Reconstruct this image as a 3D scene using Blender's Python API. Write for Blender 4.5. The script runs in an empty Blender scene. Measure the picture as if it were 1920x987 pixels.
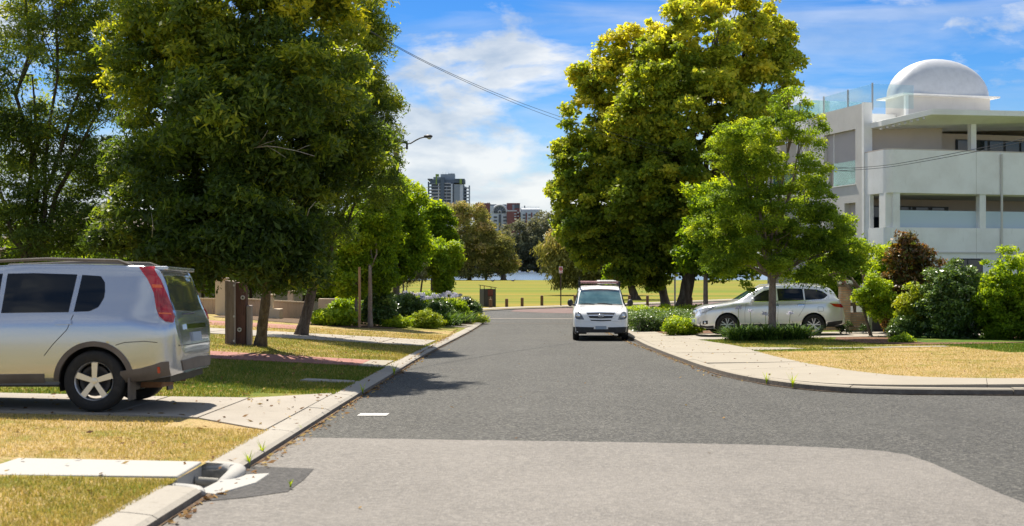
import bpy, bmesh, math, random
import numpy as np
from mathutils import Vector, Matrix
from mathutils.bvhtree import BVHTree
from math import radians as R, sin, cos, pi
random.seed(7)
RNG = np.random.default_rng(11)
SC = bpy.context.scene
COL = SC.collection
# ------------------------------------------------------------------ camera
F = 2200.0            # focal length in pixels of the 1920-wide photograph
HOR = 503.0           # horizon row
EYE = 1.5
cd = bpy.data.cameras.new('camera')
cam = bpy.data.objects.new('camera', cd)
COL.objects.link(cam)
cd.sensor_width = 36.0
cd.lens = F * 36.0 / 1920.0
cd.clip_start = 0.1
cd.clip_end = 9000
cam.location = (0, 0, EYE)
cam.rotation_euler = (pi / 2 + math.atan((HOR - 493.5) / F), 0, 0)
cd.dof.use_dof = True
cd.dof.focus_distance = 40.0
cd.dof.aperture_fstop = 3.2
SC.camera = cam
# ------------------------------------------------------------------ light
SUNV = Vector((0.24, -0.56, -1.0)).normalized()      # the way the light travels
sun_el = math.asin(-SUNV.z)
sun_az = math.atan2(-SUNV.x, -SUNV.y)                # clockwise from +Y
sd = bpy.data.lights.new('sun', 'SUN')
sd.energy = 5.0
sd.angle = R(0.55)
sd.color = (1.0, 0.925, 0.80)
so = bpy.data.objects.new('sun', sd)
COL.objects.link(so)
so.rotation_euler = SUNV.to_track_quat('-Z', 'Y').to_euler()
so.location = (-20, 40, 60)
W = bpy.data.worlds.new('World')
SC.world = W
W.use_nodes = True
nt = W.node_tree
nt.nodes.clear()
def wn(t, **k):
    n = nt.nodes.new(t)
    for a, b in k.items():
        setattr(n, a, b)
    return n
out = wn('ShaderNodeOutputWorld')
bg = wn('ShaderNodeBackground')
bg.inputs['Strength'].default_value = 0.062
nt.links.new(bg.outputs[0], out.inputs[0])
sky = wn('ShaderNodeTexSky')
sky.sky_type = 'NISHITA'
sky.sun_disc = False
sky.sun_elevation = sun_el
sky.sun_rotation = sun_az
sky.air_density = 1.0
sky.dust_density = 0.15
sky.ozone_density = 4.0
tc = wn('ShaderNodeTexCoord')
sep = wn('ShaderNodeSeparateXYZ')
nt.links.new(tc.outputs['Generated'], sep.inputs[0])
def wm(op, a, b=None, c=None, clamp=False):
    n = wn('ShaderNodeMath', operation=op)
    n.use_clamp = clamp
    for i, v in enumerate((a, b, c)):
        if v is None:
            continue
        if isinstance(v, (int, float)):
            n.inputs[i].default_value = v
        else:
            nt.links.new(v, n.inputs[i])
    return n.outputs[0]
def wramp(fac, stops):
    n = wn('ShaderNodeValToRGB')
    e = n.color_ramp.elements
    while len(e) < len(stops):
        e.new(0.5)
    for i, (p, c) in enumerate(stops):
        e[i].position = p
        e[i].color = (*c, 1) if len(c) == 3 else c
    nt.links.new(fac, n.inputs[0])
    return n.outputs[0]
# deeper blue with height, as a polarised sky; lifted overhead to add fill light
hs = wn('ShaderNodeHueSaturation')
hs.inputs['Saturation'].default_value = 1.18
nt.links.new(sky.outputs[0], hs.inputs['Color'])
el = wm('MAXIMUM', sep.outputs['Z'], 0.0)
tint = wramp(el, [(0.0, (1.25, 1.08, 1.0)), (0.075, (1.0, 1.0, 1.04)), (0.16, (0.50, 0.84, 1.15)), (0.24, (0.40, 0.76, 1.12)), (0.6, (0.80, 0.94, 1.05)), (1.0, (0.85, 0.96, 1.04))])
mul = wn('ShaderNodeMixRGB', blend_type='MULTIPLY')
mul.inputs[0].default_value = 1.0
nt.links.new(hs.outputs[0], mul.inputs[1])
nt.links.new(tint, mul.inputs[2])
# clouds: banks seen near the horizon, thin streaks higher up; y over x and height over distance
cx = wm('MULTIPLY', sep.outputs['X'], 1.0)
cmb = wn('ShaderNodeCombineXYZ')
nt.links.new(cx, cmb.inputs[0])
nt.links.new(sep.outputs['Y'], cmb.inputs[1])
nt.links.new(wm('MULTIPLY', sep.outputs['Z'], 2.6), cmb.inputs[2])
def wnoise(vec, scale, detail, rough, dist=0.0, off=(0, 0, 0)):
    mp = wn('ShaderNodeMapping')
    mp.inputs['Location'].default_value = off
    nt.links.new(vec, mp.inputs[0])
    n = wn('ShaderNodeTexNoise')
    n.inputs['Scale'].default_value = scale
    n.inputs['Detail'].default_value = detail
    n.inputs['Roughness'].default_value = rough
    n.inputs['Distortion'].default_value = dist
    nt.links.new(mp.outputs[0], n.inputs[0])
    return n.outputs['Fac']
n1 = wnoise(cmb.outputs[0], 7.5, 8, 0.58, 0.25, (0.31, 0.0, 0.11))
cmb2 = wn('ShaderNodeCombineXYZ')
nt.links.new(wm('MULTIPLY', sep.outputs['X'], 0.55), cmb2.inputs[0])
nt.links.new(sep.outputs['Y'], cmb2.inputs[1])
nt.links.new(wm('ADD', wm('MULTIPLY', sep.outputs['Z'], 5.0), wm('MULTIPLY', sep.outputs['X'], 0.12)), cmb2.inputs[2])
n2 = wnoise(cmb2.outputs[0], 6.0, 7, 0.55, 0.4, (1.7, 0.3, 0.52))
bias = wramp(el, [(0.0, (0.25,) * 3), (0.05, (0.21,) * 3), (0.09, (0.15,) * 3), (0.12, (0.10,) * 3), (0.145, (0.10,) * 3), (0.17, (0.04,) * 3), (0.22, (0.05,) * 3), (0.5, (0.13,) * 3)])  # more cloud overhead, added as fill for the shaded foliage
c1 = wramp(wm('ADD', n1, bias), [(0.565, (0, 0, 0)), (0.69, (1, 1, 1))])
c2 = wramp(n2, [(0.43, (0, 0, 0)), (0.66, (1, 1, 1))])
cov = wm('MAXIMUM', wm('MULTIPLY', c1, 0.88), wm('MULTIPLY', c2, 0.36), clamp=True)
# clouds are white where thick and catch the light, greyer in their lower parts
n3 = wnoise(cmb.outputs[0], 11.0, 5, 0.55, 0.2, (2.3, 0.0, 0.63))
ccol = wramp(n3, [(0.34, (4.7, 5.5, 6.5)), (0.6, (8.6, 8.7, 8.6))])
mixc = wn('ShaderNodeMixRGB')
nt.links.new(cov, mixc.inputs[0])
nt.links.new(mul.outputs[0], mixc.inputs[1])
nt.links.new(ccol, mixc.inputs[2])
nt.links.new(mixc.outputs[0], bg.inputs['Color'])
# ------------------------------------------------------------------ view
SC.view_settings.view_transform = 'Standard'
SC.view_settings.look = 'None'
SC.view_settings.gamma = 1.0
SC.view_settings.use_curve_mapping = False
SC.view_settings.exposure = 0.85
SC.render.engine = 'CYCLES'
SC.cycles.max_bounces = 8
SC.cycles.transparent_max_bounces = 8
SC.cycles.transmission_bounces = 4
SC.cycles.diffuse_bounces = 5
SC.cycles.glossy_bounces = 3
SC.cycles.use_denoising = True
# ------------------------------------------------------------------ materials
def mat(name, color=(0.5, 0.5, 0.5), rough=0.6, metal=0.0, spec=0.4, coat=0.0, noise=None, bump=None, alpha=None, emit=None):
    """noise = list of (scale, colour2, low, high[, stretch xyz]); bump = (scale, strength, distance)"""
    m = bpy.data.materials.new(name)
    m.use_nodes = True
    t = m.node_tree
    b = t.nodes['Principled BSDF']
    b.inputs['Roughness'].default_value = rough
    b.inputs['Metallic'].default_value = metal
    b.inputs['Specular IOR Level'].default_value = spec
    b.inputs['Coat Weight'].default_value = coat
    b.inputs['Coat Roughness'].default_value = 0.04
    b.inputs['Base Color'].default_value = (*color, 1)
    if noise or bump:
        c = t.nodes.new('ShaderNodeTexCoord')
        src = None
        for k, nz in enumerate(noise or []):
            sc, c2, lo, hi = nz[:4]
            vec = c.outputs['Object']
            mp = t.nodes.new('ShaderNodeMapping')
            t.links.new(vec, mp.inputs[0])
            mp.inputs['Location'].default_value = (k * 3.1, k * 1.7, k * 2.3)
            if len(nz) > 4:
                mp.inputs['Scale'].default_value = nz[4]
            n = t.nodes.new('ShaderNodeTexNoise')
            n.inputs['Scale'].default_value = sc
            n.inputs['Detail'].default_value = 5
            n.inputs['Roughness'].default_value = 0.6
            t.links.new(mp.outputs[0], n.inputs[0])
            mr = t.nodes.new('ShaderNodeMapRange')
            mr.inputs[1].default_value = lo
            mr.inputs[2].default_value = hi
            t.links.new(n.outputs['Fac'], mr.inputs[0])
            mx = t.nodes.new('ShaderNodeMixRGB')
            t.links.new(mr.outputs[0], mx.inputs[0])
            if src is None:
                mx.inputs[1].default_value = (*color, 1)
            else:
                t.links.new(src, mx.inputs[1])
            mx.inputs[2].default_value = (*c2, 1)
            src = mx.outputs[0]
        if src is not None:
            t.links.new(src, b.inputs['Base Color'])
        if bump:
            n = t.nodes.new('ShaderNodeTexNoise')
            n.inputs['Scale'].default_value = bump[0]
            n.inputs['Detail'].default_value = 4
            t.links.new(c.outputs['Object'], n.inputs[0])
            bp = t.nodes.new('ShaderNodeBump')
            bp.inputs['Strength'].default_value = bump[1]
            bp.inputs['Distance'].default_value = bump[2]
            t.links.new(n.outputs['Fac'], bp.inputs['Height'])
            t.links.new(bp.outputs[0], b.inputs['Normal'])
    return m
def leaf_mat(name, ramp, trans=0.4, tcol=(1.5, 1.35, 0.5), rough=0.45, spec=0.35):
    """leaf colour from the point attribute 'var'; light passes through the blade"""
    m = bpy.data.materials.new(name)
    m.use_nodes = True
    t = m.node_tree
    b = t.nodes['Principled BSDF']
    o = t.nodes['Material Output']
    a = t.nodes.new('ShaderNodeAttribute')
    a.attribute_name = 'var'
    r = t.nodes.new('ShaderNodeValToRGB')
    e = r.color_ramp.elements
    while len(e) < len(ramp):
        e.new(0.5)
    for i, (p, c) in enumerate(ramp):
        e[i].position = p
        e[i].color = (*c, 1)
    t.links.new(a.outputs['Fac'], r.inputs[0])
    t.links.new(r.outputs[0], b.inputs['Base Color'])
    b.inputs['Roughness'].default_value = rough
    b.inputs['Specular IOR Level'].default_value = spec
    mu = t.nodes.new('ShaderNodeMixRGB')
    mu.blend_type = 'MULTIPLY'
    mu.inputs[0].default_value = 1
    mu.inputs[2].default_value = (*tcol, 1)
    t.links.new(r.outputs[0], mu.inputs[1])
    tr = t.nodes.new('ShaderNodeBsdfTranslucent')
    t.links.new(mu.outputs[0], tr.inputs[0])
    mx = t.nodes.new('ShaderNodeMixShader')
    mx.inputs[0].default_value = trans
    t.links.new(b.outputs[0], mx.inputs[1])
    t.links.new(tr.outputs[0], mx.inputs[2])
    t.links.new(mx.outputs[0], o.inputs[0])
    return m
def glass_mat(name, color, rough=0.02, mixv=0.5):
    """architectural glass: part clear, part mirror"""
    m = bpy.data.materials.new(name)
    m.use_nodes = True
    t = m.node_tree
    o = t.nodes['Material Output']
    t.nodes.remove(t.nodes['Principled BSDF'])
    tr = t.nodes.new('ShaderNodeBsdfTransparent')
    tr.inputs[0].default_value = (*color, 1)
    g = t.nodes.new('ShaderNodeBsdfGlossy')
    g.inputs['Roughness'].default_value = rough
    g.inputs['Color'].default_value = (0.9, 0.95, 0.95, 1)
    fr = t.nodes.new('ShaderNodeFresnel')
    fr.inputs[0].default_value = 1.5
    ad = t.nodes.new('ShaderNodeMath')
    ad.operation = 'ADD'
    ad.use_clamp = True
    ad.operation = 'MULTIPLY_ADD'
    ad.inputs[1].default_value = 0.45
    ad.inputs[2].default_value = mixv
    t.links.new(fr.outputs[0], ad.inputs[0])
    mx = t.nodes.new('ShaderNodeMixShader')
    t.links.new(ad.outputs[0], mx.inputs[0])
    t.links.new(tr.outputs[0], mx.inputs[1])
    t.links.new(g.outputs[0], mx.inputs[2])
    t.links.new(mx.outputs[0], o.inputs[0])
    return m
# ------------------------------------------------------------------ mesh helpers
class MB:
    def __init__(s):
        s.v = []; s.f = []; s.m = []
    def add(s, vs, fs, m=0):
        o = len(s.v)
        s.v.extend([tuple(p) for p in vs])
        s.f.extend([tuple(i + o for i in f) for f in fs])
        s.m.extend([m] * len(fs))
    def box(s, c, d, rz=0.0, m=0, taper=1.0):
        x, y, z = d[0] / 2, d[1] / 2, d[2] / 2
        vs = []
        for sz in (-1, 1):
            k = 1.0 if sz < 0 else taper
            for sx, sy in ((-1, -1), (1, -1), (1, 1), (-1, 1)):
                px, py = sx * x * k, sy * y * k
                vs.append((c[0] + px * cos(rz) - py * sin(rz), c[1] + px * sin(rz) + py * cos(rz), c[2] + sz * z))
        s.add(vs, [(0, 3, 2, 1), (4, 5, 6, 7), (0, 1, 5, 4), (1, 2, 6, 5), (2, 3, 7, 6), (3, 0, 4, 7)], m)
    def bbox(s, x0, x1, y0, y1, z0, z1, m=0):
        s.box(((x0 + x1) / 2, (y0 + y1) / 2, (z0 + z1) / 2), (x1 - x0, y1 - y0, z1 - z0), 0, m)
    def tube(s, pts, rad, seg=8, m=0, cap=True):
        pts = [Vector(p) for p in pts]
        if isinstance(rad, (int, float)):
            rad = [rad] * len(pts)
        up = Vector((0.13, 0.31, 0.94))
        vs = []
        for i, p in enumerate(pts):
            d = (pts[min(i + 1, len(pts) - 1)] - pts[max(i - 1, 0)])
            d = d.normalized() if d.length > 1e-9 else Vector((0, 0, 1))
            a = up.cross(d)
            if a.length < 0.05:
                a = Vector((1, 0, 0)).cross(d)
            a.normalize()
            b = d.cross(a)
            for k in range(seg):
                t = 2 * pi * k / seg
                vs.append(p + (a * cos(t) + b * sin(t)) * rad[i])
        fs = []
        n = len(pts)
        for i in range(n - 1):
            for k in range(seg):
                fs.append((i * seg + k, i * seg + (k + 1) % seg, (i + 1) * seg + (k + 1) % seg, (i + 1) * seg + k))
        if cap:
            fs.append(tuple(range(seg - 1, -1, -1)))
            fs.append(tuple((n - 1) * seg + k for k in range(seg)))
        s.add(vs, fs, m)
    def lathe(s, prof, seg=24, axis='z', c=(0, 0, 0), m=0):
        vs = []
        for r, h in prof:
            for k in range(seg):
                t = 2 * pi * k / seg
                p = (r * cos(t), r * sin(t), h)
                if axis == 'y':
                    p = (p[0], h, p[1])
                elif axis == 'x':
                    p = (h, p[0], p[1])
                vs.append((p[0] + c[0], p[1] + c[1], p[2] + c[2]))
        fs = []
        for i in range(len(prof) - 1):
            for k in range(seg):
                fs.append((i * seg + k, i * seg + (k + 1) % seg, (i + 1) * seg + (k + 1) % seg, (i + 1) * seg + k))
        s.add(vs, fs, m)
    def prism(s, poly, z0, z1, m=0):
        """vertical prism over a plan outline; z0, z1 numbers or functions of (x, y)"""
        n = len(poly)
        a = z0 if callable(z0) else (lambda x, y: z0)
        b = z1 if callable(z1) else (lambda x, y: z1)
        vs = [(x, y, a(x, y)) for x, y in poly] + [(x, y, b(x, y)) for x, y in poly]
        fs = [tuple(range(n - 1, -1, -1)), tuple(range(n, 2 * n))]
        for i in range(n):
            j = (i + 1) % n
            fs.append((i, j, n + j, n + i))
        s.add(vs, fs, m)
    def ball(s, c, r, seg=10, rings=7, m=0):
        if isinstance(r, (int, float)):
            r = (r, r, r)
        vs = []
        for i in range(rings + 1):
            a = pi * i / rings
            for k in range(seg):
                t = 2 * pi * k / seg
                vs.append((c[0] + r[0] * sin(a) * cos(t), c[1] + r[1] * sin(a) * sin(t), c[2] + r[2] * cos(a)))
        fs = []
        for i in range(rings):
            for k in range(seg):
                fs.append((i * seg + k, (i + 1) * seg + k, (i + 1) * seg + (k + 1) % seg, i * seg + (k + 1) % seg))
        s.add(vs, fs, m)
    def build(s, name, mats, parent=None, smooth=False, bevel=0.0):
        if not isinstance(mats, (list, tuple)):
            mats = [mats]
        me = bpy.data.meshes.new(name)
        me.from_pydata(s.v, [], s.f)
        for x in mats:
            me.materials.append(x)
        if len(mats) > 1:
            me.polygons.foreach_set('material_index', s.m)
        bm = bmesh.new()
        bm.from_mesh(me)
        bmesh.ops.recalc_face_normals(bm, faces=bm.faces)
        if bevel > 0:
            bmesh.ops.bevel(bm, geom=[e for e in bm.edges if e.is_manifold and e.calc_face_angle(0) > 0.5], offset=bevel, segments=2, profile=0.5, affect='EDGES')
        bm.to_mesh(me)
        bm.free()
        if smooth:
            me.polygons.foreach_set('use_smooth', [True] * len(me.polygons))
            if smooth != 'all':
                try:
                    me.set_sharp_from_angle(angle=R(40))
                except Exception:
                    pass
        return lk(name, me, parent)
def lk(name, me, parent=None):
    o = bpy.data.objects.new(name, me)
    COL.objects.link(o)
    if parent is not None:
        o.parent = parent
    return o
def tag(o, label=None, cat=None, group=None, kind=None):
    if label: o['label'] = label
    if cat: o['category'] = cat
    if group: o['group'] = group
    if kind: o['kind'] = kind
    return o
def thing(name, label, cat, loc=(0, 0, 0), rz=0.0, group=None):
    o = bpy.data.objects.new(name, None)
    o.empty_display_size = 0.2
    COL.objects.link(o)
    o.location = loc
    o.rotation_euler = (0, 0, rz)
    return tag(o, label, cat, group)
def dup(root, loc, rz=None, label=None, scale=None):
    r = root.copy()
    COL.objects.link(r)
    r.location = loc
    if rz is not None: r.rotation_euler = (0, 0, rz)
    if scale is not None: r.scale = (scale,) * 3 if isinstance(scale, (int, float)) else scale
    if label: r['label'] = label
    for ch in list(root.children):
        c = ch.copy(); COL.objects.link(c); c.parent = r
        for g in list(ch.children):
            d = g.copy(); COL.objects.link(d); d.parent = c
    return r
def np_mesh(name, co, faces, var=None, mats=(), smooth=False):
    """faces: (M, k) index array, k = 3 or 4"""
    me = bpy.data.meshes.new(name)
    co = np.ascontiguousarray(co, dtype=np.float32)
    faces = np.ascontiguousarray(faces, dtype=np.int32)
    M, k = faces.shape
    me.vertices.add(len(co))
    me.vertices.foreach_set('co', co.ravel())
    me.loops.add(M * k)
    me.loops.foreach_set('vertex_index', faces.ravel())
    me.polygons.add(M)
    me.polygons.foreach_set('loop_start', np.arange(0, M * k, k, dtype=np.int32))
    for x in mats:
        me.materials.append(x)
    if var is not None:
        at = me.attributes.new('var', 'FLOAT', 'POINT')
        at.data.foreach_set('value', np.ascontiguousarray(var, dtype=np.float32))
    if smooth:
        me.polygons.foreach_set('use_smooth', np.ones(M, dtype=bool))
    me.update(calc_edges=True)
    me.validate()
    return me
def pchip(pts):
    """monotone cubic through (x, y) points"""
    xs = np.array([p[0] for p in pts], float)
    ys = np.array([p[1] for p in pts], float)
    h = np.diff(xs); d = np.diff(ys) / h
    n = len(xs); m = np.zeros(n)
    m[0] = d[0]; m[-1] = d[-1]
    for i in range(1, n - 1):
        if d[i - 1] * d[i] > 0:
            w1 = 2 * h[i] + h[i - 1]; w2 = h[i] + 2 * h[i - 1]
            m[i] = (w1 + w2) / (w1 / d[i - 1] + w2 / d[i])
    def f(x):
        x = min(max(x, xs[0]), xs[-1])
        i = min(int(np.searchsorted(xs, x, side='right')) - 1, n - 2)
        i = max(i, 0)
        t = (x - xs[i]) / h[i]
        return float((2 * t**3 - 3 * t**2 + 1) * ys[i] + (t**3 - 2 * t**2 + t) * h[i] * m[i] + (-2 * t**3 + 3 * t**2) * ys[i + 1] + (t**3 - t**2) * h[i] * m[i + 1])
    return f
def resample(pts, n):
    p = np.array(pts, float)
    s = np.concatenate([[0], np.cumsum(np.linalg.norm(np.diff(p, axis=0), axis=1))])
    t = np.linspace(0, s[-1], n)
    return np.stack([np.interp(t, s, p[:, k]) for k in range(p.shape[1])], 1)
def smooth_poly(pts, it=2):
    p = [tuple(q) for q in pts]
    for _ in range(it):
        q = [p[0]]
        for a, b in zip(p[:-1], p[1:]):
            q.append(tuple(0.75 * x + 0.25 * y for x, y in zip(a, b)))
            q.append(tuple(0.25 * x + 0.75 * y for x, y in zip(a, b)))
        q.append(p[-1])
        p = q
    return p
# ------------------------------------------------------------------ the lie of the land
_y = np.linspace(-80, 1200, 12801)
_s = np.interp(_y, [-80, 37, 56, 85, 130, 290, 1200], [-0.0245, -0.0245, -0.006, -0.0035, -0.0006, -0.0002, 0.0])
_g = np.concatenate([[0], np.cumsum((_s[1:] + _s[:-1]) / 2 * np.diff(_y))])
_g -= np.interp(0, _y, _g)
def G(y):
    return np.interp(y, _y, _g)
KL = [(-2.3, -8), (-2.3, 8), (-2.3, 15), (-2.26, 21.6), (-2.2, 30.5), (-1.98, 39.7), (-1.72, 47.5), (-1.42, 56.2), (-1.38, 58.2), (-1.7, 59.9), (-2.6, 61.0), (-4.2, 61.5), (-9, 61.7), (-45, 62)]
KR = [(4.25, 62), (4.2, 48), (4.15, 39.7), (3.96, 34.7), (3.9, 29.7), (3.9, 25.2), (3.96, 22.9), (4.07, 21.3), (4.3, 20.1), (4.62, 19.06), (5.1, 18.35), (6.02, 17.92), (9, 17.75), (60, 17.7)]
KR2 = [(60, 8.35), (9, 8.4), (7.0, 8.2), (5.4, 7.5), (4.4, 6.3), (4.0, 4.8), (3.9, 2.5), (3.9, -8)]
FAR = [(-45, 72.0), (-9, 72.4), (-2.6, 73.4), (-0.72, 78.4), (1.6, 81.2), (4.6, 84.2), (9, 89), (16, 98), (40, 130)]
def xl(y):
    return np.interp(y, [p[1] for p in KL[:8]], [p[0] for p in KL[:8]])
def xr(y):
    return np.interp(y, [p[1] for p in KR[::-1][1:]], [p[0] for p in KR[::-1][1:]])
def TL(x, y):      # left verge
    fade = np.clip((70 - y) / 12, 0, 1)
    k = np.interp(y, [16, 24], [0.022, 0.055])
    return G(y) + 0.10 + k * np.clip(xl(y) - 0.3 - x, 0, 13.4) * fade
def TR(x, y):      # right verge
    return G(y) + 0.10 + 0.015 * np.clip(x - 4.2, 0, 9)
def P(u, Y):
    return (u - 960.0) / F * Y
def Z(v, Y):
    return EYE + (HOR - v) / F * Y
def S(Y):          # metres per photograph pixel at distance Y
    return Y / F
# ================================================================== the setting
def asphalt(name, base, dark, light, tint=(0.30, 0.29, 0.27)):
    m = bpy.data.materials.new(name); m.use_nodes = True
    t = m.node_tree; b = t.nodes['Principled BSDF']
    c = t.nodes.new('ShaderNodeTexCoord')
    def nz(scale, detail, lo, hi, sc=(1, 1, 1), off=0.0):
        mp = t.nodes.new('ShaderNodeMapping'); mp.inputs['Scale'].default_value = sc
        mp.inputs['Location'].default_value = (off, off * 1.3, 0)
        t.links.new(c.outputs['Object'], mp.inputs[0])
        n = t.nodes.new('ShaderNodeTexNoise'); n.inputs['Scale'].default_value = scale
        n.inputs['Detail'].default_value = detail; n.inputs['Roughness'].default_value = 0.65
        t.links.new(mp.outputs[0], n.inputs[0])
        r = t.nodes.new('ShaderNodeMapRange'); r.inputs[1].default_value = lo; r.inputs[2].default_value = hi
        t.links.new(n.outputs['Fac'], r.inputs[0])
        return r.outputs[0]
    def mix(fac, a, bb):
        x = t.nodes.new('ShaderNodeMixRGB'); t.links.new(fac, x.inputs[0])
        if isinstance(a, tuple): x.inputs[1].default_value = (*a, 1)
        else: t.links.new(a, x.inputs[1])
        if isinstance(bb, tuple): x.inputs[2].default_value = (*bb, 1)
        else: t.links.new(bb, x.inputs[2])
        return x.outputs[0]
    vo = t.nodes.new('ShaderNodeTexVoronoi'); vo.inputs['Scale'].default_value = 52
    t.links.new(c.outputs['Object'], vo.inputs[0])
    bw = t.nodes.new('ShaderNodeSeparateColor'); t.links.new(vo.outputs['Color'], bw.inputs[0])
    s1 = mix(nz(17, 9, 0.43, 0.57), dark, base)
    r = t.nodes.new('ShaderNodeMapRange'); r.inputs[1].default_value = 0.62; r.inputs[2].default_value = 1.0; r.inputs[4].default_value = 0.7
    t.links.new(bw.outputs[0], r.inputs[0])
    s2 = mix(r.outputs[0], s1, light)
    # wheel paths and drips run along the street, faded patches over it
    a = nz(1.1, 3, 0.42, 0.72, (1, 0.07, 1)); aa = t.nodes.new('ShaderNodeMath'); aa.operation = 'MULTIPLY'; aa.inputs[1].default_value = 0.34
    t.links.new(a, aa.inputs[0])
    s3 = mix(aa.outputs[0], s2, tuple(x * 0.55 for x in base))
    a = nz(0.45, 6, 0.45, 0.75, (1, 1, 1), 5.2); ab = t.nodes.new('ShaderNodeMath'); ab.operation = 'MULTIPLY'; ab.inputs[1].default_value = 0.42
    t.links.new(a, ab.inputs[0])
    s4 = mix(ab.outputs[0], s3, tuple(x * 1.45 for x in base))
    a = nz(3.3, 8, 0.60, 0.72, (1, 1, 1), 9.7); ac = t.nodes.new('ShaderNodeMath'); ac.operation = 'MULTIPLY'; ac.inputs[1].default_value = 0.10
    t.links.new(a, ac.inputs[0])
    s5 = mix(ac.outputs[0], s4, tint)
    t.links.new(s5, b.inputs['Base Color'])
    b.inputs['Roughness'].default_value = 0.8; b.inputs['Specular IOR Level'].default_value = 0.3
    bp = t.nodes.new('ShaderNodeBump'); bp.inputs['Strength'].default_value = 0.7; bp.inputs['Distance'].default_value = 0.012
    t.links.new(vo.outputs['Distance'], bp.inputs['Height']); t.links.new(bp.outputs[0], b.inputs['Normal'])
    return m
M_road = asphalt('asphalt chip seal', (0.0638, 0.0621, 0.0559), (0.0239, 0.0234, 0.0217), (0.1995, 0.1892, 0.1676))
M_old = asphalt('old pale asphalt', (0.180, 0.165, 0.148), (0.140, 0.129, 0.117), (0.27, 0.25, 0.225), (0.24, 0.21, 0.175))
M_patch = asphalt('new asphalt patch', (0.0578, 0.0544, 0.0530), (0.0340, 0.0326, 0.0320), (0.1088, 0.1020, 0.0952))
M_conc = mat('kerb concrete', (0.2800, 0.2520, 0.2128), 0.85, noise=[(0.9, (0.3360, 0.3080, 0.2632), 0.4, 0.7), (14, (0.1848, 0.1624, 0.1316), 0.58, 0.78), (60, (0.3472, 0.3192, 0.2744), 0.5, 0.75)], bump=(60, 0.35, 0.01))
M_conc2 = mat('driveway concrete', (0.2672, 0.2352, 0.1946), 0.85, noise=[(0.7, (0.3252, 0.2904, 0.2439), 0.4, 0.7), (5, (0.1975, 0.1742, 0.1452), 0.58, 0.8), (70, (0.3369, 0.3020, 0.2556), 0.5, 0.75)], bump=(70, 0.3, 0.01))
M_conc3 = mat('pale concrete', (0.2764, 0.2435, 0.1916), 0.85, noise=[(1.2, (0.3080, 0.2713, 0.2150), 0.4, 0.7), (7, (0.3162, 0.2846, 0.2403), 0.6, 0.85), (50, (0.3187, 0.2871, 0.2340), 0.5, 0.8)], bump=(60, 0.25, 0.008))
M_white_c = mat('limewashed concrete', (0.3482, 0.3373, 0.3155), 0.8, noise=[(3, (0.3590, 0.3427, 0.3101), 0.45, 0.75), (30, (0.2720, 0.2502, 0.2176), 0.66, 0.85)], bump=(40, 0.4, 0.01))
M_paver = mat('red brick paving', (0.2805, 0.1148, 0.0893), 0.85, noise=[(2.5, (0.3400, 0.1700, 0.1360), 0.4, 0.7), (40, (0.2125, 0.0935, 0.0765), 0.5, 0.75)], bump=(30, 0.4, 0.01))
M_paver2 = mat('worn red road paving', (0.135, 0.078, 0.066), 0.85, noise=[(1.5, (0.17, 0.115, 0.10), 0.4, 0.7), (20, (0.11, 0.07, 0.06), 0.5, 0.75)], bump=(30, 0.4, 0.01))
M_shade_grit = mat('gutter shade and grit', (0.10, 0.065, 0.04), 0.95, noise=[(30, (0.22, 0.15, 0.09), 0.5, 0.7)], bump=(60, 0.8, 0.02))
M_paint = mat('road paint', (0.4896, 0.4828, 0.4624), 0.7, noise=[(25, (0.3060, 0.2992, 0.2856), 0.52, 0.75)])
M_mulch = mat('bark mulch', (0.15, 0.075, 0.04), 0.95, noise=[(12, (0.28, 0.15, 0.085), 0.45, 0.65), (50, (0.06, 0.03, 0.018), 0.5, 0.7)], bump=(40, 1.0, 0.05))
M_kerb_dark = mat('weathered kerb face', (0.1360, 0.1156, 0.0952), 0.9, noise=[(8, (0.2040, 0.1768, 0.1462), 0.45, 0.7), (40, (0.0816, 0.0680, 0.0544), 0.55, 0.75)], bump=(40, 0.5, 0.01))
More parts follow.
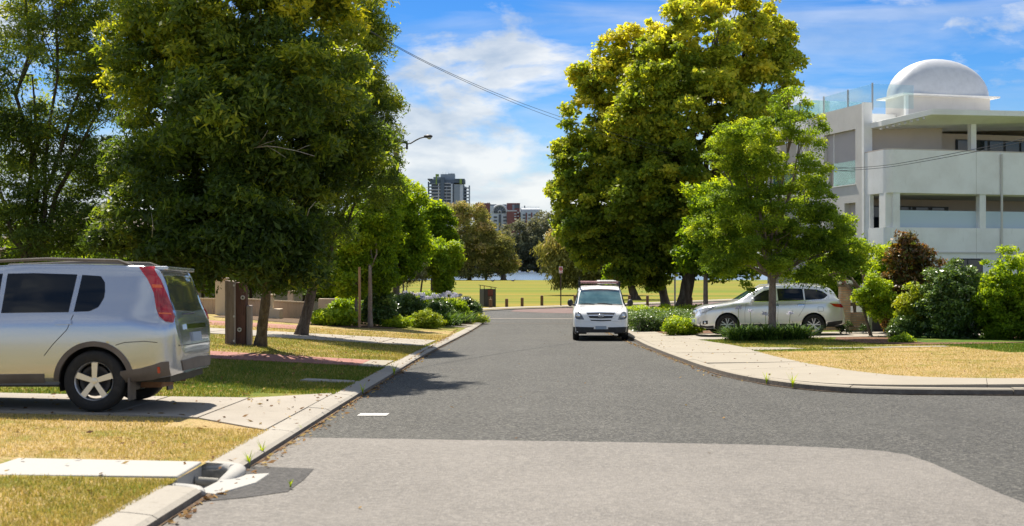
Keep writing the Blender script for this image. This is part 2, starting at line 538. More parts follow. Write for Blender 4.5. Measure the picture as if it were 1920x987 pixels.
def lawn_mat(name, dry, green, lush):
    m = bpy.data.materials.new(name); m.use_nodes = True
    t = m.node_tree; b = t.nodes['Principled BSDF']
    c = t.nodes.new('ShaderNodeTexCoord')
    a = t.nodes.new('ShaderNodeAttribute'); a.attribute_name = 'var'
    def nz(sc, lo, hi, det=5):
        n = t.nodes.new('ShaderNodeTexNoise'); n.inputs['Scale'].default_value = sc; n.inputs['Detail'].default_value = det
        n.inputs['Roughness'].default_value = 0.65
        t.links.new(c.outputs['Object'], n.inputs[0])
        r = t.nodes.new('ShaderNodeMapRange'); r.inputs[1].default_value = lo; r.inputs[2].default_value = hi; r.clamp = False
        t.links.new(n.outputs['Fac'], r.inputs[0]); return r.outputs[0]
    def mm(op, x, y, cl=False):
        n = t.nodes.new('ShaderNodeMath'); n.operation = op; n.use_clamp = cl
        for i, v in enumerate((x, y)):
            if isinstance(v, (int, float)): n.inputs[i].default_value = v
            else: t.links.new(v, n.inputs[i])
        return n.outputs[0]
    f = mm('ADD', a.outputs['Fac'], mm('MULTIPLY', mm('SUBTRACT', nz(1.3, 0.3, 0.7), 0.5), 0.75))
    f = mm('ADD', f, mm('MULTIPLY', mm('SUBTRACT', nz(9, 0.3, 0.7), 0.5), 0.5), True)
    r = t.nodes.new('ShaderNodeValToRGB'); e = r.color_ramp.elements
    e[0].position = 0.08; e[0].color = (*dry, 1); e[1].position = 1; e[1].color = (*lush, 1)
    x = e.new(0.5); x.color = (*green, 1)
    t.links.new(f, r.inputs[0])
    mx = t.nodes.new('ShaderNodeMixRGB'); mx.blend_type = 'MULTIPLY'; mx.inputs[0].default_value = 1
    sp = t.nodes.new('ShaderNodeMapRange'); sp.inputs[1].default_value = 0.3; sp.inputs[2].default_value = 0.7; sp.inputs[3].default_value = 0.55; sp.inputs[4].default_value = 1.4
    n = t.nodes.new('ShaderNodeTexNoise'); n.inputs['Scale'].default_value = 45; n.inputs['Detail'].default_value = 6
    t.links.new(c.outputs['Object'], n.inputs[0]); t.links.new(n.outputs['Fac'], sp.inputs[0])
    cc = t.nodes.new('ShaderNodeCombineColor')
    for i in range(3): t.links.new(sp.outputs[0], cc.inputs[i])
    t.links.new(r.outputs[0], mx.inputs[1]); t.links.new(cc.outputs[0], mx.inputs[2])
    t.links.new(mx.outputs[0], b.inputs['Base Color'])
    b.inputs['Roughness'].default_value = 0.9; b.inputs['Specular IOR Level'].default_value = 0.1
    bp = t.nodes.new('ShaderNodeBump'); bp.inputs['Strength'].default_value = 0.9; bp.inputs['Distance'].default_value = 0.04
    t.links.new(n.outputs['Fac'], bp.inputs['Height']); t.links.new(bp.outputs[0], b.inputs['Normal'])
    return m
DRY, GRN, LUSH = (0.43, 0.31, 0.145), (0.20, 0.20, 0.036), (0.065, 0.13, 0.018)
M_lawn = lawn_mat('verge lawn', DRY, GRN, LUSH)
M_park = mat('park grass', (0.215, 0.19, 0.026), 0.95, spec=0.1, noise=[(0.05, (0.115, 0.165, 0.018), 0.42, 0.60, (0.12, 1.3, 1)), (0.13, (0.29, 0.19, 0.042), 0.50, 0.66, (0.06, 1.5, 1)), (0.5, (0.12, 0.13, 0.02), 0.5, 0.8, (0.1, 1, 1)), (1.6, (0.15, 0.14, 0.025), 0.5, 0.85, (0.3, 1, 1))])
M_earth = mat('ground', (0.16, 0.14, 0.05), 0.95, spec=0.1, noise=[(0.05, (0.1, 0.12, 0.03), 0.4, 0.7)])
def grid_mesh(name, xs, ys, zf, m, var=None, kind='structure', parent=None):
    """xs: array (nx) or function of y giving the x samples"""
    rows = [xs(y) if callable(xs) else xs for y in ys]
    nx = len(rows[0])
    X = np.array(rows, float); Y = np.repeat(np.array(ys, float)[:, None], nx, 1)
    Zv = zf(X, Y)
    co = np.stack([X, Y, Zv], -1).reshape(-1, 3)
    i = np.arange((len(ys) - 1) * nx).reshape(-1, nx)[:, :-1].ravel()
    fc = np.stack([i, i + 1, i + nx + 1, i + nx], 1)
    v = None if var is None else var(X, Y).ravel()
    me = np_mesh(name, co, fc, v, [m], True)
    o = lk(name, me, parent)
    return tag(o, kind=kind) if kind else o
# ---- ground: one sheet to the horizon, with the lake bed sunk into it
def ground_z(X, Y):
    z = G(Y) - 0.12
    lake = np.clip((Y - 294) / 6, 0, 1) * np.clip((806 - Y) / 8, 0, 1)
    return z - 3.0 * lake - 0.5 * (Y < -30)
gy = np.concatenate([np.arange(-60, 110, 6), np.arange(110, 290, 20), [293, 300, 310, 500, 795, 798, 806, 812, 900, 1200, 2500, 7000]])
gx = np.concatenate([[-6000, -2000, -700, -300, -150], np.arange(-90, 91, 15), [150, 300, 700, 2000, 6000]])
grid_mesh('ground', gx, gy, ground_z, M_earth)
# ---- road, to both kerbs and into the side streets
def road_rows():
    rows = []
    right = [(x, y) for x, y in KR2[::-1]] + [(60, 8.36)]
    for y in np.concatenate([np.arange(-8, 8.3, 0.5), [8.34]]):
        rows.append((xl(y) - 0.02, float(np.interp(y, [p[1] for p in KR2[::-1]], [p[0] for p in KR2[::-1]])), y))
    for y in np.concatenate([[8.345], np.arange(8.6, 17.7, 0.5), [17.695]]):
        rows.append((xl(y) - 0.02, 60.0, y))
    for y in np.concatenate([[17.70, 17.75, 17.8, 17.85, 17.92, 18.1, 18.35, 18.7, 19.06, 19.5, 20.1, 20.6, 21.3], np.arange(22, 58.4, 0.7)]):
        rows.append((xl(y) - 0.02, float(xr(y)) + 0.02, y))
    kl = [(p[1], p[0]) for p in KL[8:]]
    for y in np.arange(58.4, 62, 0.3):
        rows.append((float(np.interp(y, [a for a, _ in kl], [b for _, b in kl])), 4.3 + (0 if y < 61.6 else 36), y))
    for y in np.arange(62, 131, 1.0):
        fx = float(np.interp(y, [p[1] for p in FAR], [p[0] for p in FAR]))
        rows.append((-45 if y < 72 else fx - 0.02, 40.0, y))
    return rows
rr = road_rows()
co = []; fc = []
for a, b, y in rr:
    for t in np.linspace(0, 1, 9):
        x = a + (b - a) * t
        co.append((x, y, G(y)))
for i in range(len(rr) - 1):
    for k in range(8):
        q = i * 9 + k
        fc.append((q, q + 1, q + 10, q + 9))
tag(lk('road', np_mesh('road', np.array(co), np.array(fc), None, [M_road], False)), kind='structure')
def sheet(name, poly, m, dz, zf=None, kind='structure', parent=None, step=0.5):
    """flat outline laid over the land, split so it follows the slope"""
    bm = bmesh.new()
    f = bm.faces.new([bm.verts.new((x, y, 0)) for x, y in poly])
    ys = [p[1] for p in poly]
    y = math.ceil(min(ys) / step) * step
    while y < max(ys):
        bmesh.ops.bisect_plane(bm, geom=bm.verts[:] + bm.edges[:] + bm.faces[:], plane_co=(0, y, 0), plane_no=(0, 1, 0))
        y += step
    zf = zf or (lambda x, y: G(y))
    for v in bm.verts:
        v.co.z = zf(v.co.x, v.co.y) + dz
    bmesh.ops.recalc_face_normals(bm, faces=bm.faces)
    if sum(f.normal.z for f in bm.faces) < 0:
        bmesh.ops.reverse_faces(bm, faces=bm.faces)
    me = bpy.data.meshes.new(name); bm.to_mesh(me); bm.free(); me.materials.append(m)
    o = lk(name, me, parent)
    return tag(o, kind=kind) if kind else o
jit = lambda a: random.uniform(-a, a)
edge = [(-2.26 + t * 4.1, 12.5 - t * 0.5 + jit(0.015)) for t in np.linspace(0, 1, 26)] + [(2.4, 11.9), (2.9, 11.75), (3.35, 11.57), (3.6, 11.4), (3.74, 11.15), (3.78, 10.6), (3.72, 9), (3.75, 5), (3.7, -8)]
sheet('old_road_surface', [(-2.29, -8)] + [(-2.28, 12.5)] + edge, M_old, 0.004)
sheet('drain_patch', [(-2.28, 8.55), (-2.0, 8.72), (-1.72, 9.0), (-1.70, 9.6), (-1.72, 10.2), (-2.0, 10.27), (-2.3, 10.35)], M_patch, 0.008)
sheet('road_marking', [(-1.95, 14.75), (-1.58, 14.75), (-1.57, 15.05), (-1.94, 15.06)], M_paint, 0.008)
sheet('crossing_strip', [(-1.6, 63.5), (4.4, 63.1), (4.4, 63.6), (-1.6, 63.95)], M_conc2, 0.008)
sheet('crossing_strip', [(-1.35, 57.0), (4.2, 56.9), (4.2, 57.12), (-1.35, 57.22)], M_kerb_dark, 0.008)
sheet('red_road_paving', [(-0.1, 75.5), (2.0, 73.0), (5.2, 70.6), (16, 73), (24, 88), (25, 107), (16, 97.6), (9, 88.6), (4.6, 83.8), (1.6, 80.8), (0.2, 79.2)], M_paver2, 0.008)
# ---- kerbs, cast in lengths with open joints
def offset_line(pts, d):
    p = np.array(pts, float)
    t = np.gradient(p, axis=0)
    t /= np.linalg.norm(t, axis=1)[:, None]
    n = np.stack([-t[:, 1], t[:, 0]], 1)
    return p + n * d
def kerb(line, prof, zf, m, length=2.4, gap=0.012, y_lim=(-9, 140), skip=None, dark=None):
    root = tag(thing('kerb', None, None), kind='structure')
    ln = np.array(smooth_poly(line, 2))
    tot = np.sum(np.linalg.norm(np.diff(ln, axis=0), axis=1))
    n = max(2, int(tot / 0.3)); ln = resample(ln, n)
    s = np.linspace(0, tot, n)
    offs = [offset_line(ln, d) for d, _ in prof]
    a = 0.0
    while a < tot - 0.05:
        b = min(a + length * random.uniform(0.9, 1.1), tot)
        sel = np.concatenate([[a + gap / 2], s[(s > a + gap) & (s < b - gap)], [b - gap / 2]])
        mid = (a + b) / 2
        my = np.interp(mid, s, ln[:, 1]); mx = np.interp(mid, s, ln[:, 0])
        if (skip and skip(mx, my)) or abs(mx) > 40:
            a = b; continue
        mb = MB(); vs = []; k = len(prof)
        dz = jit(0.004); dd = jit(0.006)
        for q in sel:
            for (d, h), of in zip(prof, offs):
                x = np.interp(q, s, of[:, 0]); y = np.interp(q, s, of[:, 1])
                bx = np.interp(q, s, ln[:, 0]); by = np.interp(q, s, ln[:, 1])
                vs.append((x, y, zf(bx, by) + h + dz * (h > 0)))
        fs = []; ms = []
        for i in range(len(sel) - 1):
            for j in range(k - 1):
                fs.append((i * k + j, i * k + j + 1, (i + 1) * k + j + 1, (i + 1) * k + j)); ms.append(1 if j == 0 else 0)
        fs += [tuple(range(k)), tuple((len(sel) - 1) * k + j for j in range(k - 1, -1, -1))]; ms += [0, 0]
        mb.add(vs, fs); mb.m = ms
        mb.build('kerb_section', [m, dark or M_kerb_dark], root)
        a = b
    return root
zg = lambda x, y: float(G(y))
KPL = [(0.0, -0.1), (0.005, 0.055), (0.045, 0.078), (0.17, 0.094), (0.30, 0.103), (0.305, -0.1)]
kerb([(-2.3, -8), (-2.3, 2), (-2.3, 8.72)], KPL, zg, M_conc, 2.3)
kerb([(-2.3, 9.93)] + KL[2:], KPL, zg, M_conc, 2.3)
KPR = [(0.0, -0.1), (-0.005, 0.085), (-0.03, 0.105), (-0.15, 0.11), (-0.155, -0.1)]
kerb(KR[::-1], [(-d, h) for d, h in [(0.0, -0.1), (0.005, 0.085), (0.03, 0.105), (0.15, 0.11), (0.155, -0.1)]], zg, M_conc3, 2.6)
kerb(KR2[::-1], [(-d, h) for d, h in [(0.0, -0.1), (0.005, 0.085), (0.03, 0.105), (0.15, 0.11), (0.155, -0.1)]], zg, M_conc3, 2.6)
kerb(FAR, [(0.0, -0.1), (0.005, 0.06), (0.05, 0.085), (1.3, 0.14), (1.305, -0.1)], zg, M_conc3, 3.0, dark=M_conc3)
# dark strip along the kerbs: shade of the seam put into colour, with grit
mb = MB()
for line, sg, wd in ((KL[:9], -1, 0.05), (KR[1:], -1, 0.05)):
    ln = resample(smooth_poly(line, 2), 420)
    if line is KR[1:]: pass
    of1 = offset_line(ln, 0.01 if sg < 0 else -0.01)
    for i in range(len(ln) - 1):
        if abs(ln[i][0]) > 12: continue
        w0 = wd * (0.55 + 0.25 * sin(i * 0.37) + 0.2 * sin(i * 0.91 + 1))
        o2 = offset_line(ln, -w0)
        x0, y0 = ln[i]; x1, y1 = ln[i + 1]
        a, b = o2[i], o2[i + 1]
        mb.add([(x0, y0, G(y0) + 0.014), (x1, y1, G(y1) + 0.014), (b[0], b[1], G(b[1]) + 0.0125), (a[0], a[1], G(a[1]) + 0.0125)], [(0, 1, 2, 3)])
mb.build('gutter_shade_litter', M_shade_grit); bpy.data.objects['gutter_shade_litter']['kind'] = 'stuff'
# ---- left verge lawn
def lush_l(X, Y):
    v = 0.12 + 0.0 * X
    v = np.where(Y > 15.5, 0.66, v)
    v = np.where(Y > 23.6, 0.42, v)
    v = np.where(Y > 37, 0.22, v)
    v = np.where((Y > 45.5) & (X > -6.5), 0.5, v)
    v = np.where(Y < 9.3, 0.3, v)
    return v + 0.10 * np.sin(X * 2.1 + Y * 1.3) * np.sin(Y * 0.9 - X)
ly = np.concatenate([np.arange(-8, 26, 0.25), np.arange(26, 60.9, 0.5)])
grid_mesh('lawn', lambda y: xl(y) - 0.285 - np.concatenate([np.linspace(0, 6, 25), [7, 8, 10, 12, 14, 20, 42]]), ly, lambda X, Y: TL(X, Y) - 0.004, M_lawn, lush_l)
# ---- things laid in the left verge
def tl(x, y): return float(TL(x, y))
def slabs(name, quads, m, zf, th=0.10, dz=0.012, parent=None):
    root = tag(thing(name, None, None), kind='structure')
    for q in quads:
        mb = MB()
        n = 6
        A = resample([q[0], q[1]], n); B = resample([q[3], q[2]], n)
        k = jit(0.003)
        vs = [(x, y, zf(x, y) + dz + k) for x, y in A] + [(x, y, zf(x, y) + dz + k) for x, y in B] + [(x, y, zf(x, y) - th) for x, y in A] + [(x, y, zf(x, y) - th) for x, y in B]
        fs = [(i, i + 1, n + i + 1, n + i) for i in range(n - 1)] + [(i, 2 * n + i, 2 * n + i + 1, i + 1) for i in range(n - 1)] + [(n + i, n + i + 1, 3 * n + i + 1, 3 * n + i) for i in range(n - 1)]
        fs += [(0, n, 3 * n, 2 * n), (n - 1, 3 * n - 1, 4 * n - 1, 2 * n - 1)]
        mb.add(vs, fs)
        mb.build('slab', m, root)
    return root
def lerp2(a, b, t): return (a[0] + (b[0] - a[0]) * t, a[1] + (b[1] - a[1]) * t)
def strip_quads(a0, a1, b0, b1, n, gap=0.03):
    """n slabs between edge a (a0-a1) and edge b (b0-b1)"""
    L = math.hypot(a1[0] - a0[0], a1[1] - a0[1]); g = gap / L / 2
    qs = []
    for i in range(n):
        t0, t1 = i / n + g, (i + 1) / n - g
        qs.append((lerp2(a0, a1, t0), lerp2(a0, a1, t1), lerp2(b0, b1, t1), lerp2(b0, b1, t0)))
    return qs
# driveway the silver car stands on: apron flares to the kerb
q = [((-2.59, 12.3), (-2.58, 17.0), (-3.55, 15.9), (-3.55, 13.3)), ((-3.565, 13.3), (-3.565, 15.9), (-4.6, 15.8), (-4.6, 13.45))]
slabs('driveway', q + strip_quads((-4.615, 13.45), (-14, 13.4), (-4.615, 15.8), (-14, 15.8), 4), M_conc2, tl, dz=0.014)
# red brick path with a pale concrete threshold
slabs('brick_path', [((-3.06, 23.35), (-3.05, 25.35), (-13, 25.6), (-13, 23.2))], M_paver, tl, dz=0.013)
slabs('path_threshold', [((-2.58, 23.1), (-2.57, 25.5), (-3.04, 25.37), (-3.05, 23.33))], M_conc3, tl, dz=0.014)
slabs('footpath', strip_quads((-2.52, 33.0), (-14, 34.4), (-2.42, 37.4), (-14, 37.4), 9), M_conc2, tl, dz=0.013)
slabs('brick_path', [((-7.4, 40.2), (-7.6, 43.4), (-16, 44.5), (-16, 40.4))], M_paver, tl, dz=0.013)
slabs('garden_path', [((-1.98, 50.0), (-1.76, 53.2), (-4.4, 53.0), (-4.6, 51.0))], M_conc2, tl, dz=0.013)
slabs('drain_lid', [((-2.62, 18.95), (-2.6, 19.4), (-3.4, 19.5), (-3.45, 19.1))], M_conc, tl, dz=0.02)
# ---- stormwater pit: white lid, throat, lintel and apron
pit = thing('drain_pit', 'white concrete stormwater pit with an open throat in the near left kerb', 'drain', (-2.3, 9.5, float(G(9.5))))
def pz(x, y): return float(G(y + 9.5) - G(9.5))
mb = MB()
mb.prism([(-0.29, -0.42), (-0.31, 0.39), (-1.9, 0.47), (-1.9, -0.44)], lambda x, y: pz(x, y) - 0.06, lambda x, y: pz(x, y) + 0.115 + max(0, -x - 0.3) * 0.012)
mb.build('lid', M_white_c, pit, bevel=0.016)
mb = MB()
fl = smooth_poly([(-0.62, 0.50, 0.055), (-0.33, 0.50, 0.06), (-0.14, 0.50, 0.06), (0.0, 0.40, 0.05), (0.0, 0.16, 0.02), (-0.05, 0.02, -0.05)], 2)
mb.tube([(x, y, z + pz(x, y)) for x, y, z in fl], [0.05 + 0.03 * sin(pi * i / (len(fl) - 1)) for i in range(len(fl))], 10)
nl2 = smooth_poly([(-1.9, -0.52, 0.07), (-0.7, -0.52, 0.06), (-0.34, -0.53, 0.055), (-0.16, -0.57, 0.05), (-0.06, -0.66, 0.045), (-0.04, -0.76, 0.03)], 2)
mb.tube([(x, y, z + pz(x, y)) for x, y, z in nl2], 0.055, 10)
mb.v = [(x, y, 0.035 + pz(0, y) + (z - 0.035 - pz(0, y)) * 0.62) for x, y, z in mb.v]
mb.build('lintel', M_white_c, pit, smooth='all')
M_thr = mat('stained throat concrete', (0.30, 0.285, 0.25), 0.9, noise=[(8, (0.12, 0.115, 0.10), 0.45, 0.7)])
mb = MB()
mb.prism([(-0.40, -0.62), (0.04, -0.62), (0.04, 0.52), (-0.40, 0.52)], lambda x, y: pz(x, y) - 0.2, lambda x, y: pz(x, y) - 0.085)
mb.prism([(-0.34, 0.40), (-0.06, 0.40), (-0.06, 0.46), (-0.34, 0.46)], lambda x, y: pz(x, y) - 0.08, lambda x, y: pz(x, y) + 0.04)
mb.build('throat', M_thr, pit)
mb = MB(); mb.tube([(-0.30, 0.12, -0.01), (-0.12, 0.16, -0.03)], 0.035, 10); mb.build('inlet_pipe', M_thr, pit, smooth=True)
mb = MB()
mb.prism([(-0.10, -0.56), (0.07, -0.66), (0.25, -0.10), (0.26, 0.40), (0.05, 0.30), (-0.06, 0.02)], lambda x, y: pz(x, y) - 0.09, lambda x, y: pz(x, y) + 0.016 + max(0.0, 0.12 - x) * 0.02)
mb.build('apron', M_white_c, pit, bevel=0.008)
# ---- right footpath and lawn
IR = [(5.35, 60), (5.4, 46), (5.75, 40), (5.9, 37.6), (6.3, 32.4), (6.1, 29.2), (6.0, 24.5), (6.26, 21.5), (6.7, 19.95), (7.5, 19.3), (9, 19.08), (60, 19.0)]
def tr(x, y): return float(TR(x, y))
def side_z(x, y): return float(G(y)) + 0.10 + 0.015 * min(max(x - 4.2, 0), 9)
a = resample(offset_line(resample(smooth_poly(KR, 2), 400), 0.158), 400); b = resample(smooth_poly(IR, 2), 400)
root = tag(thing('footpath', None, None), kind='structure')
# match the two edges by parameter: straight leg then corner
def cut(line, key):
    return line[np.array([key(p) for p in line])]
A1 = resample(cut(a, lambda p: p[1] > 24.5), 60); B1 = resample(cut(b, lambda p: p[1] > 24.5), 60)
A2 = resample(cut(a, lambda p: p[1] <= 24.6 and p[0] < 9.2), 40); B2 = resample(cut(b, lambda p: p[1] <= 24.6 and p[0] < 9.2), 40)
A3 = resample([A2[-1], (60, 17.86)], 60); B3 = resample([B2[-1], (60, 19.0)], 60)
for A_, B_, st in ((A1, B1, 4), (A2, B2, 8), (A3, B3, 3)):
    for i in range(0, len(A_) - 1, st):
        j = min(i + st, len(A_) - 1)
        mb = MB(); vs = []; kz = jit(0.003); n = j - i + 1
        for k in range(i, j + 1):
            pa, pb = A_[k].copy(), B_[k].copy()
            if k == i: pa += (A_[k + 1] - pa) * 0.02; pb += (B_[k + 1] - pb) * 0.02
            if k == j: pa += (A_[k - 1] - pa) * 0.02; pb += (B_[k - 1] - pb) * 0.02
            for t in (0, 0.5, 1):
                x, y = pa + (pb - pa) * t
                vs.append((x, y, side_z(x, y) + 0.012 + kz))
        fs = [(r * 3 + c, r * 3 + c + 1, r * 3 + c + 4, r * 3 + c + 3) for r in range(n - 1) for c in range(2)]
        top = len(vs)
        vs += [(x, y, z - 0.1) for x, y, z in vs]
        ring = [r * 3 for r in range(n)] + [(n - 1) * 3 + 1] + [r * 3 + 2 for r in range(n - 1, -1, -1)] + [1]
        for c in range(len(ring)):
            p, q2 = ring[c], ring[(c + 1) % len(ring)]
            fs.append((p, q2, q2 + top, p + top))
        mb.add(vs, fs); mb.build('slab', M_conc3, root)
def ir_x(y): return np.interp(y, [p[1] for p in IR[::-1]], [p[0] for p in IR[::-1]])
def lush_r(X, Y):
    v = np.where(Y > 30.4, 0.52, 0.10)
    v = np.where((Y > 29.2) & (Y < 30.2) & (X < 9), 0.75, v)
    v = np.where(Y > 34, 0.72, v)
    v = np.where((X > 11.5) & (Y > 27), 0.9, v)
    return v + 0.10 * np.sin(X * 1.7 + Y * 1.1) * np.sin(Y * 1.9 - X)
ry = np.concatenate([[19.0, 19.04, 19.08, 19.15, 19.3, 19.5, 19.7, 19.95, 20.3], np.arange(20.6, 60, 0.35)])
grid_mesh('lawn', lambda y: ir_x(y) - 0.02 + (60 - ir_x(y)) * np.concatenate([np.linspace(0, 0.13, 30), [0.17, 0.22, 0.3, 0.5, 1.0]]), ry, lambda X, Y: TR(X, Y) + 0.004, M_lawn, lush_r)
slabs('mowing_strip', [((6.2, 29.85), (6.2, 31.6), (7.3, 31.0), (7.6, 30.35)), ((8.1, 30.25), (8.1, 30.7), (11.3, 30.75), (11.3, 30.3))], M_conc3, tr, dz=0.015)
slabs('driveway', strip_quads((5.75, 37.4), (16, 38.2), (5.6, 42.2), (16, 42.4), 5), M_conc2, tr, dz=0.016)
sheet('mulch_bed', [(9.9, 33.0), (11.0, 31.6), (12.8, 31.4), (14.5, 32.5), (18, 33), (18, 37.5), (10.4, 37.6), (9.6, 35.0)], M_mulch, 0.02, tr)
sheet('mulch_bed', [(5.6, 42.5), (11.3, 42.6), (11.3, 44.8), (5.5, 44.8)], M_mulch, 0.02, tr)
sheet('planting_bed', [(4.6, 45.0), (4.4, 59), (14, 60), (14, 45)], mat('garden soil', (0.09, 0.055, 0.03), 0.95, noise=[(10, (0.15, 0.095, 0.055), 0.4, 0.7)], bump=(30, 0.8, 0.03)), 0.012, tr)
sheet('planting_bed', [(-2.0, 51.6), (-1.75, 58.5), (-2.6, 60.2), (-12, 60.6), (-12, 47.0), (-6.0, 44.2), (-4.6, 45.0), (-4.2, 49.6)], bpy.data.materials['garden soil'], 0.012, tl)
# ---- corner of land south of the side street (outside the frame, closes the view from a step aside)
sheet('lawn', [(60, 8.2), (9, 8.24), (7.0, 8.04), (5.5, 7.36), (4.55, 6.22), (4.16, 4.8), (4.06, 2.5), (4.06, -8), (60, -8)], M_park, 0.10)
# ---- park lawn beyond the street end, and the lake
def far_y(x): return np.interp(x, [p[0] for p in FAR], [p[1] for p in FAR]) + 0.2
pk = []
px = np.concatenate([[-400, -200, -100, -60], np.arange(-45, 41, 1.0), [60, 100, 200, 400]])
tt = np.concatenate([np.linspace(0, 1, 60) ** 1.5])
PX = np.repeat(px[None, :], len(tt), 0); PY = far_y(PX) + (292 + 1.5 * np.sin(PX * 0.02) - far_y(PX)) * tt[:, None]
PZ = G(PY) + 0.10 - 0.25 * np.clip((PY - 286) / 6, 0, 1)
co = np.stack([PX, PY, PZ], -1).reshape(-1, 3); nx = len(px)
i = np.arange((len(tt) - 1) * nx).reshape(-1, nx)[:, :-1].ravel()
tag(lk('park_lawn', np_mesh('park_lawn', co, np.stack([i, i + 1, i + nx + 1, i + nx], 1), None, [M_park], True)), kind='structure')
M_water = mat('lake water', (0.10, 0.15, 0.21), 0.22, spec=0.5, bump=(0.5, 0.3, 0.25))
tag(lk('lake', np_mesh('lake', np.array([(-3000, 291, -1.78), (3000, 291, -1.78), (3000, 804, -1.78), (-3000, 804, -1.78)]), np.array([(0, 1, 2, 3)]), None, [M_water])), kind='structure')
# ---- blades of grass standing in the near lawns
M_blade = leaf_mat('grass blade', [(0.0, (0.55, 0.43, 0.22)), (0.35, (0.36, 0.30, 0.095)), (0.6, (0.18, 0.20, 0.034)), (1.0, (0.07, 0.15, 0.02))], 0.4, (1.2, 1.1, 0.5), 0.7, 0.15)
def blades(name, n, xf, y0, y1, zf, lush, hmin=0.014, hmax=0.038):
    t = RNG.random(n)
    Y = y0 * (y1 / y0) ** t
    X = xf(Y, RNG.random(n))
    keep = np.ones(n, bool)
    for (a, b, c, d) in BARE:
        keep &= ~((X > a) & (X < b) & (Y > c) & (Y < d))
    X, Y = X[keep], Y[keep]; n = len(X)
    h = RNG.uniform(hmin, hmax, n) * (0.7 + 0.6 * np.clip(lush(X, Y), 0, 1)) * (1 + 0.015 * Y)
    w = h * 0.10 * (1 + 0.03 * Y)
    an = RNG.uniform(0, 2 * pi, n); le = RNG.uniform(0, 0.9, n) * h; la = RNG.uniform(0, 2 * pi, n)
    z = zf(X, Y)
    b = np.stack([X, Y, z - 0.004], 1); d = np.stack([np.cos(an) * w, np.sin(an) * w, np.zeros(n)], 1)
    tip = b + np.stack([np.cos(la) * le, np.sin(la) * le, h], 1)
    co = np.stack([b - d, b + d, tip], 1).reshape(-1, 3)
    v = np.clip(lush(X, Y) + RNG.normal(0, 0.2, n), 0, 1)
    me = np_mesh(name, co, np.arange(3 * n).reshape(-1, 3), np.repeat(v, 3), [M_blade])
    tag(lk(name, me), kind='stuff')
BARE = [(-14, -2.5, 13.35, 15.85), (-3.7, -2.5, 12.4, 16.8), (-3.45, -2.5, 19.0, 19.45), (-13, -2.5, 23.2, 25.55), (-14, -2.4, 33.3, 37.4), (-5, -2.2, 8.98, 10.0), (8.1, 11.3, 30.2, 30.8), (6, 7.4, 29.9, 31.6), (5.6, 16, 37.4, 42.5), (9.9, 18, 31.6, 37.6)]
blades('grass', 200000, lambda Y, r: xl(Y) - 0.26 - r ** 1.25 * (1.2 + 0.32 * Y), 7.0, 42, lambda X, Y: TL(X, Y), lush_l)
blades('grass', 90000, lambda Y, r: ir_x(Y) - 0.05 + r * (1.5 + 0.30 * Y), 19.2, 37, lambda X, Y: TR(X, Y) + 0.004, lush_r, 0.014, 0.036)

# ---- fallen leaves and twigs on paving and verges
M_dead = leaf_mat('fallen leaf', [(0.0, (0.10, 0.05, 0.025)), (0.5, (0.24, 0.13, 0.05)), (1.0, (0.42, 0.30, 0.10))], 0.2, (1, 1, 1), 0.8, 0.1)
n = 5200
lx = np.concatenate([RNG.uniform(-7, -2.2, 1500), -2.28 + np.abs(RNG.normal(0, 0.08, 800)), 3.88 - np.abs(RNG.normal(0, 0.07, 500)), RNG.uniform(3.95, 12, 420), RNG.uniform(-2.2, 3.9, 40)])
lyy = np.concatenate([RNG.uniform(8, 45, 1500), RNG.uniform(7.5, 48, 800), RNG.uniform(21.5, 48, 500), RNG.uniform(20, 45, 420), RNG.uniform(8, 50, 40)])
lz = np.where(lx < xl(lyy) - 0.02, TL(lx, lyy) + 0.022, np.where(lx > xr(lyy) + 0.01, TR(lx, lyy) + 0.022, G(lyy) + 0.016))
ok = ~((lx > xr(lyy) - 0.02) & (lyy < 19.5))
c0 = np.stack([lx, lyy, lz], 1)[ok]; n = len(c0); an = RNG.uniform(0, 6.28, n); sz = RNG.uniform(0.018, 0.045, n)
dx = np.stack([np.cos(an) * sz, np.sin(an) * sz, RNG.uniform(0, 0.4, n) * sz], 1); dy = np.stack([-np.sin(an) * sz * 0.4, np.cos(an) * sz * 0.4, RNG.uniform(0, 0.3, n) * sz], 1)
tag(lk('fallen_leaves', np_mesh('fallen_leaves', np.stack([c0 - dx, c0 + dy, c0 + dx, c0 - dy], 1).reshape(-1, 3), np.arange(4 * n).reshape(-1, 4), np.repeat(RNG.random(n), 4), [M_dead])), kind='stuff')
# ================================================================== vehicles
M_silver = mat('silver paint', (0.46, 0.49, 0.54), 0.20, 0.8, 0.5, 0.9)
M_silver2 = mat('silver white paint', (0.78, 0.79, 0.79), 0.24, 0.45, 0.5, 0.9)
M_vanwhite = mat('white paint', (0.80, 0.80, 0.80), 0.28, 0.0, 0.5, 0.8, noise=[(1.5, (0.74, 0.735, 0.72), 0.4, 0.75)])
M_black = mat('black plastic', (0.022, 0.022, 0.024), 0.55, 0, 0.4, noise=[(6, (0.05, 0.048, 0.045), 0.5, 0.8)])
M_seam = mat('shut line', (0.03, 0.03, 0.03), 0.8)
M_rubber = mat('tyre rubber', (0.02, 0.02, 0.02), 0.85, noise=[(9, (0.045, 0.042, 0.038), 0.5, 0.75)])
M_alloy = mat('alloy', (0.62, 0.62, 0.62), 0.3, 0.85)
M_chrome = mat('chrome', (0.75, 0.75, 0.76), 0.12, 1.0)
M_hub = mat('brake and hub', (0.04, 0.04, 0.042), 0.6, 0.4)
M_carglass = mat('car glass', (0.010, 0.013, 0.018), 0.03, 0, 0.35, 0.0)
M_screen = mat('windscreen glass', (0.045, 0.10, 0.11), 0.04, 0, 0.8, 1.0, noise=[(1.3, (0.09, 0.17, 0.18), 0.40, 0.65)])
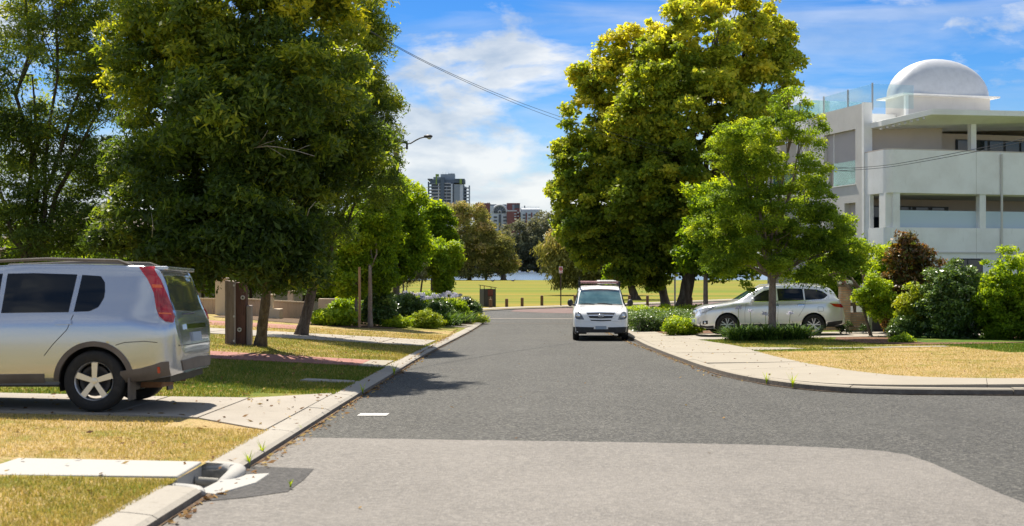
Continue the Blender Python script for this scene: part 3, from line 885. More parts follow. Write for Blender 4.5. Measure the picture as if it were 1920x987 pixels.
M_red = mat('red lamp lens', (0.42, 0.004, 0.010), 0.12, 0, 0.5, 0.8, noise=[(9, (0.25, 0.002, 0.006), 0.45, 0.6, (1, 1, 0.2))])
M_lensr = mat('pink lamp rib', (0.62, 0.08, 0.08), 0.15, 0, 0.5, 0.6)
M_amber = mat('amber lamp lens', (0.75, 0.12, 0.02), 0.15, 0, 0.5, 0.6)
M_lens = mat('clear lamp lens', (0.20, 0.215, 0.23), 0.10, 0.3, 0.6, 1.0, noise=[(8, (0.48, 0.49, 0.5), 0.45, 0.65)])
M_lensd = mat('smoked lamp lens', (0.07, 0.08, 0.09), 0.10, 0.2, 0.6, 1.0, noise=[(7, (0.30, 0.31, 0.33), 0.5, 0.66)])
M_plate = mat('number plate', (0.30, 0.36, 0.44), 0.5)
M_bumpdark = mat('grey cladding', (0.10, 0.085, 0.075), 0.6, noise=[(3, (0.15, 0.13, 0.115), 0.4, 0.7)])
def catmull(keys, n):
    k = [np.array(p, float) for p in keys]
    k = [2 * k[0] - k[1]] + k + [2 * k[-1] - k[-2]]
    o = []
    for i in range(1, len(k) - 2):
        for s in range(n):
            t = s / n
            a, b, c, d = k[i - 1:i + 3]
            o.append(0.5 * (2 * b + (c - a) * t + (2 * a - 5 * b + 4 * c - d) * t * t + (3 * b - a - 3 * c + d) * t**3))
    o.append(k[-2])
    return np.array(o)
class Car:
    def __init__(s, root, L, st, wheels, rw, rarch, paint, tension=0.5):
        s.root = root; s.L = L
        f = {k: pchip(v) for k, v in st.items()}
        xs = np.concatenate([np.linspace(0, 0.3, 22) ** 1.0, np.linspace(0.32, L - 0.42, 130), np.linspace(L - 0.40, L, 28)])
        rows = []
        for x in xs:
            zt = f['zt'](x); z0 = min(f['z0'](x), zt - 0.12)
            w = f['w'](x)
            zr = min(f['zr'](x), zt - 0.02); zb = min(f['zb'](x), zr - 0.03); zs = min(f['zs'](x), zb - 0.03)
            wr = min(f['wr'](x), w * 0.985); wb = min(f['wb'](x), w)
            h = zs - z0
            keys = [(w * 0.93, z0), (w * 0.985, z0 + 0.14 * h), (w, z0 + 0.5 * h), (w * 0.995, zs), (wb, zb), (wr + (wb - wr) * 0.5, (zb + zr) / 2 + 0.004), (wr, zr), (wr * 0.86, zt - 0.012 - 0.10 * (zt - zr)), (wr * 0.45, zt - 0.004), (0, zt)]
            rows.append(catmull(keys, 4))
        n = len(rows[0])
        V = []; 
        for x, r in zip(xs, rows):
            for y, z in r[:-1]: V.append((x, -y, z))
            V.append((x, 0, r[-1][1]))
            for y, z in r[:-1][::-1]: V.append((x, y, z))
        k = 2 * n - 1
        Fc = []
        for i in range(len(xs) - 1):
            for j in range(k - 1):
                Fc.append((i * k + j, i * k + j + 1, (i + 1) * k + j + 1, (i + 1) * k + j))
        e = (len(xs) - 1) * k
        for j in range(n - 1):
            a, b, c, d = j, j + 1, k - 2 - j, k - 1 - j
            if b == c: Fc.append((d, b, a)); Fc.append((e + a, e + b, e + d))
            else: Fc.append((d, c, b, a)); Fc.append((e + a, e + b, e + c, e + d))
        V = np.array(V)
        s.bvh = BVHTree.FromPolygons([tuple(v) for v in V], Fc)
        # wheel arches: drop faces inside the circle and pull the rim on to it
        ins = np.zeros(len(V), bool)
        for wx in wheels:
            ins |= (np.hypot(V[:, 0] - wx, V[:, 2] - rw) < rarch) & (np.abs(V[:, 1]) > 0.45)
        keep = [q for q in Fc if not all(ins[v] for v in q)]
        used = set(v for q in keep for v in q)
        for v in used:
            if ins[v]:
                for wx in wheels:
                    d = math.hypot(V[v, 0] - wx, V[v, 2] - rw)
                    if 1e-6 < d < rarch:
                        V[v, 0] = wx + (V[v, 0] - wx) * rarch / d; V[v, 2] = rw + (V[v, 2] - rw) * rarch / d
        mb = MB(); mb.add(V, keep)
        s.body = mb.build('body', paint, root, smooth='all')
        bm = bmesh.new(); bm.from_mesh(s.body.data)
        bmesh.ops.delete(bm, geom=[v for v in bm.verts if not v.link_faces], context='VERTS')
        bm.to_mesh(s.body.data); bm.free()
        # floor and wheel wells
        mb = MB()
        zf = f['z0'](L / 2)
        ws = sorted(wheels)
        hw = f['w'](L / 2)
        mb.bbox(ws[0] + rarch + 0.02, ws[1] - rarch - 0.02, -hw * 0.9, hw * 0.9, zf - 0.02, zf + 0.25)
        mb.bbox(0.12, L - 0.15, -hw * 0.52, hw * 0.52, zf + 0.01, zf + 0.4)
        mb.bbox(0.08, ws[0] - rarch, -hw * 0.8, hw * 0.8, zf + 0.005, zf + 0.2)
        mb.bbox(ws[1] + rarch, L - 0.12, -hw * 0.8, hw * 0.8, zf + 0.03, zf + 0.25)
        for wx in wheels:
            for sg in (-1, 1):
                arc = [(wx + (rarch + 0.012) * cos(t), rw + (rarch + 0.012) * sin(t)) for t in np.linspace(-0.3, pi + 0.3, 20)]
                vs = [(x, sg * hw * 0.50, z) for x, z in arc] + [(x, sg * (hw * 0.945), z) for x, z in arc]
                mb.add(vs, [(i, i + 1, 21 + i, 20 + i) for i in range(19)])
                mb.add([(x, sg * hw * 0.505, z) for x, z in arc], [tuple(range(20))])
        s.under = mb.build('underbody', M_black, root)
    def hit(s, p, axis):
        a, b = p
        if axis == 'y-': o, d = Vector((a, -4, b)), Vector((0, 1, 0))
        elif axis == 'y+': o, d = Vector((a, 4, b)), Vector((0, -1, 0))
        elif axis == 'x-': o, d = Vector((-4, a, b)), Vector((1, 0, 0))
        elif axis == 'x+': o, d = Vector((s.L + 4, a, b)), Vector((-1, 0, 0))
        else: o, d = Vector((a, b, 5)), Vector((0, 0, -1))
        h, n, i, _ = s.bvh.ray_cast(o, d)
        if h is None:
            h, n, i, _ = s.bvh.find_nearest(o + d * 3.2)
        if n.dot(d) > 0: n = -n
        return h, n
    def patch(s, name, A, B, axis, m, eps=0.004, n=14, k=6, parent=None, skirt=0.02, label=None):
        """skin lying on the body between two outline curves"""
        A = resample(A, n); B = resample(B, n)
        vs = []; lo = []
        for j in range(k + 1):
            for i in range(n):
                p = A[i] + (B[i] - A[i]) * j / k
                h, nn = s.hit(p, axis)
                vs.append(h + nn * eps)
                if j in (0, k) or i in (0, n - 1): lo.append((j * n + i, h - nn * skirt))
        fs = [(j * n + i, j * n + i + 1, (j + 1) * n + i + 1, (j + 1) * n + i) for j in range(k) for i in range(n - 1)]
        ring = [i for i in range(n)] + [j * n + n - 1 for j in range(1, k + 1)] + [k * n + i for i in range(n - 2, -1, -1)] + [j * n for j in range(k - 1, 0, -1)]
        d = {q: len(vs) + c for c, (q, _) in enumerate(lo)}
        vs += [q for _, q in lo]
        for c in range(len(ring)):
            a, b = ring[c], ring[(c + 1) % len(ring)]
            fs.append((a, b, d[b], d[a]))
        mb = MB(); mb.add(vs, fs)
        o = mb.build(name, m, parent or s.root, smooth=True)
        if label: o['label'] = label
        return o
    def both(s, name, A, B, m, **kw):
        return [s.patch(name, A, B, ax, m, **kw) for ax in ('y-', 'y+')]
    def line(s, pts, axis, w=0.009, m=None, name='shut_line', eps=0.0015):
        p = resample(pts, max(6, int(8 * len(pts)))); 
        of1 = offset_line(p, w / 2); of2 = offset_line(p, -w / 2)
        return s.patch(name, of1, of2, axis, m or M_seam, eps=eps, n=len(p), k=1, skirt=0.004)
def wheel(root, x, y, r, w, style, side):
    """hub with tyre and rim; side -1 looks to -y"""
    mb = MB()
    mb.lathe([(0.0, -0.05), (r * 0.5, -0.05), (r * 0.5, 0.05), (0.0, 0.05)], 24, 'y')
    mb.lathe([(0.0, 0.05 * side), (r * 0.40, 0.05 * side), (r * 0.42, 0.02 * side)], 24, 'y')
    h = mb.build('wheel', M_hub, root, smooth=True); h.location = (x, y, r)
    mb = MB(); a = w / 2; ri = r * 0.64
    mb.lathe([(ri, -a * 0.85), (ri + 0.02, -a * 0.98), (r * 0.88, -a), (r * 0.965, -a * 0.86), (r, -a * 0.6), (r, a * 0.6), (r * 0.965, a * 0.86), (r * 0.88, a), (ri + 0.02, a * 0.98), (ri, a * 0.85), (ri, -a * 0.85)], 36, 'y')
    mb.build('tyre', M_rubber, h, smooth=True)
    mb = MB()
    f = side * a * 0.80
    mb.lathe([(ri * 0.90, f * 0.2), (ri * 0.93, f * 0.92), (ri * 0.985, f * 1.06), (ri * 1.01, f * 0.98), (ri, f * 0.2)], 36, 'y')
    mb.lathe([(0, f * 0.98), (r * 0.10, f * 0.96), (r * 0.13, f * 0.8), (r * 0.13, f * 0.3)], 20, 'y')
    ns = 5
    for i in range(ns):
        t0 = 2 * pi * i / ns + 0.3
        for dt in ((-0.17, 0.17) if style == 'twin' else (0,)):
            ww = 0.027 if style == 'twin' else 0.062
            p0 = (r * 0.08, t0 + dt * 0.25); p1 = (ri * 0.95, t0 + dt * 1.35)
            q0 = np.array([p0[0] * cos(p0[1]), p0[0] * sin(p0[1])]); q1 = np.array([p1[0] * cos(p1[1]), p1[0] * sin(p1[1])])
            d = (q1 - q0) / np.linalg.norm(q1 - q0); nn = np.array([-d[1], d[0]])
            vs = []
            for q, wd, dep in ((q0, ww * 0.9, 0.92), (q1, ww * 1.15, 0.96)):
                for sg in (-1, 1):
                    e = q + nn * sg * wd / 2
                    vs.append((e[0], f * dep, e[1])); vs.append((e[0], f * (dep - 0.35), e[1]))
            mb.add(vs, [(0, 2, 6, 4), (1, 5, 7, 3), (0, 4, 5, 1), (2, 3, 7, 6), (0, 1, 3, 2), (4, 6, 7, 5)])
    mb.build('rim', M_alloy, h, smooth=True)
    return h
def mirror(car, x, y, z, m, side, d=(0.11, 0.22, 0.17)):
    mb = MB()
    mb.ball((x, side * (y + 0.14), z + 0.02), (d[0] * 0.62, d[1] * 0.62, d[2] * 0.6), 12, 8)
    mb.tube([(x, side * (y - 0.06), z - 0.05), (x, side * (y + 0.08), z - 0.03)], [0.035, 0.03], 8)
    return mb.build('wing_mirror', m, car.root, smooth='all')
# ---------------------------------------------------------------- silver four-wheel drive, left
xt = thing('parked_car', 'silver boxy four-wheel drive backed over the left driveway with tall red tail light', 'car', (-3.87 - 4.63, 14.42, float(TL(-5.2, 14.42)) + 0.014))
xt.rotation_euler = (-0.0245, 0.0, 0)
L = 4.63
st = dict(
    zt=[(0, 0.78), (0.04, 0.88), (0.15, 0.98), (0.6, 1.07), (1.05, 1.13), (1.2, 1.17), (1.95, 1.63), (2.3, 1.70), (2.8, 1.735), (3.6, 1.73), (4.05, 1.715), (4.25, 1.695), (4.34, 1.65), (4.40, 1.54), (4.46, 1.38), (4.53, 1.20), (4.575, 1.06), (4.60, 0.92), (4.62, 0.78), (4.63, 0.68)],
    z0=[(0, 0.36), (0.4, 0.27), (1.5, 0.30), (3.4, 0.31), (3.85, 0.33), (4.2, 0.36), (4.5, 0.40), (4.63, 0.44)],
    w=[(0, 0.66), (0.06, 0.74), (0.25, 0.85), (0.7, 0.885), (2.3, 0.892), (3.8, 0.888), (4.3, 0.875), (4.48, 0.85), (4.57, 0.79), (4.61, 0.70), (4.63, 0.55)],
    wb=[(0, 0.60), (0.3, 0.78), (1.0, 0.83), (2.3, 0.86), (4.0, 0.85), (4.4, 0.80), (4.63, 0.7)],
    wr=[(0, 0.5), (0.5, 0.68), (1.1, 0.72), (1.3, 0.70), (2.0, 0.63), (2.8, 0.655), (4.1, 0.655), (4.3, 0.65), (4.63, 0.6)],
    zs=[(0, 0.66), (0.5, 0.86), (1.2, 0.93), (3.0, 0.96), (4.63, 1.0)],
    zb=[(0, 0.74), (0.3, 0.93), (1.1, 1.07), (2.2, 1.10), (4.63, 1.14)],
    zr=[(0, 0.76), (0.5, 1.03), (1.15, 1.12), (1.95, 1.56), (2.3, 1.645), (2.9, 1.675), (4.1, 1.665), (4.3, 1.63), (4.63, 1.5)])
c = Car(xt, L, st, (0.90, 3.67), 0.355, 0.405, M_silver)
c.both('side_window', [(1.62, 1.15), (1.90, 1.42), (2.1, 1.57), (2.52, 1.60)], [(1.62, 1.13), (1.9, 1.13), (2.2, 1.135), (2.52, 1.14)], M_carglass)
c.both('side_window', [(2.58, 1.60), (2.9, 1.605), (3.40, 1.59)], [(2.58, 1.14), (2.9, 1.145), (3.36, 1.15)], M_carglass)
c.both('side_window', [(3.46, 1.585), (3.68, 1.57), (3.735, 1.50), (3.75, 1.40)], [(3.42, 1.155), (3.6, 1.16), (3.70, 1.21), (3.75, 1.32)], M_carglass)
c.patch('windscreen', [(-0.60, 1.56), (0, 1.60), (0.60, 1.56)], [(-0.72, 1.19), (0, 1.21), (0.72, 1.19)], 'x-', M_carglass, n=18)
c.patch('rear_window', [(-0.58, 1.57), (0, 1.59), (0.58, 1.57)], [(-0.67, 1.17), (0, 1.15), (0.67, 1.17)], 'x+', mat('rear glass', (0.06, 0.065, 0.06), 0.05, 0, 0.6, 0.8), n=18)
# tall tail lamps wrap the rear pillars from roof to waist
for ax, sg in (('y-', -1), ('y+', 1)):
    tl_ = c.patch('tail_light', [(4.11, 1.675), (4.23, 1.53), (4.315, 1.37), (4.36, 1.18), (4.40, 1.10), (4.48, 1.04)], [(4.27, 1.675), (4.365, 1.54), (4.435, 1.37), (4.505, 1.20), (4.55, 1.10), (4.555, 1.03)], ax, M_red, eps=0.016, n=24, k=8)
    mb_ = c.patch('indicator_lens', [(4.285, 1.47), (4.30, 1.43)], [(4.38, 1.465), (4.395, 1.43)], ax, M_amber, eps=0.021, n=4, k=3, parent=tl_)
    for za, zb_ in ((1.14, 1.125),):
        fx = lambda z, e: float(np.interp(z, [1.04, 1.10, 1.18, 1.37, 1.53, 1.675], [4.48, 4.40, 4.36, 4.315, 4.23, 4.11] if e else [4.555, 4.55, 4.51, 4.435, 4.365, 4.27]))
        c.patch('lens_rib', [(fx(za, 1) + 0.01, za), (fx(za, 0) - 0.01, za - 0.01)], [(fx(zb_, 1) + 0.01, zb_), (fx(zb_, 0) - 0.01, zb_ - 0.01)], ax, M_amber if za < 1.2 else M_lensr, eps=0.02, n=5, k=2, parent=tl_)
    c.patch('bumper', [(3.98, 0.47), (4.2, 0.50), (4.36, 0.545), (4.44, 0.575), (4.52, 0.58)], [(3.96, 0.30), (4.2, 0.335), (4.36, 0.38), (4.45, 0.41), (4.53, 0.42)], ax, M_bumpdark, eps=0.014, n=20)
    c.patch('sill_cladding', [(1.34, 0.42), (2.2, 0.43), (3.10, 0.44)], [(1.34, 0.32), (2.2, 0.33), (3.10, 0.34)], ax, M_bumpdark, eps=0.012, n=20, k=3)
    c.patch('reflector', [(4.40, 0.52), (4.43, 0.52)], [(4.40, 0.45), (4.43, 0.45)], ax, M_red, eps=0.02, n=4, k=2)
    c.patch('door_handle', [(2.33, 1.03), (2.52, 1.035)], [(2.33, 0.99), (2.52, 0.995)], ax, M_silver, eps=0.03, n=6, k=2)
    c.patch('door_handle', [(3.22, 1.045), (3.41, 1.05)], [(3.22, 1.005), (3.41, 1.01)], ax, M_silver, eps=0.03, n=6, k=2)
    for pts in ([(2.55, 1.12), (2.56, 0.8), (2.54, 0.4)], [(3.42, 1.12), (3.36, 0.95), (3.2, 0.78), (3.1, 0.65)], [(1.5, 1.1), (1.46, 0.8), (1.47, 0.4)], [(4.02, 0.80), (4.25, 0.815), (4.40, 0.80)], [(3.92, 0.77), (4.02, 0.80)]):
        c.line(pts, ax, 0.008)
    c.patch('headlight', [(0.10, 0.90), (0.35, 1.0), (0.62, 1.01)], [(0.12, 0.76), (0.35, 0.80), (0.58, 0.93)], ax, M_lens, eps=0.006)
    mirror(c, 1.62, 0.90, 1.16, M_silver, sg)
    for wx in (0.90, 3.67):       # black arch trim
        arc = lambda r_: [(wx + r_ * cos(t), 0.355 + r_ * sin(t)) for t in np.linspace(0.02, pi - 0.02, 22)]
        c.patch('arch_trim', arc(0.462), arc(0.403), ax, M_bumpdark, eps=0.014, n=30, k=2, skirt=0.03)
        mb = MB(); mb.bbox(wx + 0.36, wx + 0.375, sg * 0.62 - 0.12, sg * 0.62 + 0.22 * (sg > 0) + 0.12 * (sg < 0), 0.12, 0.42)
    mb = MB(); mb.box((3.67 + 0.405, sg * 0.76, 0.26), (0.02, 0.24, 0.26)); mb.build('mud_flap', M_bumpdark, xt)
    for wx in (0.90, 3.67):
        wheel(xt, wx, sg * 0.775, 0.355, 0.225, 'five', sg)
    mb = MB(); mb.tube([(1.95, sg * 0.60, 1.66), (2.05, sg * 0.60, 1.735), (3.0, sg * 0.61, 1.775), (3.85, sg * 0.605, 1.755), (4.02, sg * 0.60, 1.69)], 0.020, 8)
    mb.build('roof_rail', M_bumpdark, xt, smooth=True)
c.patch('bumper_skid', [(-0.55, 0.44), (0, 0.45), (0.55, 0.44)], [(-0.5, 0.38), (0, 0.37), (0.5, 0.38)], 'x+', M_silver, eps=0.03, n=14, k=2)
c.patch('bumper', [(-0.66, 0.58), (0, 0.60), (0.66, 0.58)], [(-0.60, 0.46), (0, 0.46), (0.60, 0.46)], 'x+', M_bumpdark, eps=0.012, n=14, k=3)
c.patch('number_plate', [(-0.19, 0.90), (0.19, 0.90)], [(-0.19, 0.79), (0.19, 0.79)], 'x+', M_plate, eps=0.02, n=6, k=2)
c.patch('tailgate_trim', [(-0.42, 1.0), (0.42, 1.0)], [(-0.42, 0.94), (0.42, 0.94)], 'x+', M_chrome, eps=0.025, n=8, k=2)
c.line([(-0.78, 0.76), (0, 0.755), (0.78, 0.76)], 'x+', 0.01)
c.patch('grille', [(-0.45, 0.86), (0.45, 0.86)], [(-0.40, 0.74), (0.40, 0.74)], 'x-', M_black, eps=0.006)
mb = MB()
mb.tube([(4.40, -0.75, 1.135), (4.55, -0.40, 1.12), (4.56, 0.1, 1.13)], [0.012, 0.012, 0.008], 6)
mb.build('rear_wiper', M_black, xt)
mb = MB(); mb.bbox(4.22, 4.43, -0.58, 0.58, 1.64, 1.69); mb.build('spoiler', M_silver, xt, bevel=0.015)
mb = MB(); mb.tube([(3.6, 0.3, 0.30), (4.40, 0.32, 0.30)], 0.03, 8); mb.bbox(3.9, 4.3, -0.35, 0.15, 0.24, 0.36)
mb.build('exhaust', mat('rusty muffler', (0.23, 0.12, 0.07), 0.8, 0.2, noise=[(8, (0.35, 0.2, 0.11), 0.4, 0.7)]), xt, smooth=True)
# ---------------------------------------------------------------- white van
vn = thing('parked_van', 'white delivery van with red roof rack bar parked facing us at the right kerb', 'van', (3.02, 39.85, float(G(39.85))), pi / 2 - 0.05)
vn.rotation_euler = (0, 0.020, pi / 2 - 0.05)
L = 5.15
st = dict(
    zt=[(0, 0.52), (0.015, 0.66), (0.05, 0.80), (0.12, 0.93), (0.2, 1.0), (0.5, 1.11), (0.85, 1.19), (0.95, 1.225), (1.35, 1.52), (1.65, 1.74), (1.8, 1.82), (2.1, 1.875), (3.0, 1.91), (4.6, 1.895), (4.9, 1.86), (5.05, 1.70), (5.12, 1.2), (5.15, 0.7)],
    z0=[(0, 0.28), (0.3, 0.22), (1.5, 0.27), (5.15, 0.32)],
    w=[(0, 0.80), (0.03, 0.845), (0.10, 0.89), (0.25, 0.925), (0.6, 0.95), (2.3, 0.96), (4.7, 0.955), (5.05, 0.90), (5.15, 0.78)],
    wb=[(0, 0.77), (0.10, 0.84), (0.3, 0.88), (1.0, 0.905), (2.3, 0.93), (5.15, 0.9)],
    wr=[(0, 0.70), (0.12, 0.72), (0.5, 0.77), (0.95, 0.79), (1.35, 0.755), (1.75, 0.72), (2.3, 0.74), (5.15, 0.74)],
    zs=[(0, 0.42), (0.2, 0.80), (0.9, 0.98), (5.15, 1.02)],
    zb=[(0, 0.47), (0.12, 0.85), (0.5, 1.02), (0.9, 1.12), (2.3, 1.17), (5.15, 1.17)],
    zr=[(0, 0.50), (0.12, 0.90), (0.5, 1.08), (0.9, 1.17), (1.35, 1.47), (1.72, 1.73), (2.1, 1.80), (5.15, 1.8)])
c = Car(vn, L, st, (0.85, 4.05), 0.335, 0.385, M_vanwhite)
c.patch('windscreen', [(-0.685, 1.70), (-0.35, 1.755), (0, 1.765), (0.35, 1.755), (0.685, 1.70)], [(-0.775, 1.225), (-0.4, 1.245), (0, 1.25), (0.4, 1.245), (0.775, 1.225)], 'x-', M_screen, eps=0.006, n=24, k=8)
c.patch('scuttle', [(-0.775, 1.222), (0, 1.247), (0.775, 1.222)], [(-0.79, 1.190), (0, 1.215), (0.79, 1.190)], 'x-', M_black, eps=0.006, n=18, k=2)
c.patch('grille', [(-0.475, 0.935), (0, 0.945), (0.475, 0.935)], [(-0.38, 0.775), (0, 0.76), (0.38, 0.775)], 'x-', M_black, eps=0.010, n=18, k=6)
c.patch('grille', [(-0.36, 0.715), (0, 0.705), (0.36, 0.715)], [(-0.335, 0.68), (0, 0.665), (0.335, 0.68)], 'x-', M_black, eps=0.008, n=12, k=3)
g = c.patch('grille_bar', [(-0.435, 0.872), (0, 0.880), (0.435, 0.872)], [(-0.42, 0.835), (0, 0.838), (0.42, 0.835)], 'x-', M_chrome, eps=0.028, n=14, k=2)
c.patch('grille_surround', [(-0.495, 0.955), (0, 0.967), (0.495, 0.955)], [(-0.485, 0.935), (0, 0.945), (0.485, 0.935)], 'x-', M_chrome, eps=0.014, n=14, k=2)
for sg in (-1, 1):
    ax = 'y-' if sg < 0 else 'y+'
    hl = c.patch('headlight', [(sg * 0.865, 0.955), (sg * 0.80, 0.985), (sg * 0.72, 0.97), (sg * 0.64, 0.86), (sg * 0.575, 0.735)], [(sg * 0.875, 0.80), (sg * 0.83, 0.745), (sg * 0.76, 0.725), (sg * 0.66, 0.722), (sg * 0.575, 0.72)], 'x-', M_lensd, eps=0.010, n=16, k=6)
    h, nn = c.hit((sg * 0.765, 0.845), 'x-')
    mb = MB(); mb.ball(tuple(h + nn * 0.004), (0.025, 0.072, 0.07), 16, 8); mb.build('lamp_bowl', M_chrome, hl, smooth='all')
    c.patch('bumper_corner', [(sg * 0.40, 0.70), (sg * 0.62, 0.705), (sg * 0.84, 0.71)], [(sg * 0.36, 0.665), (sg * 0.6, 0.665), (sg * 0.84, 0.68)], 'x-', M_vanwhite, eps=0.012, n=10, k=2)
    c.patch('side_window', [(1.10, 1.27), (1.42, 1.50), (1.72, 1.69), (2.15, 1.72)], [(1.10, 1.23), (1.42, 1.20), (1.72, 1.20), (2.15, 1.20)], ax, M_carglass)
    c.patch('side_window', [(2.3, 1.72), (3.2, 1.73)], [(2.3, 1.20), (3.2, 1.20)], ax, M_carglass)
    for pts in ([(2.2, 1.75), (2.22, 1.0), (2.2, 0.35)], [(3.35, 1.75), (3.36, 1.0), (3.34, 0.35)]):
        c.line(pts, ax, 0.01)
    c.line([(sg * 0.52, 0.97), (sg * 0.70, 1.08), (sg * 0.78, 1.17)], 'x-', 0.010)
    mb = MB()
    mb.ball((0.98, sg * 1.04, 1.285), (0.075, 0.105, 0.125), 14, 9); mb.tube([(1.05, sg * 0.86, 1.20), (1.0, sg * 0.98, 1.22)], 0.035, 8)
    mb.build('wing_mirror', M_black, vn, smooth='all')
    for wx in (0.85, 4.05):
        wheel(vn, wx, sg * 0.845, 0.335, 0.215, 'five', sg)
    mb = MB(); mb.tube([(1.72, sg * 0.70, 1.80), (1.85, sg * 0.70, 1.885), (4.6, sg * 0.70, 1.95)], 0.022, 8); mb.build('roof_rail', M_black, vn, smooth=True)
c.patch('bumper', [(-0.85, 0.475), (-0.4, 0.465), (0, 0.46), (0.4, 0.465), (0.85, 0.475)], [(-0.82, 0.235), (-0.4, 0.235), (0, 0.235), (0.4, 0.235), (0.82, 0.235)], 'x-', M_black, eps=0.016, n=22, k=5)
for ax in ('y-', 'y+'):
    c.patch('bumper_end', [(0.06, 0.47), (0.3, 0.47), (0.44, 0.46)], [(0.06, 0.25), (0.3, 0.245), (0.46, 0.26)], ax, M_black, eps=0.014, n=10, k=4)
c.patch('plate_holder', [(-0.24, 0.525), (0.24, 0.525)], [(-0.24, 0.40), (0.24, 0.40)], 'x-', M_vanwhite, eps=0.022, n=6, k=2)
c.patch('number_plate', [(-0.186, 0.505), (0.186, 0.505)], [(-0.186, 0.395), (0.186, 0.395)], 'x-', M_plate, eps=0.030, n=6, k=2)
c.line([(-0.80, 1.155), (0, 1.19), (0.80, 1.155)], 'x-', 0.008)
# oval badge with a slanted letter
h, nn = c.hit((0, 0.856), 'x-')
mb = MB()
ell = [(h.x - 0.035, 0.095 * cos(t), h.z + 0.05 * sin(t)) for t in np.linspace(0, 2 * pi, 29)]
mb.tube(ell, 0.011, 6, cap=False)
for sg in (-1, 1):
    mb.tube([(h.x - 0.035, sg * 0.038 + 0.014, h.z + 0.040), (h.x - 0.035, sg * 0.038 - 0.014, h.z - 0.040)], 0.010, 6)
mb.tube([(h.x - 0.035, 0.04, h.z - 0.012), (h.x - 0.035, -0.04, h.z + 0.012)], 0.008, 6)
mb.build('badge', M_chrome, vn, smooth='all')
for sg in (-0.42, 0.2):
    mb = MB(); mb.tube([(0.94, sg, 1.232), (0.985, sg + 0.25, 1.262), (1.0, sg + 0.52, 1.268)], [0.013, 0.012, 0.008], 6); mb.build('wiper', M_black, vn)
M_rack = mat('faded red rack bar', (0.42, 0.20, 0.20), 0.5, 0.1, noise=[(10, (0.55, 0.33, 0.32), 0.4, 0.7)])
rk = thing('roof_rack', 'roof rack of faded red cross bars on top of the white van', 'roof rack', (3.10, 41.6, float(G(39.85)) + 1.87), pi / 2 - 0.05)
for i, xx in enumerate((0.05, 1.2, 2.4)):
    mb = MB(); mb.box((xx, 0, 0.09), (0.07, 1.38, 0.06)); mb.build('cross_bar', M_rack, rk, bevel=0.008)
    for sg in (-1, 1):
        mb = MB(); mb.box((xx, sg * 0.70, 0.04), (0.09, 0.07, 0.17)); mb.build('bar_foot', M_black, rk, bevel=0.01)
mb = MB(); mb.tube([(0.05, 0.71, 0.02), (0.05, 0.72, 0.30)], 0.015, 6); mb.build('load_stop', M_black, rk)
cc_ = MB(); cc_.box((0, 0, 0.06), (1.4, 0.62, 0.13)); 
cs = cc_.build('roof_case', mat('pale grey case', (0.52, 0.52, 0.50), 0.6), None, bevel=0.03)
tag(cs, 'pale grey case strapped on the right of the white van roof', 'case')
cs.location = (3.45, 42.9, float(G(39.85)) + 1.90); cs.rotation_euler = (0, 0, pi / 2)
# ---------------------------------------------------------------- silver wagon, right
pf = thing('parked_car', 'silver family wagon parked side-on in the right driveway behind a tree', 'car', (P(1304, 40) , 40.35, float(TR(8.5, 40.35)) + 0.016))
pf.rotation_euler = (-0.022, 0.0, 0.0)
L = 5.0
st = dict(
    zt=[(0, 0.72), (0.03, 0.84), (0.10, 0.93), (0.3, 1.02), (0.8, 1.10), (1.2, 1.16), (1.38, 1.20), (1.8, 1.46), (2.15, 1.64), (2.5, 1.715), (3.0, 1.745), (3.8, 1.73), (4.3, 1.68), (4.48, 1.64), (4.62, 1.50), (4.76, 1.28), (4.86, 1.10), (4.92, 0.95), (4.97, 0.80), (5.0, 0.66)],
    z0=[(0, 0.36), (0.3, 0.25), (1.5, 0.28), (3.4, 0.29), (4.2, 0.33), (4.7, 0.36), (5.0, 0.42)],
    w=[(0, 0.58), (0.04, 0.70), (0.12, 0.80), (0.35, 0.91), (0.8, 0.965), (2.3, 0.975), (4.2, 0.97), (4.65, 0.93), (4.88, 0.85), (5.0, 0.7)],
    wb=[(0, 0.5), (0.15, 0.70), (0.5, 0.86), (1.2, 0.91), (2.3, 0.93), (4.3, 0.92), (4.7, 0.87), (5.0, 0.72)],
    wr=[(0, 0.42), (0.15, 0.58), (0.5, 0.72), (1.3, 0.78), (1.8, 0.70), (2.3, 0.67), (3.5, 0.68), (4.4, 0.66), (4.7, 0.70), (5.0, 0.6)],
    zs=[(0, 0.6), (0.2, 0.80), (1.2, 0.94), (3.5, 1.0), (5.0, 1.0)],
    zb=[(0, 0.66), (0.2, 0.90), (1.2, 1.09), (2.4, 1.13), (3.6, 1.17), (4.7, 1.2), (5.0, 1.2)],
    zr=[(0, 0.70), (0.2, 0.96), (1.25, 1.14), (1.8, 1.40), (2.2, 1.585), (2.6, 1.655), (3.2, 1.68), (4.2, 1.63), (4.5, 1.56), (4.7, 1.4), (5.0, 1.2)])
c = Car(pf, L, st, (0.98, 3.88), 0.37, 0.42, M_silver2)
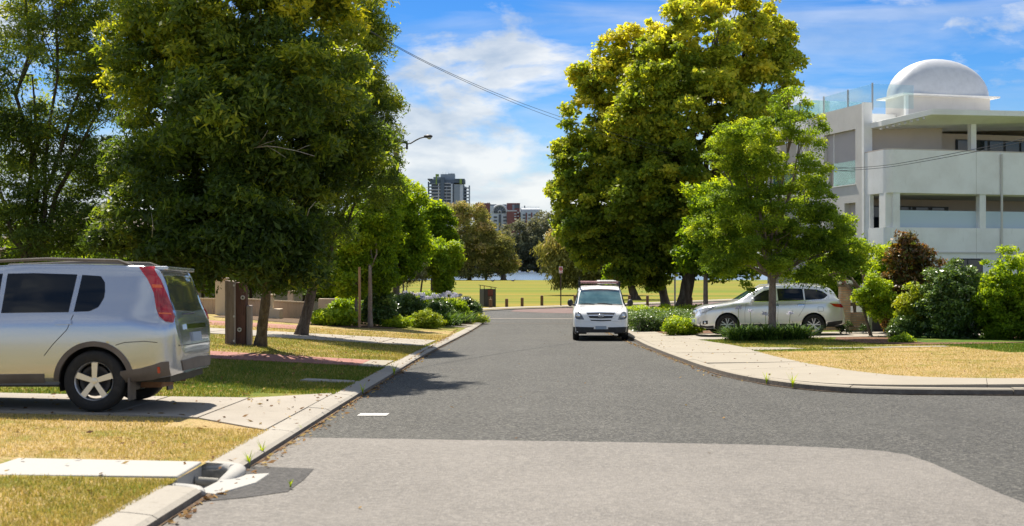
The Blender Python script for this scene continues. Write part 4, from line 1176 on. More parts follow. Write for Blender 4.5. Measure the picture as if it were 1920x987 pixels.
for ax, sg in (('y-', -1), ('y+', 1)):
    c.patch('side_window', [(1.78, 1.20), (2.0, 1.37), (2.25, 1.52), (2.62, 1.585)], [(1.78, 1.165), (2.0, 1.165), (2.25, 1.17), (2.62, 1.18)], ax, M_carglass)
    c.patch('side_window', [(2.70, 1.59), (3.1, 1.60), (3.56, 1.59)], [(2.70, 1.185), (3.1, 1.195), (3.56, 1.205)], ax, M_carglass)
    c.patch('side_window', [(3.61, 1.59), (4.05, 1.56), (4.22, 1.50), (4.38, 1.39)], [(3.61, 1.21), (4.05, 1.225), (4.25, 1.26), (4.38, 1.36)], ax, M_carglass)
    wt = c.line([(1.75, 1.15), (2.5, 1.165), (3.6, 1.19), (4.3, 1.235), (4.42, 1.36)], ax, 0.022, M_chrome, 'window_trim', 0.007)
    c.patch('tail_light', [(4.42, 1.10), (4.6, 1.085), (4.80, 1.075), (4.90, 1.06)], [(4.44, 1.085), (4.58, 0.985), (4.80, 0.955), (4.92, 0.955)], ax, M_red, eps=0.014, n=14)
    c.patch('headlight', [(0.10, 0.86), (0.30, 0.955), (0.60, 1.0)], [(0.10, 0.76), (0.30, 0.80), (0.56, 0.935)], ax, M_lens, eps=0.010, n=12)
    fl = c.patch('fog_light', [(0.17, 0.50), (0.33, 0.52)], [(0.17, 0.38), (0.33, 0.40)], ax, M_black, eps=0.008, n=6, k=3)
    h, nn = c.hit((0.25, 0.45), ax); mb = MB(); mb.ball(tuple(h), (0.05, 0.02, 0.05), 12, 6); mb.build('lamp_bowl', M_chrome, fl, smooth='all')
    c.patch('door_handle', [(2.47, 1.045), (2.70, 1.05)], [(2.47, 1.0), (2.70, 1.005)], ax, M_chrome, eps=0.035, n=8, k=2)
    c.patch('door_handle', [(3.33, 1.065), (3.56, 1.07)], [(3.33, 1.02), (3.56, 1.025)], ax, M_chrome, eps=0.035, n=8, k=2)
    for pts in ([(2.66, 1.17), (2.68, 0.8), (2.64, 0.36)], [(3.60, 1.19), (3.58, 1.0), (3.45, 0.80), (3.36, 0.66)], [(1.62, 1.12), (1.56, 0.8), (1.57, 0.36)], [(4.02, 0.98), (4.20, 0.98), (4.20, 0.83), (4.02, 0.83), (4.02, 0.98)]):
        c.line(pts, ax, 0.009)
    c.patch('sill_cladding', [(1.44, 0.40), (2.4, 0.41), (3.40, 0.42)], [(1.44, 0.30), (2.4, 0.31), (3.40, 0.31)], ax, M_black, eps=0.012, n=16, k=3)
    c.patch('bumper', [(4.34, 0.46), (4.6, 0.50), (4.86, 0.52)], [(4.33, 0.34), (4.6, 0.36), (4.88, 0.42)], ax, M_black, eps=0.012, n=12, k=3)
    c.patch('bumper', [(0.10, 0.36), (0.3, 0.33), (0.52, 0.35)], [(0.10, 0.29), (0.3, 0.27), (0.52, 0.28)], ax, M_black, eps=0.012, n=12, k=3)
    mirror(c, 1.80, 0.93, 1.19, M_silver2, sg, (0.10, 0.2, 0.15))
    for wx in (0.98, 3.88):
        wheel(pf, wx, sg * 0.855, 0.37, 0.235, 'twin', sg)
    mb = MB(); mb.tube([(2.25, sg * 0.64, 1.64), (2.4, sg * 0.63, 1.73), (3.2, sg * 0.64, 1.78), (4.1, sg * 0.63, 1.735), (4.3, sg * 0.63, 1.66)], 0.018, 8)
    mb.build('roof_rail', M_alloy, pf, smooth=True)
c.patch('windscreen', [(-0.62, 1.59), (0, 1.63), (0.62, 1.59)], [(-0.76, 1.22), (0, 1.24), (0.76, 1.22)], 'x-', M_screen, n=18)
c.patch('rear_window', [(-0.58, 1.56), (0, 1.58), (0.58, 1.56)], [(-0.74, 1.24), (0, 1.22), (0.74, 1.24)], 'x+', M_carglass, n=18)
c.patch('grille', [(-0.42, 0.86), (0, 0.90), (0.42, 0.86)], [(-0.32, 0.66), (0, 0.62), (0.32, 0.66)], 'x-', M_chrome, eps=0.012, n=14)
c.patch('number_plate', [(-0.19, 0.55), (0.19, 0.55)], [(-0.19, 0.44), (0.19, 0.44)], 'x-', M_plate, eps=0.02, n=6, k=2)
c.patch('number_plate', [(-0.19, 0.90), (0.19, 0.90)], [(-0.19, 0.79), (0.19, 0.79)], 'x+', M_plate, eps=0.02, n=6, k=2)
# ================================================================== vegetation
def bark(name, c, c2, sc=9):
    return mat(name, c, 0.92, spec=0.15, noise=[(sc, c2, 0.42, 0.66, (1, 1, 0.25)), (sc * 5, tuple(x * 0.45 for x in c), 0.55, 0.72, (1, 1, 0.3))], bump=(sc * 2.5, 1.0, 0.04))
M_bark = bark('rough dark bark', (0.085, 0.065, 0.05), (0.16, 0.13, 0.105))
M_bark2 = bark('plane tree bark', (0.10, 0.075, 0.055), (0.20, 0.17, 0.13), 5)
M_bark3 = bark('grey bark', (0.22, 0.17, 0.145), (0.32, 0.27, 0.23))
M_bark4 = bark('pale bark', (0.36, 0.31, 0.25), (0.5, 0.45, 0.38))
M_barkf = bark('far bark', (0.08, 0.065, 0.05), (0.15, 0.12, 0.095), 2)
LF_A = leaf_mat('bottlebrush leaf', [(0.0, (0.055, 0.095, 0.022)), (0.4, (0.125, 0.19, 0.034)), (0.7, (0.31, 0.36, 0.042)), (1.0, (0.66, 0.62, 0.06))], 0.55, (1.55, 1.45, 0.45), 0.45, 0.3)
LF_lime = leaf_mat('lime leaf', [(0.0, (0.13, 0.23, 0.014)), (0.5, (0.27, 0.40, 0.018)), (1.0, (0.46, 0.54, 0.03))], 0.5, (1.4, 1.3, 0.35))
LF_D = leaf_mat('garden tree leaf', [(0.0, (0.0949, 0.1771, 0.0152)), (0.5, (0.2024, 0.3289, 0.0202)), (1.0, (0.4301, 0.5313, 0.0329))], 0.6, (1.55, 1.35, 0.35), 0.5, 0.2)
LF_G = leaf_mat('plane tree leaf', [(0.0, (0.13, 0.20, 0.028)), (0.4, (0.27, 0.34, 0.038)), (0.7, (0.46, 0.48, 0.05)), (1.0, (0.66, 0.60, 0.07))], 0.60, (1.35, 1.3, 0.5), 0.5, 0.2)
LF_H = leaf_mat('fluffy tree leaf', [(0.0, (0.10, 0.18, 0.022)), (0.5, (0.22, 0.33, 0.032)), (1.0, (0.44, 0.52, 0.05))], 0.62, (1.5, 1.35, 0.45), 0.5, 0.2)
LF_gum = leaf_mat('gum leaf', [(0.0, (0.115, 0.13, 0.04)), (0.5, (0.25, 0.255, 0.07)), (0.85, (0.41, 0.375, 0.095)), (1.0, (0.50, 0.37, 0.20))], 0.38, (1.2, 1.12, 0.6), 0.6, 0.2)
LF_far = leaf_mat('far shore leaf', [(0.0, (0.095, 0.105, 0.065)), (0.5, (0.17, 0.18, 0.10)), (1.0, (0.27, 0.26, 0.125))], 0.3, (1.2, 1.12, 0.7), 0.6, 0.2)  # lightened and greyed: thin haze over the lake put into leaf colour
LF_dark = leaf_mat('dark shrub leaf', [(0.0, (0.0387, 0.0788, 0.0213)), (0.5, (0.0788, 0.1487, 0.0312)), (1.0, (0.2100, 0.3063, 0.0525))], 0.3, (1.4, 1.3, 0.5), 0.35, 0.5)
LF_lime2 = leaf_mat('lime shrub leaf', [(0.0, (0.132, 0.204, 0.014)), (0.6, (0.264, 0.360, 0.022)), (1.0, (0.456, 0.480, 0.036))], 0.45, (1.4, 1.3, 0.4))
LF_olive = leaf_mat('grey green leaf', [(0.0, (0.11, 0.12, 0.06)), (1.0, (0.27, 0.27, 0.14))], 0.35, (1.2, 1.2, 0.7))
LF_red = leaf_mat('reddish leaf', [(0.0, (0.060, 0.072, 0.019)), (0.4, (0.192, 0.084, 0.030)), (0.75, (0.120, 0.168, 0.036)), (1.0, (0.360, 0.192, 0.060))], 0.4, (1.4, 1.1, 0.4), 0.35, 0.5)
LF_strap = leaf_mat('strap leaf', [(0.0, (0.03, 0.07, 0.018)), (0.6, (0.07, 0.14, 0.03)), (1.0, (0.17, 0.26, 0.05))], 0.4, (1.4, 1.35, 0.45), 0.6, 0.12)
LF_petal = leaf_mat('pale blue petal', [(0.0, (0.48, 0.46, 0.60)), (1.0, (0.75, 0.74, 0.82))], 0.3, (1, 1, 1), 0.7, 0.2)
LF_petalw = leaf_mat('white petal', [(0.0, (0.70, 0.66, 0.50)), (1.0, (0.85, 0.83, 0.74))], 0.3, (1, 1, 1), 0.7, 0.2)
def unit(n):
    v = RNG.normal(size=(n, 3)); return v / np.linalg.norm(v, axis=1)[:, None]
def leaf_quads(pos, out, ln, wd, droop=0.0, flat=0.45, aspect_at=0.42):
    n = len(pos)
    nrm = out * 0.5 + np.array([0, 0, flat]) + unit(n) * 0.8
    nrm /= np.linalg.norm(nrm, axis=1)[:, None]
    ax = np.cross(nrm, unit(n)); ax /= np.linalg.norm(ax, axis=1)[:, None] + 1e-9
    ax[:, 2] -= droop; ax += out * 0.25
    ax /= np.linalg.norm(ax, axis=1)[:, None]
    sd_ = np.cross(nrm, ax); sd_ /= np.linalg.norm(sd_, axis=1)[:, None] + 1e-9
    k = np.clip(RNG.lognormal(-0.04, 0.32, n), 0.4, 1.9)[:, None]
    l = ln * k; w = wd * k
    b = pos - ax * l * 0.5
    m = pos + ax * l * (aspect_at - 0.5) + nrm * 0.0
    co = np.stack([b, m + sd_ * w / 2 - nrm * w * 0.15, pos + ax * l * 0.5, m - sd_ * w / 2 - nrm * w * 0.15], 1).reshape(-1, 3)
    return co, np.arange(4 * n).reshape(-1, 4)
def crown_data(lobes, n, ln, wd, sig, per=40, shell=0.62, droop=0.0, flat=0.45, vbase=0.4, vtop=0.25, vrand=0.18, vclump=0.16, zmin=None):
    lb = np.array(lobes, float)
    wt = (lb[:, 3] * lb[:, 4] * lb[:, 5]) ** (2 / 3); wt /= wt.sum()
    per = per * 4.5
    nc = max(10, int(n / per))
    li = RNG.choice(len(lb), nc, p=wt)
    d = unit(nc)
    r = shell + (1.0 - shell) * RNG.random(nc) ** 0.8
    inner = RNG.random(nc) < 0.10
    r = np.where(inner, RNG.uniform(0.15, shell, nc), r)
    r *= 1 + 0.07 * RNG.normal(size=nc)
    cc = lb[li, :3] + d * r[:, None] * lb[li, 3:]
    ck = RNG.uniform(0.35, 1.7, nc)
    R_c = sig * 2.05 * np.sqrt(ck) * RNG.uniform(0.85, 1.15, nc)
    ck = ck / ck.sum()
    ci = RNG.choice(nc, n, p=ck)
    # every tuft is a ragged dome of leaves: most on its upper and outer side
    dr = unit(n) + d[ci] * 0.45
    dr[:, 2] = np.where(RNG.random(n) < 0.62, np.abs(dr[:, 2]), dr[:, 2])
    dr /= np.linalg.norm(dr, axis=1)[:, None] + 1e-9
    off = dr * (RNG.random(n) ** 0.42 * (1 + 0.13 * RNG.normal(size=n)))[:, None]
    off[:, 2] *= 0.72
    pos = cc[ci] + off * R_c[ci][:, None]
    pos[:, 2] -= droop * 0.25 * R_c[ci] * (off[:, 0] ** 2 + off[:, 1] ** 2)
    out_ = d[ci] * 0.45 + dr * 0.7
    out_ /= np.linalg.norm(out_, axis=1)[:, None] + 1e-9
    if zmin is not None:
        k = pos[:, 2] > zmin; pos, out_, ci = pos[k], out_[k], ci[k]
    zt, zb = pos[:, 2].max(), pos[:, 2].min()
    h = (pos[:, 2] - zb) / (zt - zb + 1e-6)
    v = vbase + vtop * (h - 0.5) * 2 + RNG.normal(size=nc)[ci] * vclump + RNG.normal(size=len(pos)) * vrand  # yellower with height: sunlit tops put into leaf colour, along with new growth
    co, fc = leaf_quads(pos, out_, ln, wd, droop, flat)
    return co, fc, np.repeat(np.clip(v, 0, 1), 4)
def LO(u, v, ru, rv, Y, ry=None):
    s = S(Y); return (P(u, Y), Y, Z(v, Y), ru * s, ru * s if ry is None else ry, rv * s)
def limb(a, b, r0, r1, sag=0.12, n=7, wob=0.05):
    a, b = np.array(a, float), np.array(b, float)
    t = np.linspace(0, 1, n)[:, None]
    p = a + (b - a) * t
    L = np.linalg.norm(b - a)
    p[:, 2] += sag * L * np.sin(pi * t[:, 0]) * 0.6
    w = RNG.normal(size=(n, 3)) * wob * L * 0.35; w[0] = 0; w[-1] = 0
    return p + w, np.linspace(r0, r1, n)
def tree(name, label, base, lobes, n, ln, wd, sig, lm, bm, tr, fork=None, lean=(0, 0), cat='tree', group=None, nl=10, twigs=14, cname='crown', trunk=True, extra=None, **kw):
    """base (x, y, z); lobes in world metres"""
    root = thing(name, label, cat, base, 0, group)
    B = np.array(base, float)
    lb = np.array([(l[0] - B[0], l[1] - B[1], l[2] - B[2], *l[3:]) for l in lobes])
    if trunk:
        zlow = (lb[:, 2] - lb[:, 5]).min()
        fz = fork if fork is not None else max(zlow + 0.5, 0.8)
        top = np.array([lean[0], lean[1], fz])
        mb = MB()
        k = 9
        t = np.linspace(0, 1, k)
        pts = [(top[0] * q + 0.03 * tr * jit(1), top[1] * q, -0.12 + (fz + 0.12) * q) for q in t]
        rad = [tr * (1.0 + 0.55 * max(0, 0.25 - q) / 0.25 * 0.6 - 0.28 * q) * (1 + jit(0.05)) for q in t]
        mb.tube(pts, rad, 14)
        mb.build('trunk', bm, root, smooth='all')
        mb = MB()
        order = np.argsort(-(lb[:, 3] * lb[:, 5]))[:nl]
        for i in order:
            tgt = lb[i, :3] + np.array([jit(0.2), jit(0.2), 0.1]) * lb[i, 3]
            p, r_ = limb(top * np.array([1, 1, random.uniform(0.86, 1.0)]), tgt, tr * random.uniform(0.38, 0.55), tr * 0.10)
            mb.tube(p, r_, 8)
            for _ in range(max(1, twigs // max(1, len(order)))):
                s0 = p[random.randint(3, 6)]
                e = lb[i, :3] + unit(1)[0] * lb[i, 3:] * 0.9
                q, rr_ = limb(s0, e, tr * 0.13, tr * 0.03, n=5)
                mb.tube(q, rr_, 5)
        mb.build('branches', bm, root, smooth='all')
    co, fc, v = crown_data(lb, n, ln, wd, sig, **kw)
    lk(cname, np_mesh(cname, co, fc, v, [lm]), root)
    return root
def px_lobes(rows, Y, ryf=1.0):
    o = []
    for r in rows:
        yo = r[4] if len(r) > 4 else 0.0
        l = LO(r[0], r[1], r[2], r[3], Y + yo)
        o.append((l[0], l[1], l[2], l[3], l[3] * ryf, l[5]))
    return o
def bz(x, y): return float(TL(x, y)) if x < 0 else float(TR(x, y))
# -------- big bottlebrush on the left verge
Ya = 23.6
bx = P(487, 28.6)
la = px_lobes([(330, 110, 120, 120, 0.3), (455, 60, 140, 120, 0), (590, 100, 95, 110, 0.6), (640, 215, 75, 105, 1.2), (480, 240, 130, 130, -0.5), (345, 330, 110, 120, 0), (440, 420, 120, 90, -0.4), (540, 390, 90, 100, 0.4), (640, 305, 70, 85, 1.4), (265, 430, 80, 75, 0.6), (330, -70, 130, 110, 0.4), (490, -110, 150, 110, 0.2), (625, -40, 80, 80, 0.8), (500, 492, 95, 42, 0.2), (560, 475, 40, 45, 0.5), (380, 490, 70, 40, 0.3), (270, 90, 70, 90, 0.8), (320, 470, 70, 45, -0.2), (430, 330, 110, 90, 1.5), (560, 280, 100, 90, 1.8), (330, 230, 100, 80, 1.4), (420, 160, 110, 90, 1.8), (250, 330, 60, 60, 1.6), (560, 180, 90, 80, -1.2), (400, 210, 90, 70, -1.4)], Ya, 0.95)
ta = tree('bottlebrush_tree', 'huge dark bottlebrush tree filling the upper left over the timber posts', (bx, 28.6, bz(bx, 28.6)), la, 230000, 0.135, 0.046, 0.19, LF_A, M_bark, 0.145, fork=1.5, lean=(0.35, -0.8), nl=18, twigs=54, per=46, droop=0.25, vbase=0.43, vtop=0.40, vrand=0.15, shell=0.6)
# bare pale twigs that stick out of the crown
def pw(u, v, Y): return np.array([P(u, Y), Y, Z(v, Y)]) - np.array(ta.location)
for pts, r in (([(450, 285, 25.6), (478, 277, 25.4), (500, 274, 25.2), (520, 276, 25.1), (555, 283, 25.0), (590, 293, 24.9)], 0.013), ([(480, 276, 25.4), (500, 268, 25.2), (515, 264, 25.1)], 0.008), ([(485, 270, 25.4), (496, 255, 25.2), (502, 244, 25.1)], 0.009), ([(500, 274, 25.2), (518, 284, 25.1), (536, 296, 25.0)], 0.007), ([(555, 283, 25.0), (570, 276, 24.9), (582, 272, 24.9)], 0.006), ([(470, 280, 25.5), (462, 262, 25.4)], 0.006), ([(576, 405, 25.4), (580, 392, 25.3), (592, 378, 25.2)], 0.010), ([(572, 113, 25.5), (590, 100, 25.4), (596, 92, 25.3)], 0.012), ([(285, 445, 25.8), (287, 425, 25.6), (284, 400, 25.6)], 0.009)):
    mb = MB(); mb.tube([pw(p[0], p[1], p[2] - 3.2) for p in pts], np.linspace(r, r * 0.4, len(pts)), 6)
    mb.build('bare_twig', M_bark4, ta, smooth='all')
# -------- its neighbours on the verge
Yb = 35.5; bx = P(563, 36)
lb_ = px_lobes([(640, 170, 80, 110), (690, 270, 58, 100), (600, 390, 60, 55), (672, 120, 50, 95), (545, 500, 60, 40), (660, 30, 55, 90), (555, 470, 45, 50), (700, 340, 40, 50), (590, 450, 42, 48), (570, 498, 42, 34), (620, 430, 34, 40), (700, 215, 42, 80), (705, 75, 28, 50)], Yb, 1.1)
tree('bottlebrush_tree', 'second dark verge tree with thick leaning trunk right of the timber posts', (bx, 36, bz(bx, 36)), lb_, 130000, 0.11, 0.030, 0.20, LF_A, M_bark, 0.185, fork=1.7, lean=(0.45, 0.0), nl=11, twigs=33, per=46, droop=0.25, vbase=0.36, vtop=0.30, vrand=0.14)
Yc = 31.0; bx = P(60, 31)
lc = px_lobes([(60, 150, 120, 150), (-40, 300, 120, 130), (120, 380, 90, 90), (20, 450, 110, 60), (170, 120, 55, 110), (60, -60, 130, 110), (175, 420, 60, 70), (230, 30, 50, 60), (215, 170, 60, 80), (200, 300, 60, 70), (120, 250, 60, 70), (110, 20, 70, 70)], Yc, 0.9)
tree('bottlebrush_tree', 'dark verge tree at the far left edge behind the silver car roof', (bx, 31, bz(bx, 31)), lc, 120000, 0.115, 0.032, 0.21, LF_A, M_bark, 0.17, fork=1.6, nl=8, twigs=24, per=44, droop=0.25, vbase=0.34, vtop=0.3, vrand=0.14)
# -------- garden trees along the left
Yd = 46.0; bx = P(668, 46)
tree('young_tree', 'young lime green tree, brightest foliage behind the dark left trees', (bx, 46, bz(bx, 46)), px_lobes([(655, 440, 36, 45), (635, 490, 38, 40), (672, 415, 22, 28), (610, 525, 36, 26), (655, 530, 40, 26), (682, 470, 18, 35)], Yd), 26000, 0.13, 0.075, 0.16, LF_lime, M_bark3, 0.07, fork=1.5, nl=6, twigs=12, per=30, vbase=0.6, vtop=0.2)
st_ = MB(); st_.tube([(0, 0, -0.1), (0.01, 0, 1.0), (0.0, 0.01, 2.3)], [0.055, 0.052, 0.05], 8)
so_ = st_.build('tree_stake', mat('weathered stake', (0.26, 0.16, 0.09), 0.9, noise=[(9, (0.36, 0.24, 0.15), 0.4, 0.7, (1, 1, 0.2))]), smooth=True)
bx = P(674, 44.5); so_.location = (bx, 44.5, bz(bx, 44.5)); tag(so_, 'brown wooden tree stake beside the left garden bed', 'stake')
Ye = 52.0; bx = P(694, 45.5)
tree('garden_tree', 'leafy green tree with slim purplish grey trunk at the edge of the left garden bed', (bx, 45.5, bz(bx, 45.5)), px_lobes([(705, 410, 48, 70), (690, 480, 42, 50), (725, 360, 34, 34), (668, 500, 36, 40), (712, 520, 36, 26)], 46.5), 42000, 0.12, 0.065, 0.17, LF_D, M_bark3, 0.095, fork=2.4, nl=6, twigs=18, per=32, vbase=0.42, vtop=0.28)
bx = P(722, 52)
tree('garden_tree', 'round headed green tree with thick dark trunk standing in the agapanthus bed', (bx, 52, bz(bx, 52)), px_lobes([(735, 385, 44, 52), (765, 385, 32, 42), (745, 450, 52, 50), (700, 440, 46, 56), (720, 500, 56, 32), (772, 450, 28, 40), (735, 345, 26, 20), (770, 490, 26, 20)], 52.5), 60000, 0.13, 0.07, 0.18, LF_D, M_bark, 0.26, fork=2.2, nl=8, twigs=24, per=32, vbase=0.5, vtop=0.28)
bx = P(756, 57.5)
tree('small_olive_tree', 'small grey leaved tree with pale forked stems behind the agapanthus', (bx, 57.5, bz(bx, 57.5)), px_lobes([(750, 515, 30, 24), (778, 510, 22, 24), (735, 528, 18, 18), (765, 495, 26, 16)], 57.5), 12000, 0.10, 0.03, 0.16, LF_olive, M_bark4, 0.07, fork=0.9, nl=4, twigs=12, per=30)
bx = P(783, 60)
tree('small_olive_tree', 'thin leaning grey sapling between the forked tree and the lime tree', (bx, 60, bz(bx, 60)), px_lobes([(790, 490, 16, 26), (786, 512, 10, 12)], 60), 4000, 0.11, 0.035, 0.16, LF_olive, M_bark3, 0.06, fork=2.0, lean=(0.25, 0), nl=2, twigs=6, per=26)
bx = P(812, 64)
tree('garden_tree', 'dense dark green upright tree right of the round headed tree', (bx, 64, float(G(64)) + 0.1), px_lobes([(815, 440, 36, 48), (800, 475, 26, 32), (833, 470, 26, 40), (818, 405, 22, 20), (790, 440, 16, 26)], 64), 36000, 0.15, 0.085, 0.2, LF_D, M_bark, 0.16, fork=2.4, nl=5, twigs=15, per=34, vbase=0.3, vtop=0.25)
bx = P(822, 59)
tree('garden_tree', 'short lime green tree with leafy trunk at the end of the garden bed', (bx, 59, float(G(59)) + 0.15), px_lobes([(828, 478, 34, 26), (815, 500, 26, 22), (845, 490, 18, 20), (832, 525, 14, 24), (800, 480, 20, 20), (826, 548, 10, 14)], 59), 26000, 0.13, 0.075, 0.16, LF_lime, M_bark, 0.10, fork=1.9, lean=(0.3, 0), nl=5, twigs=12, per=30, vbase=0.45)
# -------- tall planting behind the left fence
for i, (u, v, ru, rv, Y) in enumerate([(250, 500, 90, 70, 60), (380, 500, 60, 55, 58), (470, 470, 80, 80, 62), (570, 490, 70, 65, 60), (640, 520, 50, 50, 57), (120, 480, 100, 90, 62), (-30, 470, 110, 100, 60)]):
    bx = P(u, Y)
    lab = ['dark hedge tree behind the left end of the boarded fence', 'bright leafy shrub behind the boarded fence and cream pillar', 'tall dark shrub behind the timber posts', 'dark shrub behind the second leaning trunk', 'leafy shrub behind the young lime tree', 'garden tree behind the silver car', 'garden tree at far left behind the car bonnet'][i]
    tree('garden_shrub', lab, (bx, Y, bz(bx, Y)), px_lobes([(u, v, ru, rv), (u - ru * 0.5, v + rv * 0.3, ru * 0.6, rv * 0.6), (u + ru * 0.5, v + rv * 0.3, ru * 0.6, rv * 0.7)], Y), 22000, 0.16, 0.08, 0.22, LF_lime if i == 1 else LF_D, M_bark, 0.09, nl=3, twigs=9, cat='shrub', group='garden planting behind the left fence', vbase=0.35, zmin=0.05)
# -------- gums on the near lake shore
Yg = 283
gum = [('tall olive brown gum tree on the near lake shore', 880, [(880, 420, 34, 34), (897, 432, 26, 30), (862, 400, 22, 16), (893, 394, 14, 13), (880, 465, 38, 34), (850, 470, 26, 40), (902, 480, 30, 28), (842, 395, 12, 10), (872, 512, 26, 9), (905, 415, 8, 8)], 17000),
       ('rounded olive gum tree leaning right on the near lake shore', 944, [(928, 456, 22, 18), (934, 475, 26, 26), (952, 493, 14, 13), (915, 472, 26, 28), (935, 502, 24, 12), (961, 499, 8, 9), (943, 450, 9, 9), (910, 512, 18, 7)], 13000),
       ('broad shore gum half hidden behind the lime green tree', 848, [(830, 470, 34, 50), (800, 490, 40, 36), (845, 500, 26, 20)], 9000),
       ('shore gum behind the garden trees on the left', 690, [(690, 450, 60, 50), (640, 470, 60, 45), (735, 470, 40, 44)], 9000)]
for lab, u, rows, n in gum:
    bx = P(u, Yg)
    tree('gum_tree', lab, (bx, Yg, float(G(Yg)) + 0.1), px_lobes(rows, Yg), int(n * 1.35), 0.62, 0.22, 0.85, LF_gum, M_barkf, 0.75 if u == 944 else 0.6, nl=6, twigs=18, per=34, droop=0.5, vbase=0.5, vtop=0.15, vrand=0.2, vclump=0.24, shell=0.68, group='gum trees on the near lake shore', zmin=0.4)
# palm
bx = P(911, 290)
pm = thing('palm_tree', 'shaggy palm tree poking out between the shore gums', 'palm', (bx, 290, float(G(290))))
mb = MB(); hz = Z(418, 290) - float(G(290)); mb.tube([(0, 0, 0), (0.2, 0, hz * 0.5), (0, 0, hz)], [0.35, 0.28, 0.25], 8); mb.build('trunk', M_barkf, pm, smooth=True)
co = []; fc = []; vv = []
for i in range(90):
    a = random.uniform(0, 2 * pi); e = random.uniform(-1.1, 1.2); Lf = random.uniform(1.6, 2.6)
    px_ = [];
    for t in np.linspace(0, 1, 5):
        px_.append((cos(a) * cos(e) * Lf * t, sin(a) * cos(e) * Lf * t, hz + sin(e) * Lf * t - 0.9 * t * t))
    sdv = np.array([-sin(a), cos(a), 0]) * 0.16
    o = len(co)
    for k, p in enumerate(px_):
        w = 1 - abs(k / 4 - 0.4); co += [np.array(p) + sdv * w, np.array(p) - sdv * w]; vv += [0.35 + 0.4 * (e > 0)] * 2
    for k in range(4): fc.append((o + 2 * k, o + 2 * k + 1, o + 2 * k + 3, o + 2 * k + 2))
lk('fronds', np_mesh('fronds', np.array(co), np.array(fc), vv, [LF_gum]), pm)
# -------- far shore wood: tree after tree
Ys = 815; zb = -1.6
protos = []
for k in range(3):
    rows = [(0, 60, 36, 34), (-22, 40, 26, 30), (24, 44, 28, 32), (0, 25, 34, 22), (10, 80, 22, 20)] if k == 0 else [(0, 55, 30, 40), (14, 30, 32, 26), (-18, 34, 26, 28)] if k == 1 else [(0, 70, 26, 28), (-10, 40, 34, 34), (18, 45, 26, 30), (6, 20, 30, 18)]
    s = S(Ys)
    lobes = [(r[0] * s, 0, r[1] * s, r[2] * s, r[2] * s * 0.8, r[3] * s) for r in rows]
    protos.append((lobes, k))
fars = [(975, 1.0, 0, 'dark brownish tree over the far lake shore, left in the gap'), (1008, 1.05, 1, 'dark tree over the far lake shore beside the weeping tree'), (1038, 1.22, 2, 'taller tree over the far lake shore behind the plane tree edge'), (946, 0.92, 1, 'dark tree on the far lake shore behind the rounded gum'), (905, 1.0, 2, None), (860, 0.9, 0, None), (1085, 1.0, 0, None), (1130, 0.95, 1, None), (1180, 0.9, 2, None), (1235, 0.95, 0, None), (1290, 0.9, 1, None), (1345, 1.0, 2, None), (800, 0.9, 1, None), (740, 0.9, 2, None), (1400, 0.9, 0, None), (670, 0.9, 0, None), (600, 0.9, 1, None), (1500, 1.0, 0, None), (1600, 1.0, 1, None), (1720, 1.0, 2, None), (1840, 1.0, 0, None), (500, 1.0, 2, None), (380, 1.0, 0, None), (250, 1.0, 1, None), (100, 1.0, 2, None)]
made = {}
for u, sc_, k, lab in fars:
    loc = (P(u, Ys), Ys + jit(12), zb)
    if k not in made:
        made[k] = tree('shore_tree', lab or 'dark tree of the wood along the far lake shore', loc, [(l[0] + loc[0], l[1] + loc[1], l[2] + loc[2], *l[3:]) for l in protos[k][0]], 11000, 1.5, 0.75, 2.0, LF_far, M_barkf, 1.2, nl=4, twigs=8, per=22, droop=0.3, vbase=0.42, vtop=0.15, vclump=0.2, vrand=0.22, group='wood along the far lake shore', zmin=0.3)
        made[k].scale = (sc_,) * 3
    else:
        dup(made[k], loc, random.uniform(0, 6.2), lab or 'dark tree of the wood along the far lake shore', sc_)
# low scrub at the waterline of the far shore
co, fc, v = crown_data([(P(u, 806), 807 + jit(1), -0.6, 9, 3, 2.6) for u in range(300, 1900, 22)], 26000, 1.1, 0.6, 0.9, per=16, vbase=0.3, zmin=-1.6)
tag(lk('shore_scrub', np_mesh('shore_scrub', co, fc, v, [LF_far])), kind='stuff')
# -------- weeping tree in the park and the small forked tree
bx = P(1118, 122)
tree('weeping_tree', 'weeping olive brown tree in the park behind the no parking sign', (bx, 122, float(G(122)) + 0.1), px_lobes([(1058, 475, 38, 40), (1100, 465, 56, 50), (1040, 505, 22, 34), (1075, 512, 34, 30), (1150, 480, 50, 46), (1105, 520, 40, 22), (1066, 538, 14, 18), (1035, 460, 20, 24)], 122), 30000, 0.42, 0.10, 0.5, LF_gum, M_bark2, 0.75, fork=2.2, nl=7, twigs=28, per=30, droop=1.2, vbase=0.5, vtop=0.3, vclump=0.15, zmin=0.6)
bx = P(1192, 104)
tree('small_park_tree', 'small tree with dark forked trunk in the park right of the white van', (bx, 104, float(G(104)) + 0.1), px_lobes([(1185, 500, 40, 26), (1210, 510, 30, 26), (1160, 515, 22, 16), (1222, 535, 10, 14)], 104), 12000, 0.30, 0.12, 0.4, LF_D, M_bark, 0.42, fork=1.5, lean=(-0.5, 0), nl=4, twigs=14, per=26, droop=0.5, vbase=0.35)
